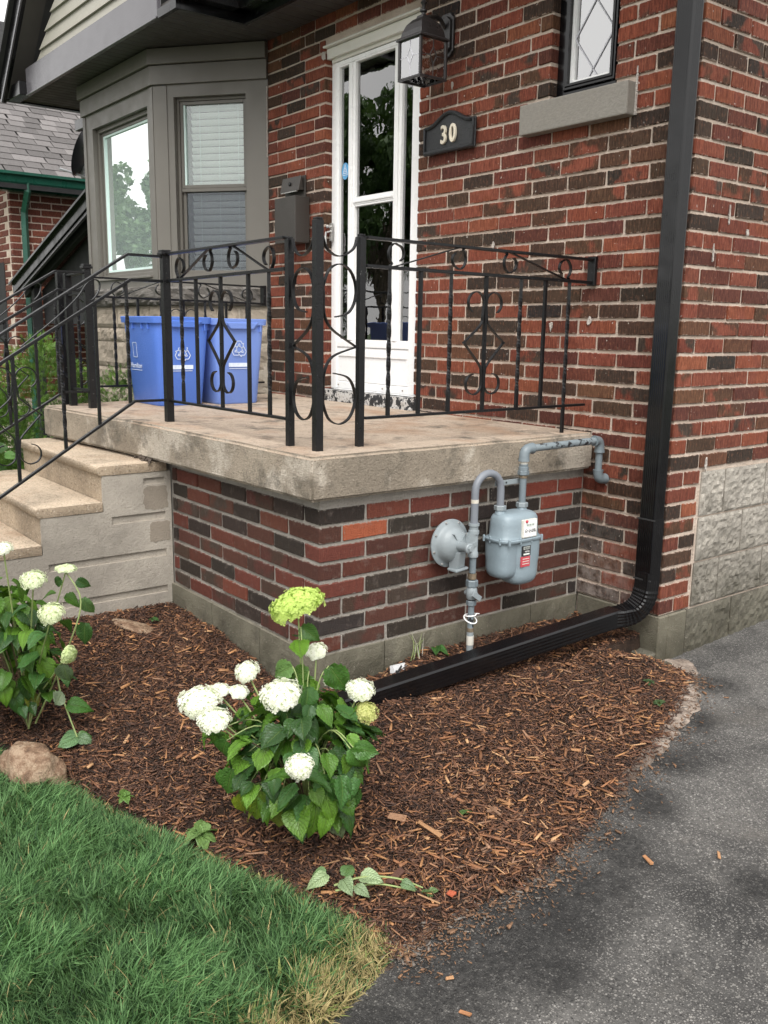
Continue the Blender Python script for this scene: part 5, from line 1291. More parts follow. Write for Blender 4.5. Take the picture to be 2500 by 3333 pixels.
# regulator: diaphragm housing facing +X
rc = V(.052, .566, .352)
MB().lathe(rc, (1, 0, 0), [(.05, -.03), (.075, -.018), (.088, -.006), (.093, -.003), (.094, .0), (.094, .004), (.091, .006), (.079, .008), (.073, .014), (.069, .026), (.060, .040), (.046, .050), (.030, .056), (.024, .060)], 40).build('diaphragm_housing', M['regul'], gm, smooth=True)
MB().lathe(rc+V(.052, 0, 0), (1, 0, 0), [(.026, 0), (.019, .008), (.018, .050), (.020, .053), (.020, .062), (.016, .066)], 18).build('spring_cap', M['regul'], gm, smooth=True)
hexn(rc+V(.117, 0, 0), (1, 0, 0), .012, .008).build('cap_nut', M['regul'], gm)
q = MB(); q.add([rc+V(*t_) for t_ in ((.02, -.018, -.03), (.02, .030, -.03), (.02, .036, -.088), (.02, -.018, -.098), (.075, -.014, -.020), (.075, .020, -.020), (.058, .030, -.085), (.058, -.010, -.092))], [(0,1,2,3),(4,7,6,5),(0,4,5,1),(1,5,6,2),(2,6,7,3),(3,7,4,0)])
q.obox(rc+V(.042, .01, -.094), (.026, 0, 0), (0, .032, .003), (0, 0, .005)); q.build('vent_hood', M['regul'], gm, bev=.004, segs=2)
for a in range(8):
    t = 2*math.pi*a/8+.3; MB().lathe(rc+V(.004, .086*math.cos(t), .086*math.sin(t)), (1, 0, 0), [(.005, 0), (.005, .004), (.0035, .007), (.001, .0075)], 8).build('screw', M['nickel'], gm)
for t in (60, 120): 
    t = R(t); MB().obox(rc+V(.052, .040*math.cos(t), .040*math.sin(t)), (0, .014*math.cos(t), .014*math.sin(t)), (.008, 0, 0), (0, .0012*math.sin(t), -.0012*math.cos(t))).build('rib', M['regul'], gm)
q = MB(); q.tube([rc+V(.02, .06, .01), rc+V(.045, .085, .012), V(X-.005, Y-.008, .362)], .017, 12); q.obox((X+.005, Y-.022, .372), (.012, 0, 0), (0, .012, -.004), (0, .006, .022)); q.obox((X+.012, Y-.016, .352), (.008, 0, 0), (0, .017, .004), (0, 0, .008)); q.build('regulator_outlet', M['regul'], gm, smooth=True)
# right-hand riser and the run to the house wall
OX, OY = .115, .892
MB().tube([(OX, OY, .487), (OX, OY, .585)], .0140, 14).build('outlet_pipe', M['gaspipe'], gm, smooth=True)
MB().lathe((OX, OY, .585), (0, 0, 1), [(.0165, 0), (.0165, .012)], 14).build('collar', M['rust'], gm, smooth=True)
hexn((OX, OY, .597), (0, 0, 1), .023, .018).build('union_nut', M['gaspipe'], gm); MB().lathe((OX, OY, .615), (0, 0, 1), [(.020, 0), (.020, .014), (.017, .016), (.018, .026)], 16).build('coupling', M['gaspipe'], gm, smooth=True)
MB().lathe((OX, OY, .641), (0, 0, 1), [(.0155, 0), (.0155, .010)], 14).build('thread_seal', M['ptag'], gm, smooth=True)
def elbow(a, b, c, r=.0205): 
    pts_ = [V(*a).lerp(V(*b), t) for t in (0, .45)]
    A_, B_, C_ = V(*a), V(*b), V(*c)
    pts_ = [A_, A_.lerp(B_, .35)]+[(A_.lerp(B_, .35)).lerp(B_, t)*(1-t)+(B_.lerp(C_.lerp(B_, .35), t))*t for t in (.25, .5, .75)]+[C_.lerp(B_, .35), C_]
    q = MB().tube(pts_, lambda t: r*(1.12 if t < .1 or t > .9 else 1), 14); q.build('elbow', M['gaspipe'], gm, smooth=True)
ZT = .700
elbow((OX, OY, .652), (OX, OY, ZT), (OX, OY+.045, ZT)); MB().tube([(OX, OY+.035, ZT), (OX, 1.325, ZT+.006)], .0150, 14).build('cross_pipe', M['flake'], gm, smooth=True)
elbow((OX, 1.315, ZT+.006), (OX, 1.352, ZT+.006), (OX, 1.352, .655)); MB().tube([(OX, 1.352, .66), (OX, 1.352, .575)], .0150, 14).build('drop_pipe', M['gaspipe'], gm, smooth=True)
elbow((OX, 1.352, .580), (OX, 1.352, .538), (OX, D-.005, .538)); MB().lathe((OX, D-.03, .538), (0, 1, 0), [(.017, 0), (.017, .035)], 14).build('wall_stub', M['gaspipe'], gm, smooth=True)

# ------------------------------------------------------------------ recycling bins
def recycle(parent, o, u_, w_, size, mt):
    # three chasing arrows, outlined, in the plane spanned by u_ and z
    mbx = MB(); u_ = Vector(u_)
    for k_ in range(3):
        a0 = R(90+120*k_)
        def pt(x, y):
            ca, sa = math.cos(a0-math.pi/2), math.sin(a0-math.pi/2); X_, Y_ = x*ca-y*sa, x*sa+y*ca
            return V(*o)+u_*X_*size+V(0, 0, Y_*size)
        outline = [(-.42, .30), (-.18, .72), (.18, .72), (.34, .46), (.46, .53), (.36, .10), (-.02, .28), (.12, .34), (.02, .50), (-.20, .16)]
        P_ = [pt(x, y) for x, y in outline]
        for i in range(len(P_)): mbx.bar(P_[i], P_[(i+1) % len(P_)], .0035, .0012, u_.cross(V(0, 0, 1)))
    return mbx.build('recycling_mark', M['print'], parent)
def bin_(name, label, cx, cy, bx, byy, tx, ty, h, mt, marks):
    z0 = .729; t = thing(name, label, 'bin', (cx, cy, z0), 'blue recycling bins on the porch')
    def sec(hx_, hy_, z): return (rrect(cx, cy, hx_, hy_, 9, 40), z)
    ss_ = [sec(bx-.006, byy-.006, z0), sec(bx, byy, z0+.01), sec(tx, ty, z0+h-.05), sec(tx+.002, ty+.002, z0+h-.012)]
    inner = [sec(tx-.004, ty-.004, z0+h-.012), sec(bx-.006, byy-.006, z0+.02)]
    k = 40; vs = []; allsec = ss_+inner
    for p_, z in allsec: vs += [(x, y, z) for x, y in p_]
    fs = [(i*k+q, i*k+(q+1) % k, (i+1)*k+(q+1) % k, (i+1)*k+q) for i in range(len(allsec)-1) for q in range(k)]+[tuple(range(k))[::-1], tuple(5*k+q for q in range(k))]
    MB().add(vs, fs).build('body', mt, t, smooth=True)
    rim = [sec(tx+.014, ty+.014, z0+h-.034), sec(tx+.017, ty+.017, z0+h-.012), sec(tx+.018, ty+.018, z0+h-.003), sec(tx+.012, ty+.012, z0+h), sec(tx-.006, ty-.006, z0+h-.002), sec(tx-.006, ty-.006, z0+h-.02), sec(tx+.010, ty+.010, z0+h-.034)]
    vs = []
    for p_, z in rim: vs += [(x, y, z) for x, y in p_]
    n = len(rim); fs = [(i*k+q, i*k+(q+1) % k, ((i+1) % n)*k+(q+1) % k, ((i+1) % n)*k+q) for i in range(n) for q in range(k)]
    MB().add(vs, fs).build('rim', mt, t, smooth=True)
    xs = cx+tx
    # handle skirt under the rim on the +X side, ribs
    q = MB(); q.add([(xs+.020, cy-.10, z0+h-.02), (xs+.020, cy+.10, z0+h-.02), (xs+.018, cy+.07, z0+h-.055), (xs+.018, cy-.07, z0+h-.055), (xs-.004, cy-.10, z0+h-.02), (xs-.004, cy+.10, z0+h-.02), (xs-.006, cy+.07, z0+h-.055), (xs-.006, cy-.07, z0+h-.055)],
          [(0,1,2,3),(4,7,6,5),(0,4,5,1),(1,5,6,2),(2,6,7,3),(3,7,4,0)]); q.build('handle', mt, t, bev=.003)
    q = MB()
    for dy_ in (-.118, .118): q.box(xs-.004, xs+.010, cy+dy_-.003, cy+dy_+.003, z0+h-.07, z0+h-.03)
    for dx_ in (-.14, -.06, .06, .14): q.box(cx+dx_-.003, cx+dx_+.003, cy-ty-.010, cy-ty+.004, z0+h-.065, z0+h-.03)
    q.build('rib', mt, t)
    return t
A_ = bin_('recycling_bin', 'bright blue recycling bin with wordmark on its side, left of the two by the bay', -2.185, .455, .185, .132, .222, .160, .470, M['blue'], 0)
sl_x = (.222-.185)/.42
def face_x(cx, bx, z): return cx+bx+sl_x*(z-.739)+.0025
for (t, cx, bx, cy) in ((A_, -2.185, .185, .452),): 
    recycle(t, (face_x(cx, bx, 1.01), cy, 1.01), (0, 1, 0), 0, .062, M['print'])
    MB().obox((face_x(cx, bx, .935), cy, .935), (.0005, 0, 0), (0, .062, 0), (0, 0, .011)).build('print_bar', M['print'], t)
    MB().obox((face_x(cx, bx, .915), cy, .915), (.0005, 0, 0), (0, .058, 0), (0, 0, .0015)).build('print_line', M['print'], t)
sy_ = (.160-.132)/.42
def face_y(cy, b_, z): return cy-b_-sy_*(z-.739)-.0028
text_mesh('Hamilton', .040, .0004, M['print'], 'lettering', A_, frame4((-2.25, face_y(.455, .132, .935), .935), (1, 0, 0), (0, 0, 1)))
MB().obox((-2.25, face_y(.455, .132, .912), .912), (.07, 0, 0), (0, .0005, 0), (0, 0, .0015)).build('print_line', M['print'], A_)
q = MB()
for a, b, c, d in ((-2.275, -2.225, .98, .983), (-2.275, -2.225, 1.057, 1.06), (-2.275, -2.272, .9832, 1.0568), (-2.228, -2.225, .9832, 1.0568)):
    zc = (c+d)/2; q.obox(((a+b)/2, face_y(.455, .132, zc), zc), ((b-a)/2, 0, 0), (0, .0005, 0), (0, -sy_*(d-c)/2, (d-c)/2))
q.build('print_frame', M['print'], A_)
B_ = bin_('recycling_bin', 'faded pale blue recycling bin, right of the two, nearest the brick wall', -2.155, .785, .185, .132, .218, .158, .466, M['blue2'], 0)
recycle(B_, (face_x(-2.155, .185, 1.03), .775, 1.03), (0, 1, 0), 0, .062, M['print'])
MB().obox((face_x(-2.155, .185, .945), .775, .945), (.0005, 0, 0), (0, .062, 0), (0, 0, .011)).build('print_bar', M['print'], B_)
MB().obox((face_x(-2.155, .185, .925), .775, .925), (.0005, 0, 0), (0, .058, 0), (0, 0, .0015)).build('print_line', M['print'], B_)

# ------------------------------------------------------------------ satellite dish
dsh = thing('satellite_dish', 'dark grey satellite dish on a pale arm behind the left edge of the bay window', 'satellite dish', (-5.5, 1.3, 2.4))
dc = V(-5.58, 1.33, 2.60); dn = V(-.55, -.75, .35)
MB().lathe(dc, dn, [(.005, -.03), (.07, -.022), (.14, -.003), (.19, .02), (.212, .035), (.214, .037), (.19, .024), (.14, .002), (.07, -.017), (.005, -.025)], 36).build('reflector', M['dish'], dsh, smooth=True)
MB().tube([dc-dn*.02, dc-dn*.12+V(0, 0, -.08), dc+V(.10, .10, -.22), V(-5.02, 1.6, 2.36)], .016, 8).build('mast', M['galv'], dsh, smooth=True)
MB().box(dc.x-.10, dc.x-.02, dc.y-.02, dc.y+.05, 2.40, 2.50).build('bracket', M['galv'], dsh, bev=.006)
MB().tube([dc+V(0, 0, -.2), dc+dn*.25+V(0, 0, -.22)], .010, 8).build('feed_arm', M['galv'], dsh, smooth=True)

# ------------------------------------------------------------------ neighbouring house
nb = thing('neighbour_house', 'red brick house next door with grey shingle roof, green gutter and green downspout', 'house', (-7.0, 1.1, 0))
NX, NY = -7.0, 1.08
MB().box(-12, NX-.006, NY+.006, 9, -.4, 2.50).build('brick_wall', M['mortar'], nb)
nwo = [o for o in bpy.data.objects if o.name.startswith('brick_wall')][0]
NP = [((.19,.058,.038),.2),((.17,.052,.036),.2),((.215,.068,.042),.2),((.155,.052,.036),.1),((.18,.062,.044),.1)]
ns = []; rr = random.Random(17)
for k in range(6, 37):
    z0 = k*.0665+.005; e = .1 if k % 2 else .2061
    ns.append(('x', NY, NY+e-J, NX, z0, .06, pick(NP, None, rr))); y = NY+e
    while y < 3.2: ns.append(('x', y, y+L-J, NX, z0, .06, pick(NP, None, rr))); y += L
    x = NX-(.2061 if k % 2 else .1)-.012
    for q_ in range(4): ns.append(('y', x-L+J, x, NY, z0, .06, pick(NP, None, rr))); x -= L
ns = [s_ for s_ in ns if in_view((NX, (s_[1]+s_[2])/2 if s_[0] == 'x' else NY, s_[4]), 1.1)]
lay_bricks(ns, nwo, M['brick'], M['brick_a'], 299, .056, seed=9)
RX = Vector((-3.25, 0, 2.28)).normalized(); RO = V(-6.78, NY-.25, 2.55)      # roof slope, rising away from the eave
MB().prism([RO+V(0, 0, -.02), RO+RX*3.97+V(0, 0, -.02), RO+RX*3.97+V(0, 0, -.14), RO+V(.0, 0, -.14)], (0, 0, 0), (0, 8, 0)).build('roof_deck', M['dark'], nb)
MB().prism([RO+RX*3.97+V(0, 0, -.02), RO+RX*3.97+V(-3.2, 0, -2.3), RO+RX*3.97+V(-3.2, 0, -2.4), RO+RX*3.97+V(0, 0, -.14)], (0, 0, 0), (0, 8, 0)).build('roof_deck', M['dark'], nb)
rn = Vector((-RX.z, 0, RX.x)); rn = rn if rn.z > 0 else -rn
exp_, sw_ = .125, .27; shv = []
shm = chamfer_box('shingle', .18, .262, .008, .0015, .0012, 5, M['shingle'])
Ms = Matrix((RX, V(0, 1, 0), rn)).transposed().to_4x4(); cnt = []
for i in range(32):
    for j in range(19):
        y = NY-.25+j*sw_*.62+(i % 3)*.07+rr.uniform(-.01, .01)
        p = RO+RX*(i*exp_)+V(0, y-RO.y, 0)+rn*.004
        if in_view(p+RX*.08+V(0, .12, 0), 1.03): cnt.append((p, i, j))
cnt.sort(key=lambda c_: (c_[0]-CAMP).length)
jv, jf, jc = [], [], []
for n_, (p, i, j) in enumerate(cnt):
    g = rr.choice((.105, .125, .14, .155, .185, .13)); c = (g*1.04, g*.98, g*.97, 1)
    Mx = Matrix.Translation(p) @ Ms @ Matrix.Rotation(R(3.2), 4, 'Y') @ Matrix.Diagonal((1, .62, 1, 1))
    if n_ < 299:
        o = bpy.data.objects.new('shingle', shm); col.objects.link(o); o.matrix_world = Mx; o.parent = nb; o.matrix_parent_inverse = Matrix.Translation(-WL[nb.name]); o.color = c
RE = MB()
prof = [(0, 2.44), (.07, 2.44), (.09, 2.47), (.10, 2.52), (.125, 2.535), (.125, 2.56), (0, 2.56)]
RE.prism([V(-6.86+a, NY-.28, z) for a, z in prof], (0, 0, 0), (0, 8, 0)); RE.build('gutter', M['green'], nb)
MB().box(-6.995, -6.87, NY-.2, 9, 2.40, 2.438).build('soffit', M['green'], nb)
MB().tube([(-6.80, 1.20, 2.47), (-6.80, 1.20, 2.40), (-6.945, 1.20, 2.22), (-6.955, 1.20, 2.1), (-6.955, 1.20, -.2)], .034, 4).build('downspout', M['green'], nb)
MB().box(-7.9, -7.3, NY-.004, NY+.05, .95, 1.75).build('window', M['dark'], nb)
# dark lean-to roof between the houses
lo_ = thing('side_canopy', 'dark sloping canopy roof between the bay window and the neighbouring red brick house', 'canopy', (-5.5, .95, 1.6))
a_, b_2 = V(-6.80, .9, 1.485), V(-4.66, .9, 2.13); cdv = (b_2-a_).normalized(); cn = V(-cdv.z, 0, cdv.x)
def cquad(mb, t0, t1, n0, n1, y0, y1):
    c = [a_+cdv*t+cn*n+V(0, y-.80, 0) for y in (y0, y1) for t, n in ((t0, n0), (t1, n0), (t1, n1), (t0, n1))]
    return mb.add(c, [(0,1,2,3),(4,7,6,5),(0,4,5,1),(1,5,6,2),(2,6,7,3),(3,7,4,0)])
ll = (b_2-a_).length
cquad(MB(), 0, ll, -.055, .030, .90, .925).build('rake_board', M['blackal'], lo_); cquad(MB(), -.02, ll, .031, .050, .87, 3.2).build('roof_sheet', M['blackal'], lo_)
cquad(MB(), .01, ll, -.085, -.062, .915, .94).build('trim_strip', M['fascia'], lo_)
for i in range(6): cquad(MB(), .02, ll, -.10+.0, .0, 1.0+i*.34, 1.04+i*.34).build('rafter', M['dark'], lo_)
q = MB(); q.add([a_+V(.25, .30, -.02), b_2+V(0, .30, -.06), V(-4.66, 1.20, 1.15), V(-6.5, 1.20, 1.15)], [(0, 1, 2, 3)]); q.build('shade_sheet', M['dark'], lo_)  # black sheet standing in for the shade under the canopy
MB().box(-6.55, -6.47, 1.10, 1.17, -.2, 1.50).build('post', M['dark'], lo_)
MB().box(-6.2, -5.0, 2.6, 2.65, -.2, 2.0).build('gate', M['dark'], lo_)
# weathered fence at the far left
fe = thing('wooden_fence', 'weathered grey board fence at the far left behind the cedar shrub', 'fence', (-5.6, -.3, -.2))
for i in range(9): MB().box(-6.0+i*.15, -6.0+i*.15+.14, -.12, -.095, -.35, .98).build('board', M['fence'], fe, bev=.003)
MB().box(-6.02, -4.6, -.095, -.06, .70, .78).box(-6.02, -4.6, -.14, -.06, .985, 1.01).build('rail', M['fence'], fe)

# ------------------------------------------------------------------ leaves, sprays, scattered meshes
def scatter_mesh(name, verts, faces, tint, mt, parent=None, kind='stuff'):
    me = bpy.data.meshes.new(name); nv_, nf = len(verts), len(faces); fl = faces.shape[1]
    me.vertices.add(nv_); me.vertices.foreach_set('co', verts.astype(np.float32).ravel())
    me.loops.add(nf*fl); me.loops.foreach_set('vertex_index', faces.astype(np.int32).ravel())
    me.polygons.add(nf); me.polygons.foreach_set('loop_start', np.arange(0, nf*fl, fl, dtype=np.int32))
    try: me.polygons.foreach_set('loop_total', np.full(nf, fl, dtype=np.int32))
    except Exception: pass
    me.update(calc_edges=True); me.validate()
    at = me.attributes.new('tint', 'FLOAT_COLOR', 'POINT'); t4 = np.ones((nv_, 4), np.float32); t4[:, :3] = tint; at.data.foreach_set('color', t4.ravel())
    me.materials.append(mt); o = link(name, me, parent)
    return o
def unit(v): return v/np.maximum(np.linalg.norm(v, axis=1, keepdims=True), 1e-9)

# --- grass blades
def grass():
    N = 98000; n = int(N*2.6); P = np.column_stack([rng.uniform(-.95, 1.32, n), rng.uniform(-1.9, -.42, n)])
    s = sdist(P, LAWN); vis = np.ones(n, bool)
    P3 = np.column_stack([P, lawn_z(P)]); d = P3-np.array(CAMP); dep = d@np.array(F_)
    u_ = d@np.array(rt_)/dep; v_ = d@np.array(up_)/dep
    keep = (s > -.012) & (dep > .3) & (np.abs(u_) < 1250/2958*1.12) & (v_ > -1666/2958*1.15)
    P3 = P3[keep][:N]; s = s[keep][:N]; n = len(P3)
    clx = np.sin(P3[:, 0]*19+2*np.sin(P3[:, 1]*13))*np.cos(P3[:, 1]*23+P3[:, 0]*7)
    big = np.array([mnoise.noise(Vector((p[0]*4.5, p[1]*4.5, 0))) for p in P3]); big2 = np.array([mnoise.noise(Vector((p[0]*14, p[1]*14, 7))) for p in P3])
    drive = sdist(P3[:, :2], [(1.0, -.50), (1.14, -.52), (1.3, -.8), (1.36, -2), (1.23, -2), (1.16, -1.1), (1.08, -.72)])
    edge = sm(.10, .0, s)
    h = rng.uniform(.020, .066, n)*(1+.35*big)*(1-.45*edge); h *= np.where(rng.random(n) < .05, 1.35, 1)
    ang = rng.uniform(0, 2*np.pi, n); base_dir = np.arctan2(big2, big)+.9
    ang = np.where(rng.random(n) < .6, base_dir+rng.normal(0, .7, n), ang)
    lean = rng.uniform(.25, 1.15, n)*(1+.3*clx); dirx, diry = np.cos(ang), np.sin(ang)
    wd = rng.lognormal(math.log(.0013), .4, n); K = 4
    pa = ang+np.pi/2+rng.normal(0, .5, n); px_, py_ = np.cos(pa), np.sin(pa)
    V_ = np.zeros((n, K*2+1, 3))
    for k in range(K+1):
        t = k/K; x = P3[:, 0]+dirx*lean*h*t**1.8; y = P3[:, 1]+diry*lean*h*t**1.8; z = P3[:, 2]-.004+h*(t-.28*lean*t*t)
        w_ = wd*(1-t**2.4)
        if k < K:
            V_[:, 2*k] = np.column_stack([x-px_*w_, y-py_*w_, z]); V_[:, 2*k+1] = np.column_stack([x+px_*w_, y+py_*w_, z+w_*.4])
        else: V_[:, 2*K] = np.column_stack([x, y, z])
    fq = [[2*k, 2*k+1, 2*k+3, 2*k+2] for k in range(K-1)]+[[2*K-2, 2*K-1, 2*K, 2*K]]
    tri = []
    for q in fq[:-1]: tri += [[q[0], q[1], q[2]], [q[0], q[2], q[3]]]
    tri.append([2*K-2, 2*K-1, 2*K]); tri = np.array(tri)
    F = (np.arange(n)[:, None, None]*(2*K+1)+tri[None]).reshape(-1, 3)
    g = np.array([.040, .100, .030]); g2 = np.array([.125, .235, .090]); g3 = np.array([.013, .040, .013]); dry = np.array([.42, .34, .16]); yel = np.array([.20, .23, .07])
    m_ = rng.random(n)[:, None]; c = g*(1-m_)+g2*m_; c = np.where(rng.random(n)[:, None] < .22, g3, c); c = c*(1+.6*big[:, None]+.25*big2[:, None])
    pd = np.clip(sm(-.05, .06, drive)*.62+edge*.16+.02, 0, 1); isd = rng.random(n) < pd
    c = np.where(isd[:, None], dry*rng.uniform(.5, 1.1, n)[:, None], c); c = np.where(((rng.random(n) < .25*sm(-.1, .02, drive)+.1*edge) & ~isd)[:, None], yel, c)
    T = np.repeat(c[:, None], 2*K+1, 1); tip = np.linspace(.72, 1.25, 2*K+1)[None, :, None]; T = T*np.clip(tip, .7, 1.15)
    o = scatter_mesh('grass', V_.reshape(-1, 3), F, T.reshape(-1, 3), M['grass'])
    tag(o, 'dense green lawn grass with a dry straw edge along the driveway', 'grass', kind='stuff')
grass()

# --- mulch chips
def chips(name, P3, ln, wd, th, yaw, pit, tint, mt, rl=None):
    n = len(P3); cy, sy = np.cos(yaw), np.sin(yaw); cp, sp = np.cos(pit), np.sin(pit)
    U = np.column_stack([cy*cp, sy*cp, sp]); rl = rng.normal(0, .5, n) if rl is None else rl
    Wv = np.column_stack([-sy*np.cos(rl), cy*np.cos(rl), np.sin(rl)]); Nn = np.cross(U, Wv)
    V_ = np.zeros((n, 8, 3)); tap = rng.uniform(.15, 1.0, (n, 4)); sk = rng.uniform(-.35, .35, (n, 4))
    bend = rng.normal(0, .12, n)*ln
    for i, (a, b) in enumerate(((-1, -1), (-1, 1), (1, 1), (1, -1))):
        e = (tap[:, i]*b*wd/2)[:, None]*Wv+((a*(1+sk[:, i]*.4))*ln/2)[:, None]*U+bend[:, None]*Nn*.3
        V_[:, i] = P3+e-Nn*(th/2)[:, None]; V_[:, 4+i] = P3+e*.94+Nn*(th/2*rng.uniform(.5, 1.2, n))[:, None]
    f = np.array([(0, 3, 2, 1), (4, 5, 6, 7), (0, 1, 5, 4), (1, 2, 6, 5), (2, 3, 7, 6), (3, 0, 4, 7)])
    F = (np.arange(n)[:, None, None]*8+f[None]).reshape(-1, 4)
    return scatter_mesh(name, V_.reshape(-1, 3), F, np.repeat(tint, 8, 0), mt)
def bed_points(n, s0=.0, z=True):
    out = []
    while sum(map(len, out)) < n:
        P = np.column_stack([rng.uniform(-1.2, 1.18, n), rng.uniform(-1.15, 1.42, n)]); s = sdist(P, BED)
        ok = (s > s0) & ~((P[:, 0] < .004) & (P[:, 1] > -.012)) & ~((P[:, 0] < -1.19)); P = P[ok]
        d = np.column_stack([P, np.full(len(P), -.2)])-np.array(CAMP); dep = d@np.array(F_)
        out.append(P[np.abs(d@np.array(rt_)/dep) < 1250/2958*1.15])
    return np.concatenate(out)[:n]
def mulch():
    n = 96000; P = bed_points(n, -.035); z = bed_z(P); s = sdist(P, BED)
    ok = rng.random(n) < sm(-.05, .01, s)*.9+.1; P, z = P[ok], z[ok]; n = len(P)
    ln = rng.lognormal(math.log(.0145), .65, n).clip(.004, .06); wd = ln*rng.uniform(.08, .38, n); wd = wd.clip(.0008, .006)
    cl = np.array([mnoise.noise(Vector((p[0]*9, p[1]*9, 3))) for p in P])
    c = np.array([[.028, .013, .008], [.062, .028, .016], [.108, .049, .027], [.165, .077, .040], [.25, .125, .064]])[rng.choice(5, n, p=[.24, .30, .24, .14, .08])]*rng.uniform(.7, 1.3, (n, 1))
    o = chips('mulch', np.column_stack([P, np.maximum(z, -.264+.04*P[:, 1]+.003)+rng.uniform(-.002, .010, n)]), ln, wd, rng.uniform(.001, .0035, n), rng.uniform(0, 2*np.pi, n), rng.normal(0, .34, n), c, M['mulch'])
    tag(o, 'dark brown shredded bark mulch covering the bed below the porch', 'mulch', kind='stuff')
    n = 12500; P = bed_points(n, -.015); z = bed_z(P)
    # the pale chips lie denser towards the driveway and the lawn corner
    wgt = (.36+.60*sm(-.1, 1.0, P[:, 0]))*np.clip(.75+1.3*np.array([mnoise.noise(Vector((p[0]*5, p[1]*5, 1))) for p in P]), .15, 1); ok = rng.random(n) < wgt; P, z = P[ok], z[ok]; n = len(P)
    ln = rng.lognormal(math.log(.019), .6, n).clip(.006, .065); wd = (ln*rng.lognormal(math.log(.20), .5, n)).clip(.0015, .013)
    c = np.array([[.40, .20, .085], [.27, .12, .052], [.48, .28, .14], [.17, .075, .038], [.26, .145, .085]])[rng.choice(5, n, p=[.20, .28, .09, .30, .13])]*rng.uniform(.65, 1.15, (n, 1))
    o = chips('mulch', np.column_stack([P, z+rng.uniform(.006, .015, n)]), ln, wd, rng.uniform(.0015, .005, n), rng.uniform(0, 2*np.pi, n), rng.normal(0, .16, n), c, M['mulch'])
    tag(o, 'light orange brown wood chips mixed over the dark mulch', 'mulch', kind='stuff')
    # crumbs and little stones along the driveway edge
    n = 5200; t = rng.random(n); E = np.array([p for p in BED[2:15]]); i = (t*(len(E)-1)).astype(int); f = (t*(len(E)-1)-i)[:, None]
    Pe = E[i]*(1-f)+E[np.minimum(i+1, len(E)-1)]*f+np.column_stack([rng.normal(.03, .05, n), rng.normal(0, .025, n)])
    ln = rng.lognormal(math.log(.006), .5, n).clip(.002, .022); c = np.where(rng.random(n)[:, None] < .72, np.array([.20, .11, .06]), np.array([.17, .15, .13]))*rng.uniform(.4, 1.2, (n, 1))
    o = chips('gravel_crumbs', np.column_stack([Pe, np.maximum(bed_z(Pe), -.264+.04*Pe[:, 1]+.006)+.001]), ln, ln*.45, ln*.25, rng.uniform(0, 6.28, n), rng.normal(0, .1, n), c, M['mulch'])
    tag(o, 'crumbs of bark and grit scattered along the driveway edge of the bed', 'grit', kind='stuff')
mulch()
# loose chips out on the asphalt and the big ones on the edge
lab = {0: 'tan wood chip lying alone on the asphalt nearest the bottom edge', 1: 'orange wood chip on the asphalt right of the bed near the far curve', 2: 'small tan chip on the asphalt toward the right edge',
       3: 'large pale splintered wood block where lawn, bed and driveway meet', 4: 'dark red chip on the bare soil by the driveway edge', 5: 'long tan wood splinter across the mulch right of the white hydrangea',
       6: 'wide brown bark flake on the mulch just right of the hydrangea leaves', 7: 'dark brown bark piece lying beside the wilted leafy cutting', 8: 'thin tan chip on the asphalt below the pale splintered block'}
import itertools
for i, (x, y, l_, w_, yaw, cc) in enumerate([(1.345, -.545, .026, .006, .5, (.36, .17, .08)), (1.245, .225, .035, .008, -.3, (.38, .19, .09)), (1.36, .40, .03, .007, -.9, (.40, .22, .11)), (1.085, -.575, .085, .022, .95, (.46, .30, .16)),
        (1.055, -.32, .018, .012, .3, (.40, .10, .05)), (.78, -.19, .09, .011, .1, (.36, .20, .10)), (.71, -.24, .05, .022, .7, (.30, .17, .10)), (.93, -.40, .07, .016, 1.9, (.11, .055, .04)), (1.255, -.50, .02, .005, 1.2, (.36, .2, .1))]):
    P = np.array([[x, y]]); z = max(bed_z(P)[0], -.264+.04*y)+(.018 if sdist(P, BED)[0] > 0 else .006)
    me = chamfer_box('wood_chip', l_, w_*1.25, .0035, .0006, .0028, i, M['chip']); o = link('wood_chip', me); o.location = (x, y, z); o.rotation_euler = (.1, .04, yaw); o.color = (*cc, 1)
    tag(o, lab[i], 'wood chip')

# ------------------------------------------------------------------ hydrangeas
def leaf_mesh(seed, l=.09, w=.062, droop=.5, cup=.25):
    rr = random.Random(seed); nx, ny = 8, 17; vs = []; uv = []; tw = rr.uniform(-.3, .3)
    for j in range(ny+1):
        t = j/ny; ww = (math.sin(math.pi*min(1, t*1.02)**.72)**.85 if t < .98 else 0)*w/2
        ww = max(ww, .0006)
        for i in range(nx+1):
            a = (i/nx-.5)*2; ser = 1+(.06 if j % 2 else -.05)*(abs(a) > .95)
            x = a*ww*ser; y = t*l+(-.006 if abs(a) > .95 and j % 2 else 0)
            z = -droop*l*(t**2)*.5+abs(a)*ww*cup-.22*ww*a*a*0-.0034*math.cos((t-abs(a)*.35)*8.5*2*math.pi)*(1-abs(abs(a)*2-1))*min(1, ww/.015)+.003*math.sin(t*9+seed+a*2)*abs(a)+rr.uniform(-.0010, .0010)
            z += tw*a*ww*t; ang = -droop*.9*t
            vs.append((x, y*math.cos(ang*.5), z+y*math.sin(ang*.5)*.3)); uv.append((i/nx, t))
    fs = [(j*(nx+1)+i, j*(nx+1)+i+1, (j+1)*(nx+1)+i+1, (j+1)*(nx+1)+i) for j in range(ny) for i in range(nx)]
    me = bpy.data.meshes.new('leaf'); me.from_pydata(vs, [], fs); ul = me.uv_layers.new(name='UVMap')
    ul.data.foreach_set('uv', np.array([uv[v] for p in me.polygons for v in p.vertices], dtype=np.float32).ravel())
    me.polygons.foreach_set('use_smooth', [True]*len(me.polygons)); me.materials.append(M['leaf']); return me
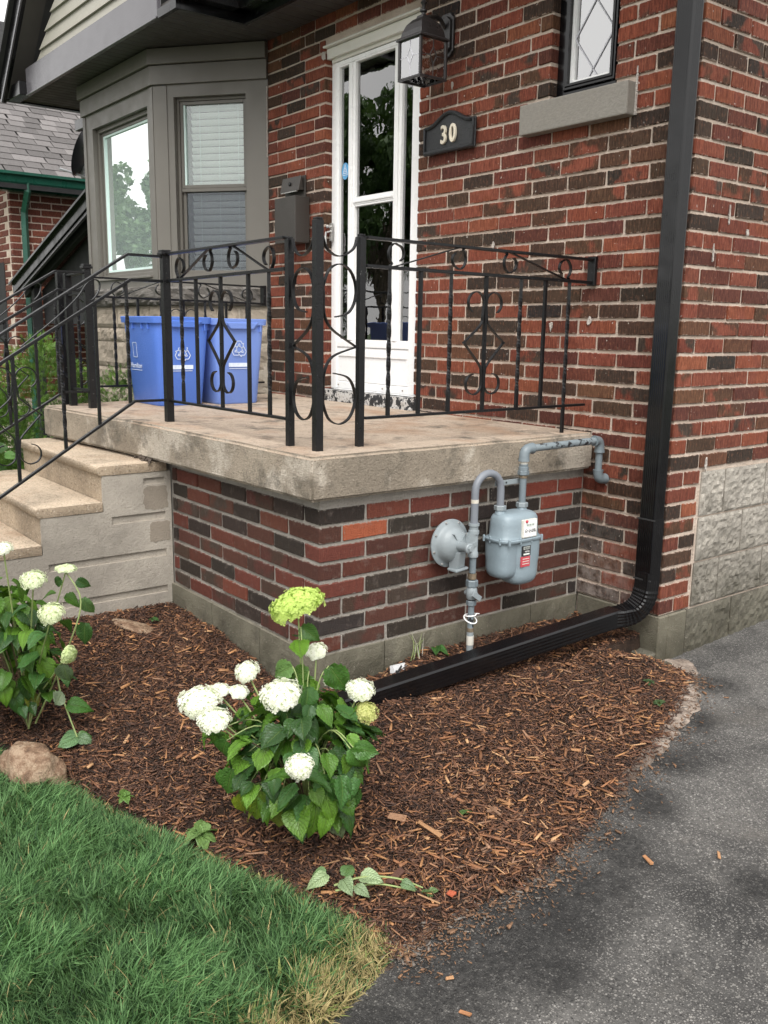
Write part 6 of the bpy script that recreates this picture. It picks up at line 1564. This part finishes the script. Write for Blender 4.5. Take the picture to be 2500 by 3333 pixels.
LEAVES = [leaf_mesh(i, .09, .062+.006*(i % 3), .30+.28*(i % 4), .10+.14*(i % 3)) for i in range(9)]
def floret_head(seed, R0, n, flat=.8, size=.0085, full=.62):
    rr = random.Random(seed); vs = []; fs = []
    # core closing the gaps between the florets, tinted darker as their shade
    for i in range(9):
        th = math.acos(1-(1+full)*.97*i/8)
        for j in range(14):
            ph = 2*math.pi*j/14; k_ = R0*.86*(1+.05*math.sin(ph*3+th*4)); vs.append(Vector((math.sin(th)*math.cos(ph)*k_, math.sin(th)*math.sin(ph)*k_, math.cos(th)*k_*flat)))
    fs += [(i*14+j, (i+1)*14+j, (i+1)*14+(j+1) % 14, i*14+(j+1) % 14) for i in range(8) for j in range(14)]
    for i in range(n):
        u_ = (i+.5)/n; th = math.acos(1-u_*(1+full)); ph = i*2.39996+rr.uniform(-.25, .25); rad = R0*rr.uniform(.88, 1.08)*(1+.07*math.sin(ph*3+th*4)+.04*math.sin(ph*7+seed))
        nrm = Vector((math.sin(th)*math.cos(ph), math.sin(th)*math.sin(ph), math.cos(th))); c = Vector((nrm.x*rad, nrm.y*rad, nrm.z*rad*flat))
        nn = (nrm+Vector((rr.uniform(-.4, .4), rr.uniform(-.4, .4), rr.uniform(-.3, .3)))).normalized(); a = nn.orthogonal().normalized(); a.rotate(Matrix.Rotation(rr.uniform(0, 6.28), 3, nn)); b = nn.cross(a); sz = size*rr.uniform(.7, 1.2)
        for q in range(4):
            d1 = (a*math.cos(q*math.pi/2)+b*math.sin(q*math.pi/2)); d2 = (a*math.cos(q*math.pi/2+.62)+b*math.sin(q*math.pi/2+.62)); d3 = (a*math.cos(q*math.pi/2-.62)+b*math.sin(q*math.pi/2-.62))
            k = len(vs); up = rr.uniform(-.1, .35); vs += [c, c+d3*sz*.78+nn*sz*.12, c+d1*sz*1.0+nn*sz*up, c+d2*sz*.78+nn*sz*.12]; fs.append((k, k+1, k+2, k+3))
    me = bpy.data.meshes.new('flower_head'); me.from_pydata([tuple(v) for v in vs], [], fs); me.materials.append(M['petal']); me.materials.append(M['petal_core'])
    for p in me.polygons[:112]: p.material_index = 1
    return me
HEADS = [floret_head(i, .05, 340, .52+.07*i, .0072, .05+.14*i) for i in range(3)]
HEAD_L = floret_head(9, .07, 620, .72, .0085, .35); HEAD_S = floret_head(12, .03, 60, .5, .009, .2)
GREENS = [(.060, .155, .016), (.085, .200, .020), (.125, .260, .026), (.036, .100, .020), (.14, .29, .036), (.026, .075, .016), (.055, .150, .034), (.040, .110, .030)]
def put_leaf(plant, p, out, size, rr, tilt=None, colr=None, mesh=None, up=None):
    out = Vector(out).normalized(); n_ = Vector(up) if up else Vector((rr.uniform(-.35, .35), rr.uniform(-.35, .35), 1))
    s_ = out.cross(n_).normalized(); n_ = s_.cross(out); mt = Matrix((s_, out, n_)).transposed().to_4x4(); mt.translation = Vector(p)
    o = bpy.data.objects.new('leaf', mesh or rr.choice(LEAVES)); col.objects.link(o); k = size/.09
    o.parent = plant; o.matrix_parent_inverse = Matrix.Translation(-WL[plant.name]); o.matrix_basis = mt @ Matrix.Diagonal((k*rr.uniform(.9, 1.1), k, k, 1))
    c = colr or rr.choice(GREENS); kk = rr.uniform(.85, 1.15); o.color = (c[0]*kk, c[1]*kk, c[2]*kk, 1); return o
def put_head(plant, p, axis, r, mesh, colr, base_r=.05):
    axis = Vector(axis).normalized(); a = axis.orthogonal().normalized(); b = axis.cross(a); mt = Matrix((a, b, axis)).transposed().to_4x4(); mt.translation = Vector(p)
    o = bpy.data.objects.new('flower_head', mesh); col.objects.link(o); o.parent = plant; o.matrix_parent_inverse = Matrix.Translation(-WL[plant.name])
    hk = r/base_r; o.matrix_basis = mt @ Matrix.Diagonal((hk*random.uniform(.92, 1.16), hk*random.uniform(.86, 1.02), hk*random.uniform(.85, 1.05), 1)); o.color = (*colr, 1); return o
def stem(plant, pts, r=.0035, mt='stem'):
    P = [Vector(p) for p in pts]; out = []
    for i in range(len(P)-1):
        a, b, c, d = P[max(i-1, 0)], P[i], P[i+1], P[min(i+2, len(P)-1)]
        for q in range(5): t = q/5; out.append(.5*((2*b)+(c-a)*t+(2*a-5*b+4*c-d)*t*t+(3*b-a-3*c+d)*t**3))
    out.append(P[-1]); return MB().tube(out, lambda t: r*(1-.3*t), 6).build('stem', M[mt], plant, smooth=True)
WHITE = (.93, .93, .85); LIME = (.58, .72, .20)
def hydrangea(name, label, base, center, rad, heads, nleaf, seed, low=None):
    rr = random.Random(seed); pl_ = thing(name, label, 'shrub', base, 'white hydrangeas in the mulch bed'); B = Vector(base); C_ = Vector(center)
    for (p, r, colr, mesh, ax) in heads:
        p = Vector(p); put_head(pl_, p, ax, r, mesh, colr, .07 if mesh is HEAD_L else (.03 if mesh is HEAD_S else .05))
        mid = B.lerp(p, .55)+Vector((0, 0, .03)); stem(pl_, [B, B.lerp(mid, .5)+Vector((0, 0, .03)), mid, p-Vector(ax).normalized()*.005])
        # pairs of leaves along the flower stem
        for t in (.50, .68, .85):
            q = B.lerp(p, t)+Vector((0, 0, .02*(1-t))); a = rr.uniform(0, 6.28)
            for s_ in (0, math.pi):
                d = Vector((math.cos(a+s_), math.sin(a+s_), rr.uniform(-.55, .1))); put_leaf(pl_, q+d*.015, d, rr.uniform(.050, .085), rr)
    tips = []
    for i in range(nleaf):
        # directions over the upper and camera-facing side of an ellipsoid
        while True:
            d = Vector((rr.gauss(0, 1), rr.gauss(0, 1), rr.gauss(.15, 1))).normalized()
            if d.z > -.75: break
        k = rr.uniform(.62, 1.0)
        p = C_+Vector((d.x*rad[0], d.y*rad[1], d.z*rad[2]))*k
        g = bed_z(np.array([[p.x, p.y]]))[0]+.03
        if p.z < g: p.z = g+rr.uniform(0, .03)
        out = Vector((d.x+rr.uniform(-.35, .35), d.y+rr.uniform(-.35, .35), (rr.uniform(-1.15, -.35) if d.z < .35 else rr.uniform(-.55, .15))))
        sz = rr.uniform(.045, .098)*(1.0 if k > .75 else .9); start = p-out.normalized()*sz*.45
        colr = None
        if p.z < C_.z-.5*rad[2] and rr.random() < .2: colr = rr.choice([(.16, .24, .03), (.22, .24, .03), (.12, .20, .03)])
        nrm = Vector((d.x*.8+rr.uniform(-.3, .3), d.y*.8+rr.uniform(-.3, .3), .8)); put_leaf(pl_, start, out, sz, rr, colr=colr, up=nrm); tips.append(start)
    for i in range(0, len(tips), 5):
        t_ = tips[i]; stem(pl_, [B, B.lerp(t_, .5)+Vector((0, 0, .05)), t_], .0026, 'stem' if i % 2 else 'twig')
    return pl_
V3 = lambda a: Vector(a)
up1 = (0.25, -.35, .85)
h1 = hydrangea('hydrangea', 'white flowered hydrangea with one tall lime green head, in front of the porch corner', (.585, -.43, -.215), (.620, -.475, -.005), (.215, .205, .195),
    [((.495, -.407, .385), .064, LIME, HEAD_L, (-.25, -.25, .85)), ((.415, -.674, .140), .052, WHITE, HEADS[1], up1), ((.400, -.610, .150), .036, WHITE, HEADS[0], (0, 0, 1)), ((.436, -.565, .148), .030, WHITE, HEADS[0], (.3, 0, 1)),
     ((.532, -.691, .132), .043, WHITE, HEADS[2], up1), ((.631, -.545, .200), .055, WHITE, HEADS[2], up1), ((.382, -.506, .178), .036, WHITE, HEADS[1], up1), ((.471, -.327, .228), .034, WHITE, HEADS[0], (.2, -.3, .8)),
     ((.682, -.322, .178), .038, WHITE, HEADS[2], (.4, -.2, .8)), ((.578, -.329, .165), .030, WHITE, HEADS[0], (0, 0, 1)), ((.849, -.627, .112), .035, WHITE, HEADS[2], (.5, -.6, .6)), ((.717, -.327, .128), .030, (.55, .56, .22), HEAD_S, (.5, -.2, .6))],
    215, 41)
rr = random.Random(77)
for p, out, sz, c in [((.622, -.386, .245), (.35, .5, -.9), .100, (.055, .15, .025)), ((.545, -.455, .235), (-.75, -.55, -.55), .085, (.12, .23, .06)), ((.56, -.41, .215), (-.55, -.6, -.25), .080, (.09, .19, .035)), ((.51, -.405, .33), (.55, .6, -.6), .070, (.06, .15, .03)),
                      ((.728, -.520, -.075), (.18, -.12, -1), .098, (.11, .23, .02)), ((.625, -.610, -.055), (-.1, -.15, -1), .095, (.16, .26, .025)), ((.590, -.640, -.07), (-.12, -.1, -1), .070, (.30, .38, .03)), ((.800, -.43, .085), (.5, .55, -.15), .07, (.08, .2, .04)), ((.80, -.44, .085), (.5, .35, -.9), .085, (.07, .18, .03)),
                      ((.66, -.57, -.09), (0, -.1, -1), .075, (.20, .25, .04)), ((.72, -.44, -.13), (.4, .1, -.8), .08, (.16, .20, .11)), ((.54, -.66, .07), (-.3, -.3, -.9), .085, (.06, .16, .025)), ((.50, -.66, .085), (-.5, -.3, -.8), .07, (.10, .22, .03)), ((.57, -.66, .0), (-.2, -.2, -1), .085, (.07, .18, .03)), ((.775, -.44, -.02), (.25, .1, -1), .09, (.05, .13, .03)), ((.77, -.50, .02), (.2, 0, -1), .09, (.06, .16, .03))]:
    stem(h1, [(.60, -.45, -.03), Vector(p).lerp(Vector((.60, -.45, .06)), .45)+Vector((0, 0, .03)), p], .0022)
    put_leaf(h1, p, out, sz, rr, colr=c, up=(.62, -.58, .35))
h2 = hydrangea('hydrangea', 'hydrangea with small greenish white flower heads at the left edge of the bed', (-.52, -.87, -.235), (-.56, -.92, .05), (.22, .20, .25),
    [((-.395, -.947, .445), .030, WHITE, HEADS[2], (.2, -.2, 1)), ((-.320, -.882, .350), .041, (.78, .82, .62), HEADS[2], (.3, -.2, .8)), ((-.218, -.863, .262), .037, (.78, .82, .60), HEADS[2], (.4, -.4, .7)), ((-.359, -.764, .358), .032, (.76, .82, .58), HEADS[0], (0, 0, 1)),
     ((-.215, -.818, .118), .030, (.66, .74, .42), HEADS[0], (.7, .3, -.1))], 175, 53)
for p, out, sz, c in [((-.325, -.79, .335), (-.7, -.6, -.4), .05, None), ((-.315, -.745, .33), (.5, .5, -.4), .05, (.04, .11, .03)), ((-.30, -.735, .27), (.2, .3, -.9), .075, (.09, .17, .06)), ((-.285, -.735, .19), (-.1, -.1, -1), .085, (.045, .12, .03)),
                      ((-.135, -.86, .12), (0, .05, -1), .07, (.09, .13, .07)), ((-.13, -.87, .03), (-.3, -.3, -.6), .06, (.20, .25, .16))]:
    put_leaf(h2, p, out, sz, rr, colr=c, up=(.62, -.58, .25))
stem(h2, [(-.47, -.86, -.2), (-.33, -.78, .1), (-.30, -.74, .26), (-.355, -.765, .35)], .003)
# broken stem lying on the mulch
c1 = thing('fallen_stem', 'broken pale stem with green leaves leaning down onto the mulch behind the rock', 'cutting', (-.34, -.77, -.2))
gz = lambda x, y, h=0: float(bed_z(np.array([[x, y]]))[0])+h
e1 = V(-.335, -.765, gz(-.335, -.765, .035))
stem(c1, [(-.46, -.783, -.02), (-.44, -.780, -.09), (-.39, -.775, -.15), e1], .0036)
for p_, out, sz, c in [((-.40, -.772, -.13), (.55, .62, .05), .085, (.07, .20, .03)), (e1, (-.55, -.6, -.1), .080, (.12, .24, .10)), (e1, (.15, -.5, .0), .075, (.15, .27, .12)), (e1, (.6, .35, -.0), .06, (.16, .27, .13)), (e1, (.3, .6, .1), .055, (.10, .20, .06))]:
    put_leaf(c1, p_, out, sz, rr, colr=c, up=(.5, -.45, .7))
c2 = thing('wilted_cutting', 'wilted pale green hydrangea cutting lying on the mulch at the lawn corner', 'cutting', (.95, -.50, -.25))
b0 = V(.865, -.535, gz(.865, -.535, .035))
stem(c2, [b0, (.90, -.47, gz(.9, -.47, .05)), (.95, -.40, gz(.95, -.40, .045)), (.99, -.345, gz(.99, -.345, .02))], .003); stem(c2, [b0+V(.02, -.01, 0), (.93, -.45, gz(.93, -.45, .035)), (.99, -.37, gz(.99, -.37, .02))], .0028)
for (ox, oy), out, sz, c in [((-.03, .0), (.1, -.9, .05), .060, (.30, .40, .20)), ((-.04, .0), (-.7, -.5, .1), .045, (.20, .32, .14)), ((.01, .02), (.8, -.25, .1), .058, (.32, .43, .23)), ((.03, .06), (.8, .55, .15), .062, (.34, .44, .24)), ((.0, .03), (-.2, .5, .25), .055, (.13, .24, .08)), ((.05, .03), (.95, .1, .0), .045, (.28, .38, .20)), ((.11, .13), (.5, .2, .1), .04, (.2, .32, .15))]:
    put_leaf(c2, b0+V(ox, oy, .015), out, sz, rr, colr=c, up=(rr.uniform(.1, .6), rr.uniform(-.5, 0), .8))
# weeds
def weed(label, x, y, n, sz, c, h=.02, cat='weed'):
    t = thing('weed', label, cat, (x, y, gz(x, y))); zz = max(gz(x, y), -.264+.04*y)
    for i in range(n):
        a = 2*math.pi*i/n+rr.uniform(-.3, .3); put_leaf(t, (x, y, zz+h), (math.cos(a), math.sin(a), rr.uniform(-.1, .5)), sz*rr.uniform(.7, 1.2), rr, colr=c)
weed('broad leaved weed on the lawn edge below the hydrangea', .43, -.685, 8, .050, (.20, .33, .10), .03)
weed('small leafy weed at the lawn edge left of the larger weed', .12, -.785, 5, .032, (.15, .28, .06), .03)
weed('low green weed on the bare soil beside the curved driveway edge', .72, 1.02, 16, .028, (.09, .15, .06), .02)
weed('small clump of low weeds on the mulch near the driveway bend', .62, 1.10, 12, .022, (.08, .14, .06), .02)
weed('tiny bright seedling in the mulch in front of the side of the steps', -1.02, -.18, 7, .022, (.09, .20, .06), .03)
weed('tiny weed between mulch and driveway above the lawn corner', 1.01, -.34, 7, .022, (.14, .22, .08), .012)
weed('tiny seedling in the mulch right of the hydrangea', .80, -.02, 5, .02, (.12, .22, .06), .012)
gr = thing('weed', 'tuft of thin weed blades by the white bracket at the porch footing', 'weed', (.04, .42, -.1))
for i in range(9):
    a = rr.uniform(0, 6.28); x, y = .045+rr.uniform(-.02, .02), .44+rr.uniform(-.04, .04); z = gz(x, y)
    MB().tube([(x, y, z), (x+.01*math.cos(a), y+.015*math.sin(a), z+.06), (x+.03*math.cos(a), y+.05*math.sin(a), z+rr.uniform(.08, .13))], lambda t: .0022*(1-.9*t), 4).build('blade', M['stem'] if i % 3 else M['ptag'], gr)
for a in (.3, 1.7, 5.4): put_leaf(gr, (.05, .52, gz(.05, .52)+.03), (math.cos(a), math.sin(a), .2), .05, rr, colr=(.05, .14, .03))
# bracket on the ground, rock, flat stone
br = thing('metal_bracket', 'white slotted metal bracket half buried in mulch at the foot of the porch wall', 'bracket', (.06, .33, -.1))
q = MB(); zb = gz(.07, .33)
q.add([(.055, .285, zb-.01), (.095, .29, zb-.01), (.07, .42, zb-.01), (.035, .41, zb-.01), (.045, .29, zb+.024), (.060, .292, zb+.026), (.04, .38, zb+.012), (.03, .375, zb+.014)], [(0,1,5,4),(1,2,6,5),(2,3,7,6),(3,0,4,7),(4,5,6,7),(0,3,2,1)])
q.build('plate', M['plate'], br); MB().bar((.082, .30, zb+.010), (.066, .33, zb+.022), .006, .003, (1, 0, .6)).build('slot', M['dark'], br); MB().lathe((.085, .292, zb+.012), (1, -.2, .5), [(.004, 0), (.007, .002)], 10).build('hole', M['dark'], br)
def rock(name, label, c, sc_, seed, rot=0, cat='rock'):
    bm = bmesh.new(); bmesh.ops.create_icosphere(bm, subdivisions=4, radius=1)
    for v in bm.verts:
        n_ = mnoise.fractal(v.co*1.1+Vector((seed, 0, 0)), .8, 2.1, 5); n2_ = mnoise.noise(v.co*2.6+Vector((0, seed, 0))); v.co *= 1+.24*n_+.10*abs(n2_); v.co = Vector((v.co.x*sc_[0], v.co.y*sc_[1], v.co.z*sc_[2]))
        v.co.z = max(v.co.z, -sc_[2]*.8)
    me = bpy.data.meshes.new(name); bm.to_mesh(me); bm.free(); me.polygons.foreach_set('use_smooth', [True]*len(me.polygons)); me.materials.append(M['rock'])
    o = link(name, me); o.location = c; o.rotation_euler = (0, .25, rot); return tag(o, label, cat)
rock('fieldstone', 'large brown fieldstone at the left edge between lawn and mulch', (-.225, -.955, -.262), (.118, .075, .105), 5, .42)
rock('flat_stone', 'flat brown stone sunk in the mulch in front of the steps', (-1.0, -.27, gz(-1.0, -.27)+.008), (.095, .05, .012), 8, .8)

# ------------------------------------------------------------------ cedar shrub, hosta and ivy on the far left
def sprays(name, label, cat, lobes, n, size, c0, c1, mt, group=None, kindstuff=False, flat=0.25):
    t = thing(name, label, cat, (lobes[0][0][0], lobes[0][0][1], -.2), group)
    cen = []; dirs = []; rel = []
    wts = np.array([l_[1][0]*l_[1][2] for l_ in lobes]); wts = wts/wts.sum(); idx = rng.choice(len(lobes), n, p=wts)
    d = unit(rng.normal(0, 1, (n, 3))); k = rng.uniform(.45, 1.0, n)**.6; C_ = np.array([l_[0] for l_ in lobes])[idx]; S_ = np.array([l_[1] for l_ in lobes])[idx]
    P = C_+d*S_*k[:, None]; clump = np.array([mnoise.noise(Vector(p*7)) for p in P]); ok = clump > -.28; P, d, k, clump = P[ok], d[ok], k[ok], clump[ok]; n = len(P)
    U = unit(d*np.array([1, 1, .35])+np.array([0, 0, .65])+rng.normal(0, .35, (n, 3))); W_ = unit(np.cross(U, rng.normal(0, 1, (n, 3)))); sz = size*rng.uniform(.6, 1.3, n)
    # one spray: a central rib with alternating side fingers
    fing = [(0, 0, .0, .5, .09), (0, 0, 0, 1.0, .07)]
    pts = []; tri = []
    def fing_(o, tip, w_):
        b = len(pts); o = np.array(o); tip = np.array(tip); dd = tip-o; nn = np.array([-dd[1], dd[0]]); nn = nn/np.linalg.norm(nn)*w_
        pts.extend([o-nn, o+nn, (o+tip)/2+nn*1.3, tip, (o+tip)/2-nn*1.3]); tri.extend([(b, b+1, b+2), (b, b+2, b+4), (b+4, b+2, b+3)])
    fing_((0, 0), (0, 1), .035)
    for q in range(6):
        y = .1+.13*q; s_ = 1 if q % 2 else -1; ll_ = .55*(1-q*.11); fing_((0, y), (s_*ll_*.75, y+ll_*.62), .035)
    pts = np.array(pts); tri = np.array(tri); m_ = len(pts)
    bend = rng.uniform(-.3, .3, n)
    Nn = np.cross(U, W_)
    V_ = P[:, None]+sz[:, None, None]*(pts[None, :, 0, None]*W_[:, None]+pts[None, :, 1, None]*U[:, None]+(bend[:, None]*(pts[:, 1]**2)[None])[:, :, None]*Nn[:, None])
    F = (np.arange(n)[:, None, None]*m_+tri[None]).reshape(-1, 3); mixv = np.clip(.5+.9*clump+rng.normal(0, .18, n), 0, 1)[:, None]; c = np.array(c0)*(1-mixv)+np.array(c1)*mixv
    o = scatter_mesh('foliage', V_.reshape(-1, 3), F, np.repeat(c, m_, 0), mt, t); return t
ce = sprays('cedar_shrub', 'bright green feathery cedar shrub growing behind the railing left of the porch', 'shrub',
    [((-2.98, .02, .52), (.32, .32, .58)), ((-2.80, .45, .56), (.24, .3, .34)), ((-3.18, -.25, .35), (.34, .3, .52)), ((-2.90, .1, .1), (.40, .5, .35))], 25000, .035, (.020, .055, .010), (.16, .30, .045), M['cedar'])
MB().tube([(-3.05, .02, -.35), (-3.04, .02, .4)], .025, 8).build('trunk', M['bark'], ce)
iv = sprays('evergreen_bush', 'dark green bush at the far left edge against the neighbouring brick wall', 'bush', [((-4.75, -.42, .95), (.22, .3, .75)), ((-4.85, -.5, .2), (.3, .3, .6))], 7000, .05, (.012, .026, .010), (.045, .085, .028), M['cedar'])
ho = thing('hosta', 'broad light green leaves of a plant at the left edge below the railing', 'plant', (-2.35, -.55, .1))
for i in range(46):
    a = rr.uniform(0, 6.28); z = rr.uniform(.15, .62); rd = rr.uniform(.02, .17); p = V(-2.45+rd*math.cos(a), -.50+rd*math.sin(a), z)
    put_leaf(ho, p, (math.cos(a), math.sin(a), rr.uniform(-.5, .3)), rr.uniform(.07, .12), rr, colr=rr.choice([(.12, .28, .06), (.09, .22, .05), (.07, .17, .04)]), up=(.5, -.5, .7))
for i in range(7): a = i*.9; stem(ho, [(-2.45, -.5, -.3), (-2.45+.06*math.cos(a), -.5+.06*math.sin(a), .2), (-2.45+.12*math.cos(a), -.5+.12*math.sin(a), .5)], .004)

# ------------------------------------------------------------------ trees and street lamp across the road (seen mirrored in the glass)
def tree(label, x, y, h, rad, n, seed, c0=(.03, .06, .02), c1=(.09, .16, .05), zb=-.9):
    t = thing('street_tree', label, 'tree', (x, y, zb), 'trees across the road'); rs = random.Random(seed)
    tr = MB(); top = V(x, y, zb+h*.55); tr.tube([(x, y, zb), (x+.1, y, zb+h*.25), top], lambda q: .22*(1-.55*q), 9); ends = []
    for i in range(9):
        a = i*2.4; e = V(x+rad*.62*math.cos(a), y+rad*.62*math.sin(a), zb+h*(.55+.38*rs.random())); tr.tube([V(x, y, zb+h*(.28+.025*i)), V(x, y, zb+h*.5).lerp(e, .5), e], lambda q: .085*(1-.8*q), 6); ends.append(e)
    tr.build('trunk', M['bark'], t, smooth=True)
    cl = [(e+V(rs.uniform(-1, 1), rs.uniform(-1, 1), rs.uniform(-.6, .9))*rad*.35, rad*rs.uniform(.16, .34)) for e in ends for _ in range(5)]
    ci = rng.integers(0, len(cl), n); C_ = np.array([list(c[0]) for c in cl])[ci]; rr_ = np.array([c[1] for c in cl])[ci]
    P = C_+unit(rng.normal(0, 1, (n, 3)))*(rr_*rng.uniform(.3, 1, n)**.5)[:, None]; U = unit(rng.normal(0, 1, (n, 3))); W_ = unit(np.cross(U, rng.normal(0, 1, (n, 3)))); s_ = rng.uniform(.06, .15, n)[:, None]
    V_ = np.stack([P-U*s_, P+W_*s_*.6, P+U*s_, P-W_*s_*.6], 1); F = np.arange(n*4).reshape(n, 4); m_ = rng.random((n, 1)); scatter_mesh('crown', V_.reshape(-1, 3), F, np.repeat(np.array(c0)*(1-m_)+np.array(c1)*m_, 4, 0), M['treeleaf'], t)
tree('tall leafy street tree across the road, mirrored in the bay window', -22.6, -7.0, 7.0, 1.45, 5200, 1, (.06, .10, .05), (.16, .25, .12))  # leaf tints lightened to imitate haze over the mirrored tree
tree('broad street tree across the road mirrored in the storm door glass', -17.5, -10.9, 7.5, 1.9, 24000, 2)
hg = thing('hedge', 'clipped hedge across the road mirrored at the foot of the bay window', 'hedge', (-27, -9, -.9))
hp_ = rng.uniform(-1, 1, (9000, 3))*np.array([1.2, 3.4, 1.7])+np.array([-27, -9, .95]); hu = unit(rng.normal(0, 1, (9000, 3))); hw_ = unit(np.cross(hu, rng.normal(0, 1, (9000, 3))))
scatter_mesh('foliage', np.stack([hp_-hu*.1, hp_+hw_*.07, hp_+hu*.1, hp_-hw_*.07], 1).reshape(-1, 3), np.arange(36000).reshape(9000, 4), np.repeat(np.array([[.03, .07, .02]])*rng.uniform(.5, 1.6, (9000, 1)), 4, 0), M['treeleaf'], hg)
tree('rounded tree standing farther along the road across from the house', -30, -24, 9.5, 4.2, 11000, 3)
tree('dense low tree beside the road mirrored low in the bay window', -36, -18, 6.5, 4.5, 11000, 4)
tree('street tree across the road behind the viewer', 9, -19, 9, 3.6, 9000, 5)
sl_ = thing('street_lamp', 'curved arm street lamp across the road, mirrored in the bay window', 'street lamp', (-27.3, -9.6, -.9))
MB().tube([(-27.3, -9.6, -.9), (-27.3, -9.6, 2.9), (-27.4, -9.5, 3.5), (-27.8, -9.2, 3.95), (-28.3, -8.9, 4.1)], .045, 8).build('pole', M['galv'], sl_, smooth=True)
MB().box(-28.7, -28.3, -9.0, -8.8, 4.06, 4.15).build('lamp_head', M['galv'], sl_, bev=.03)
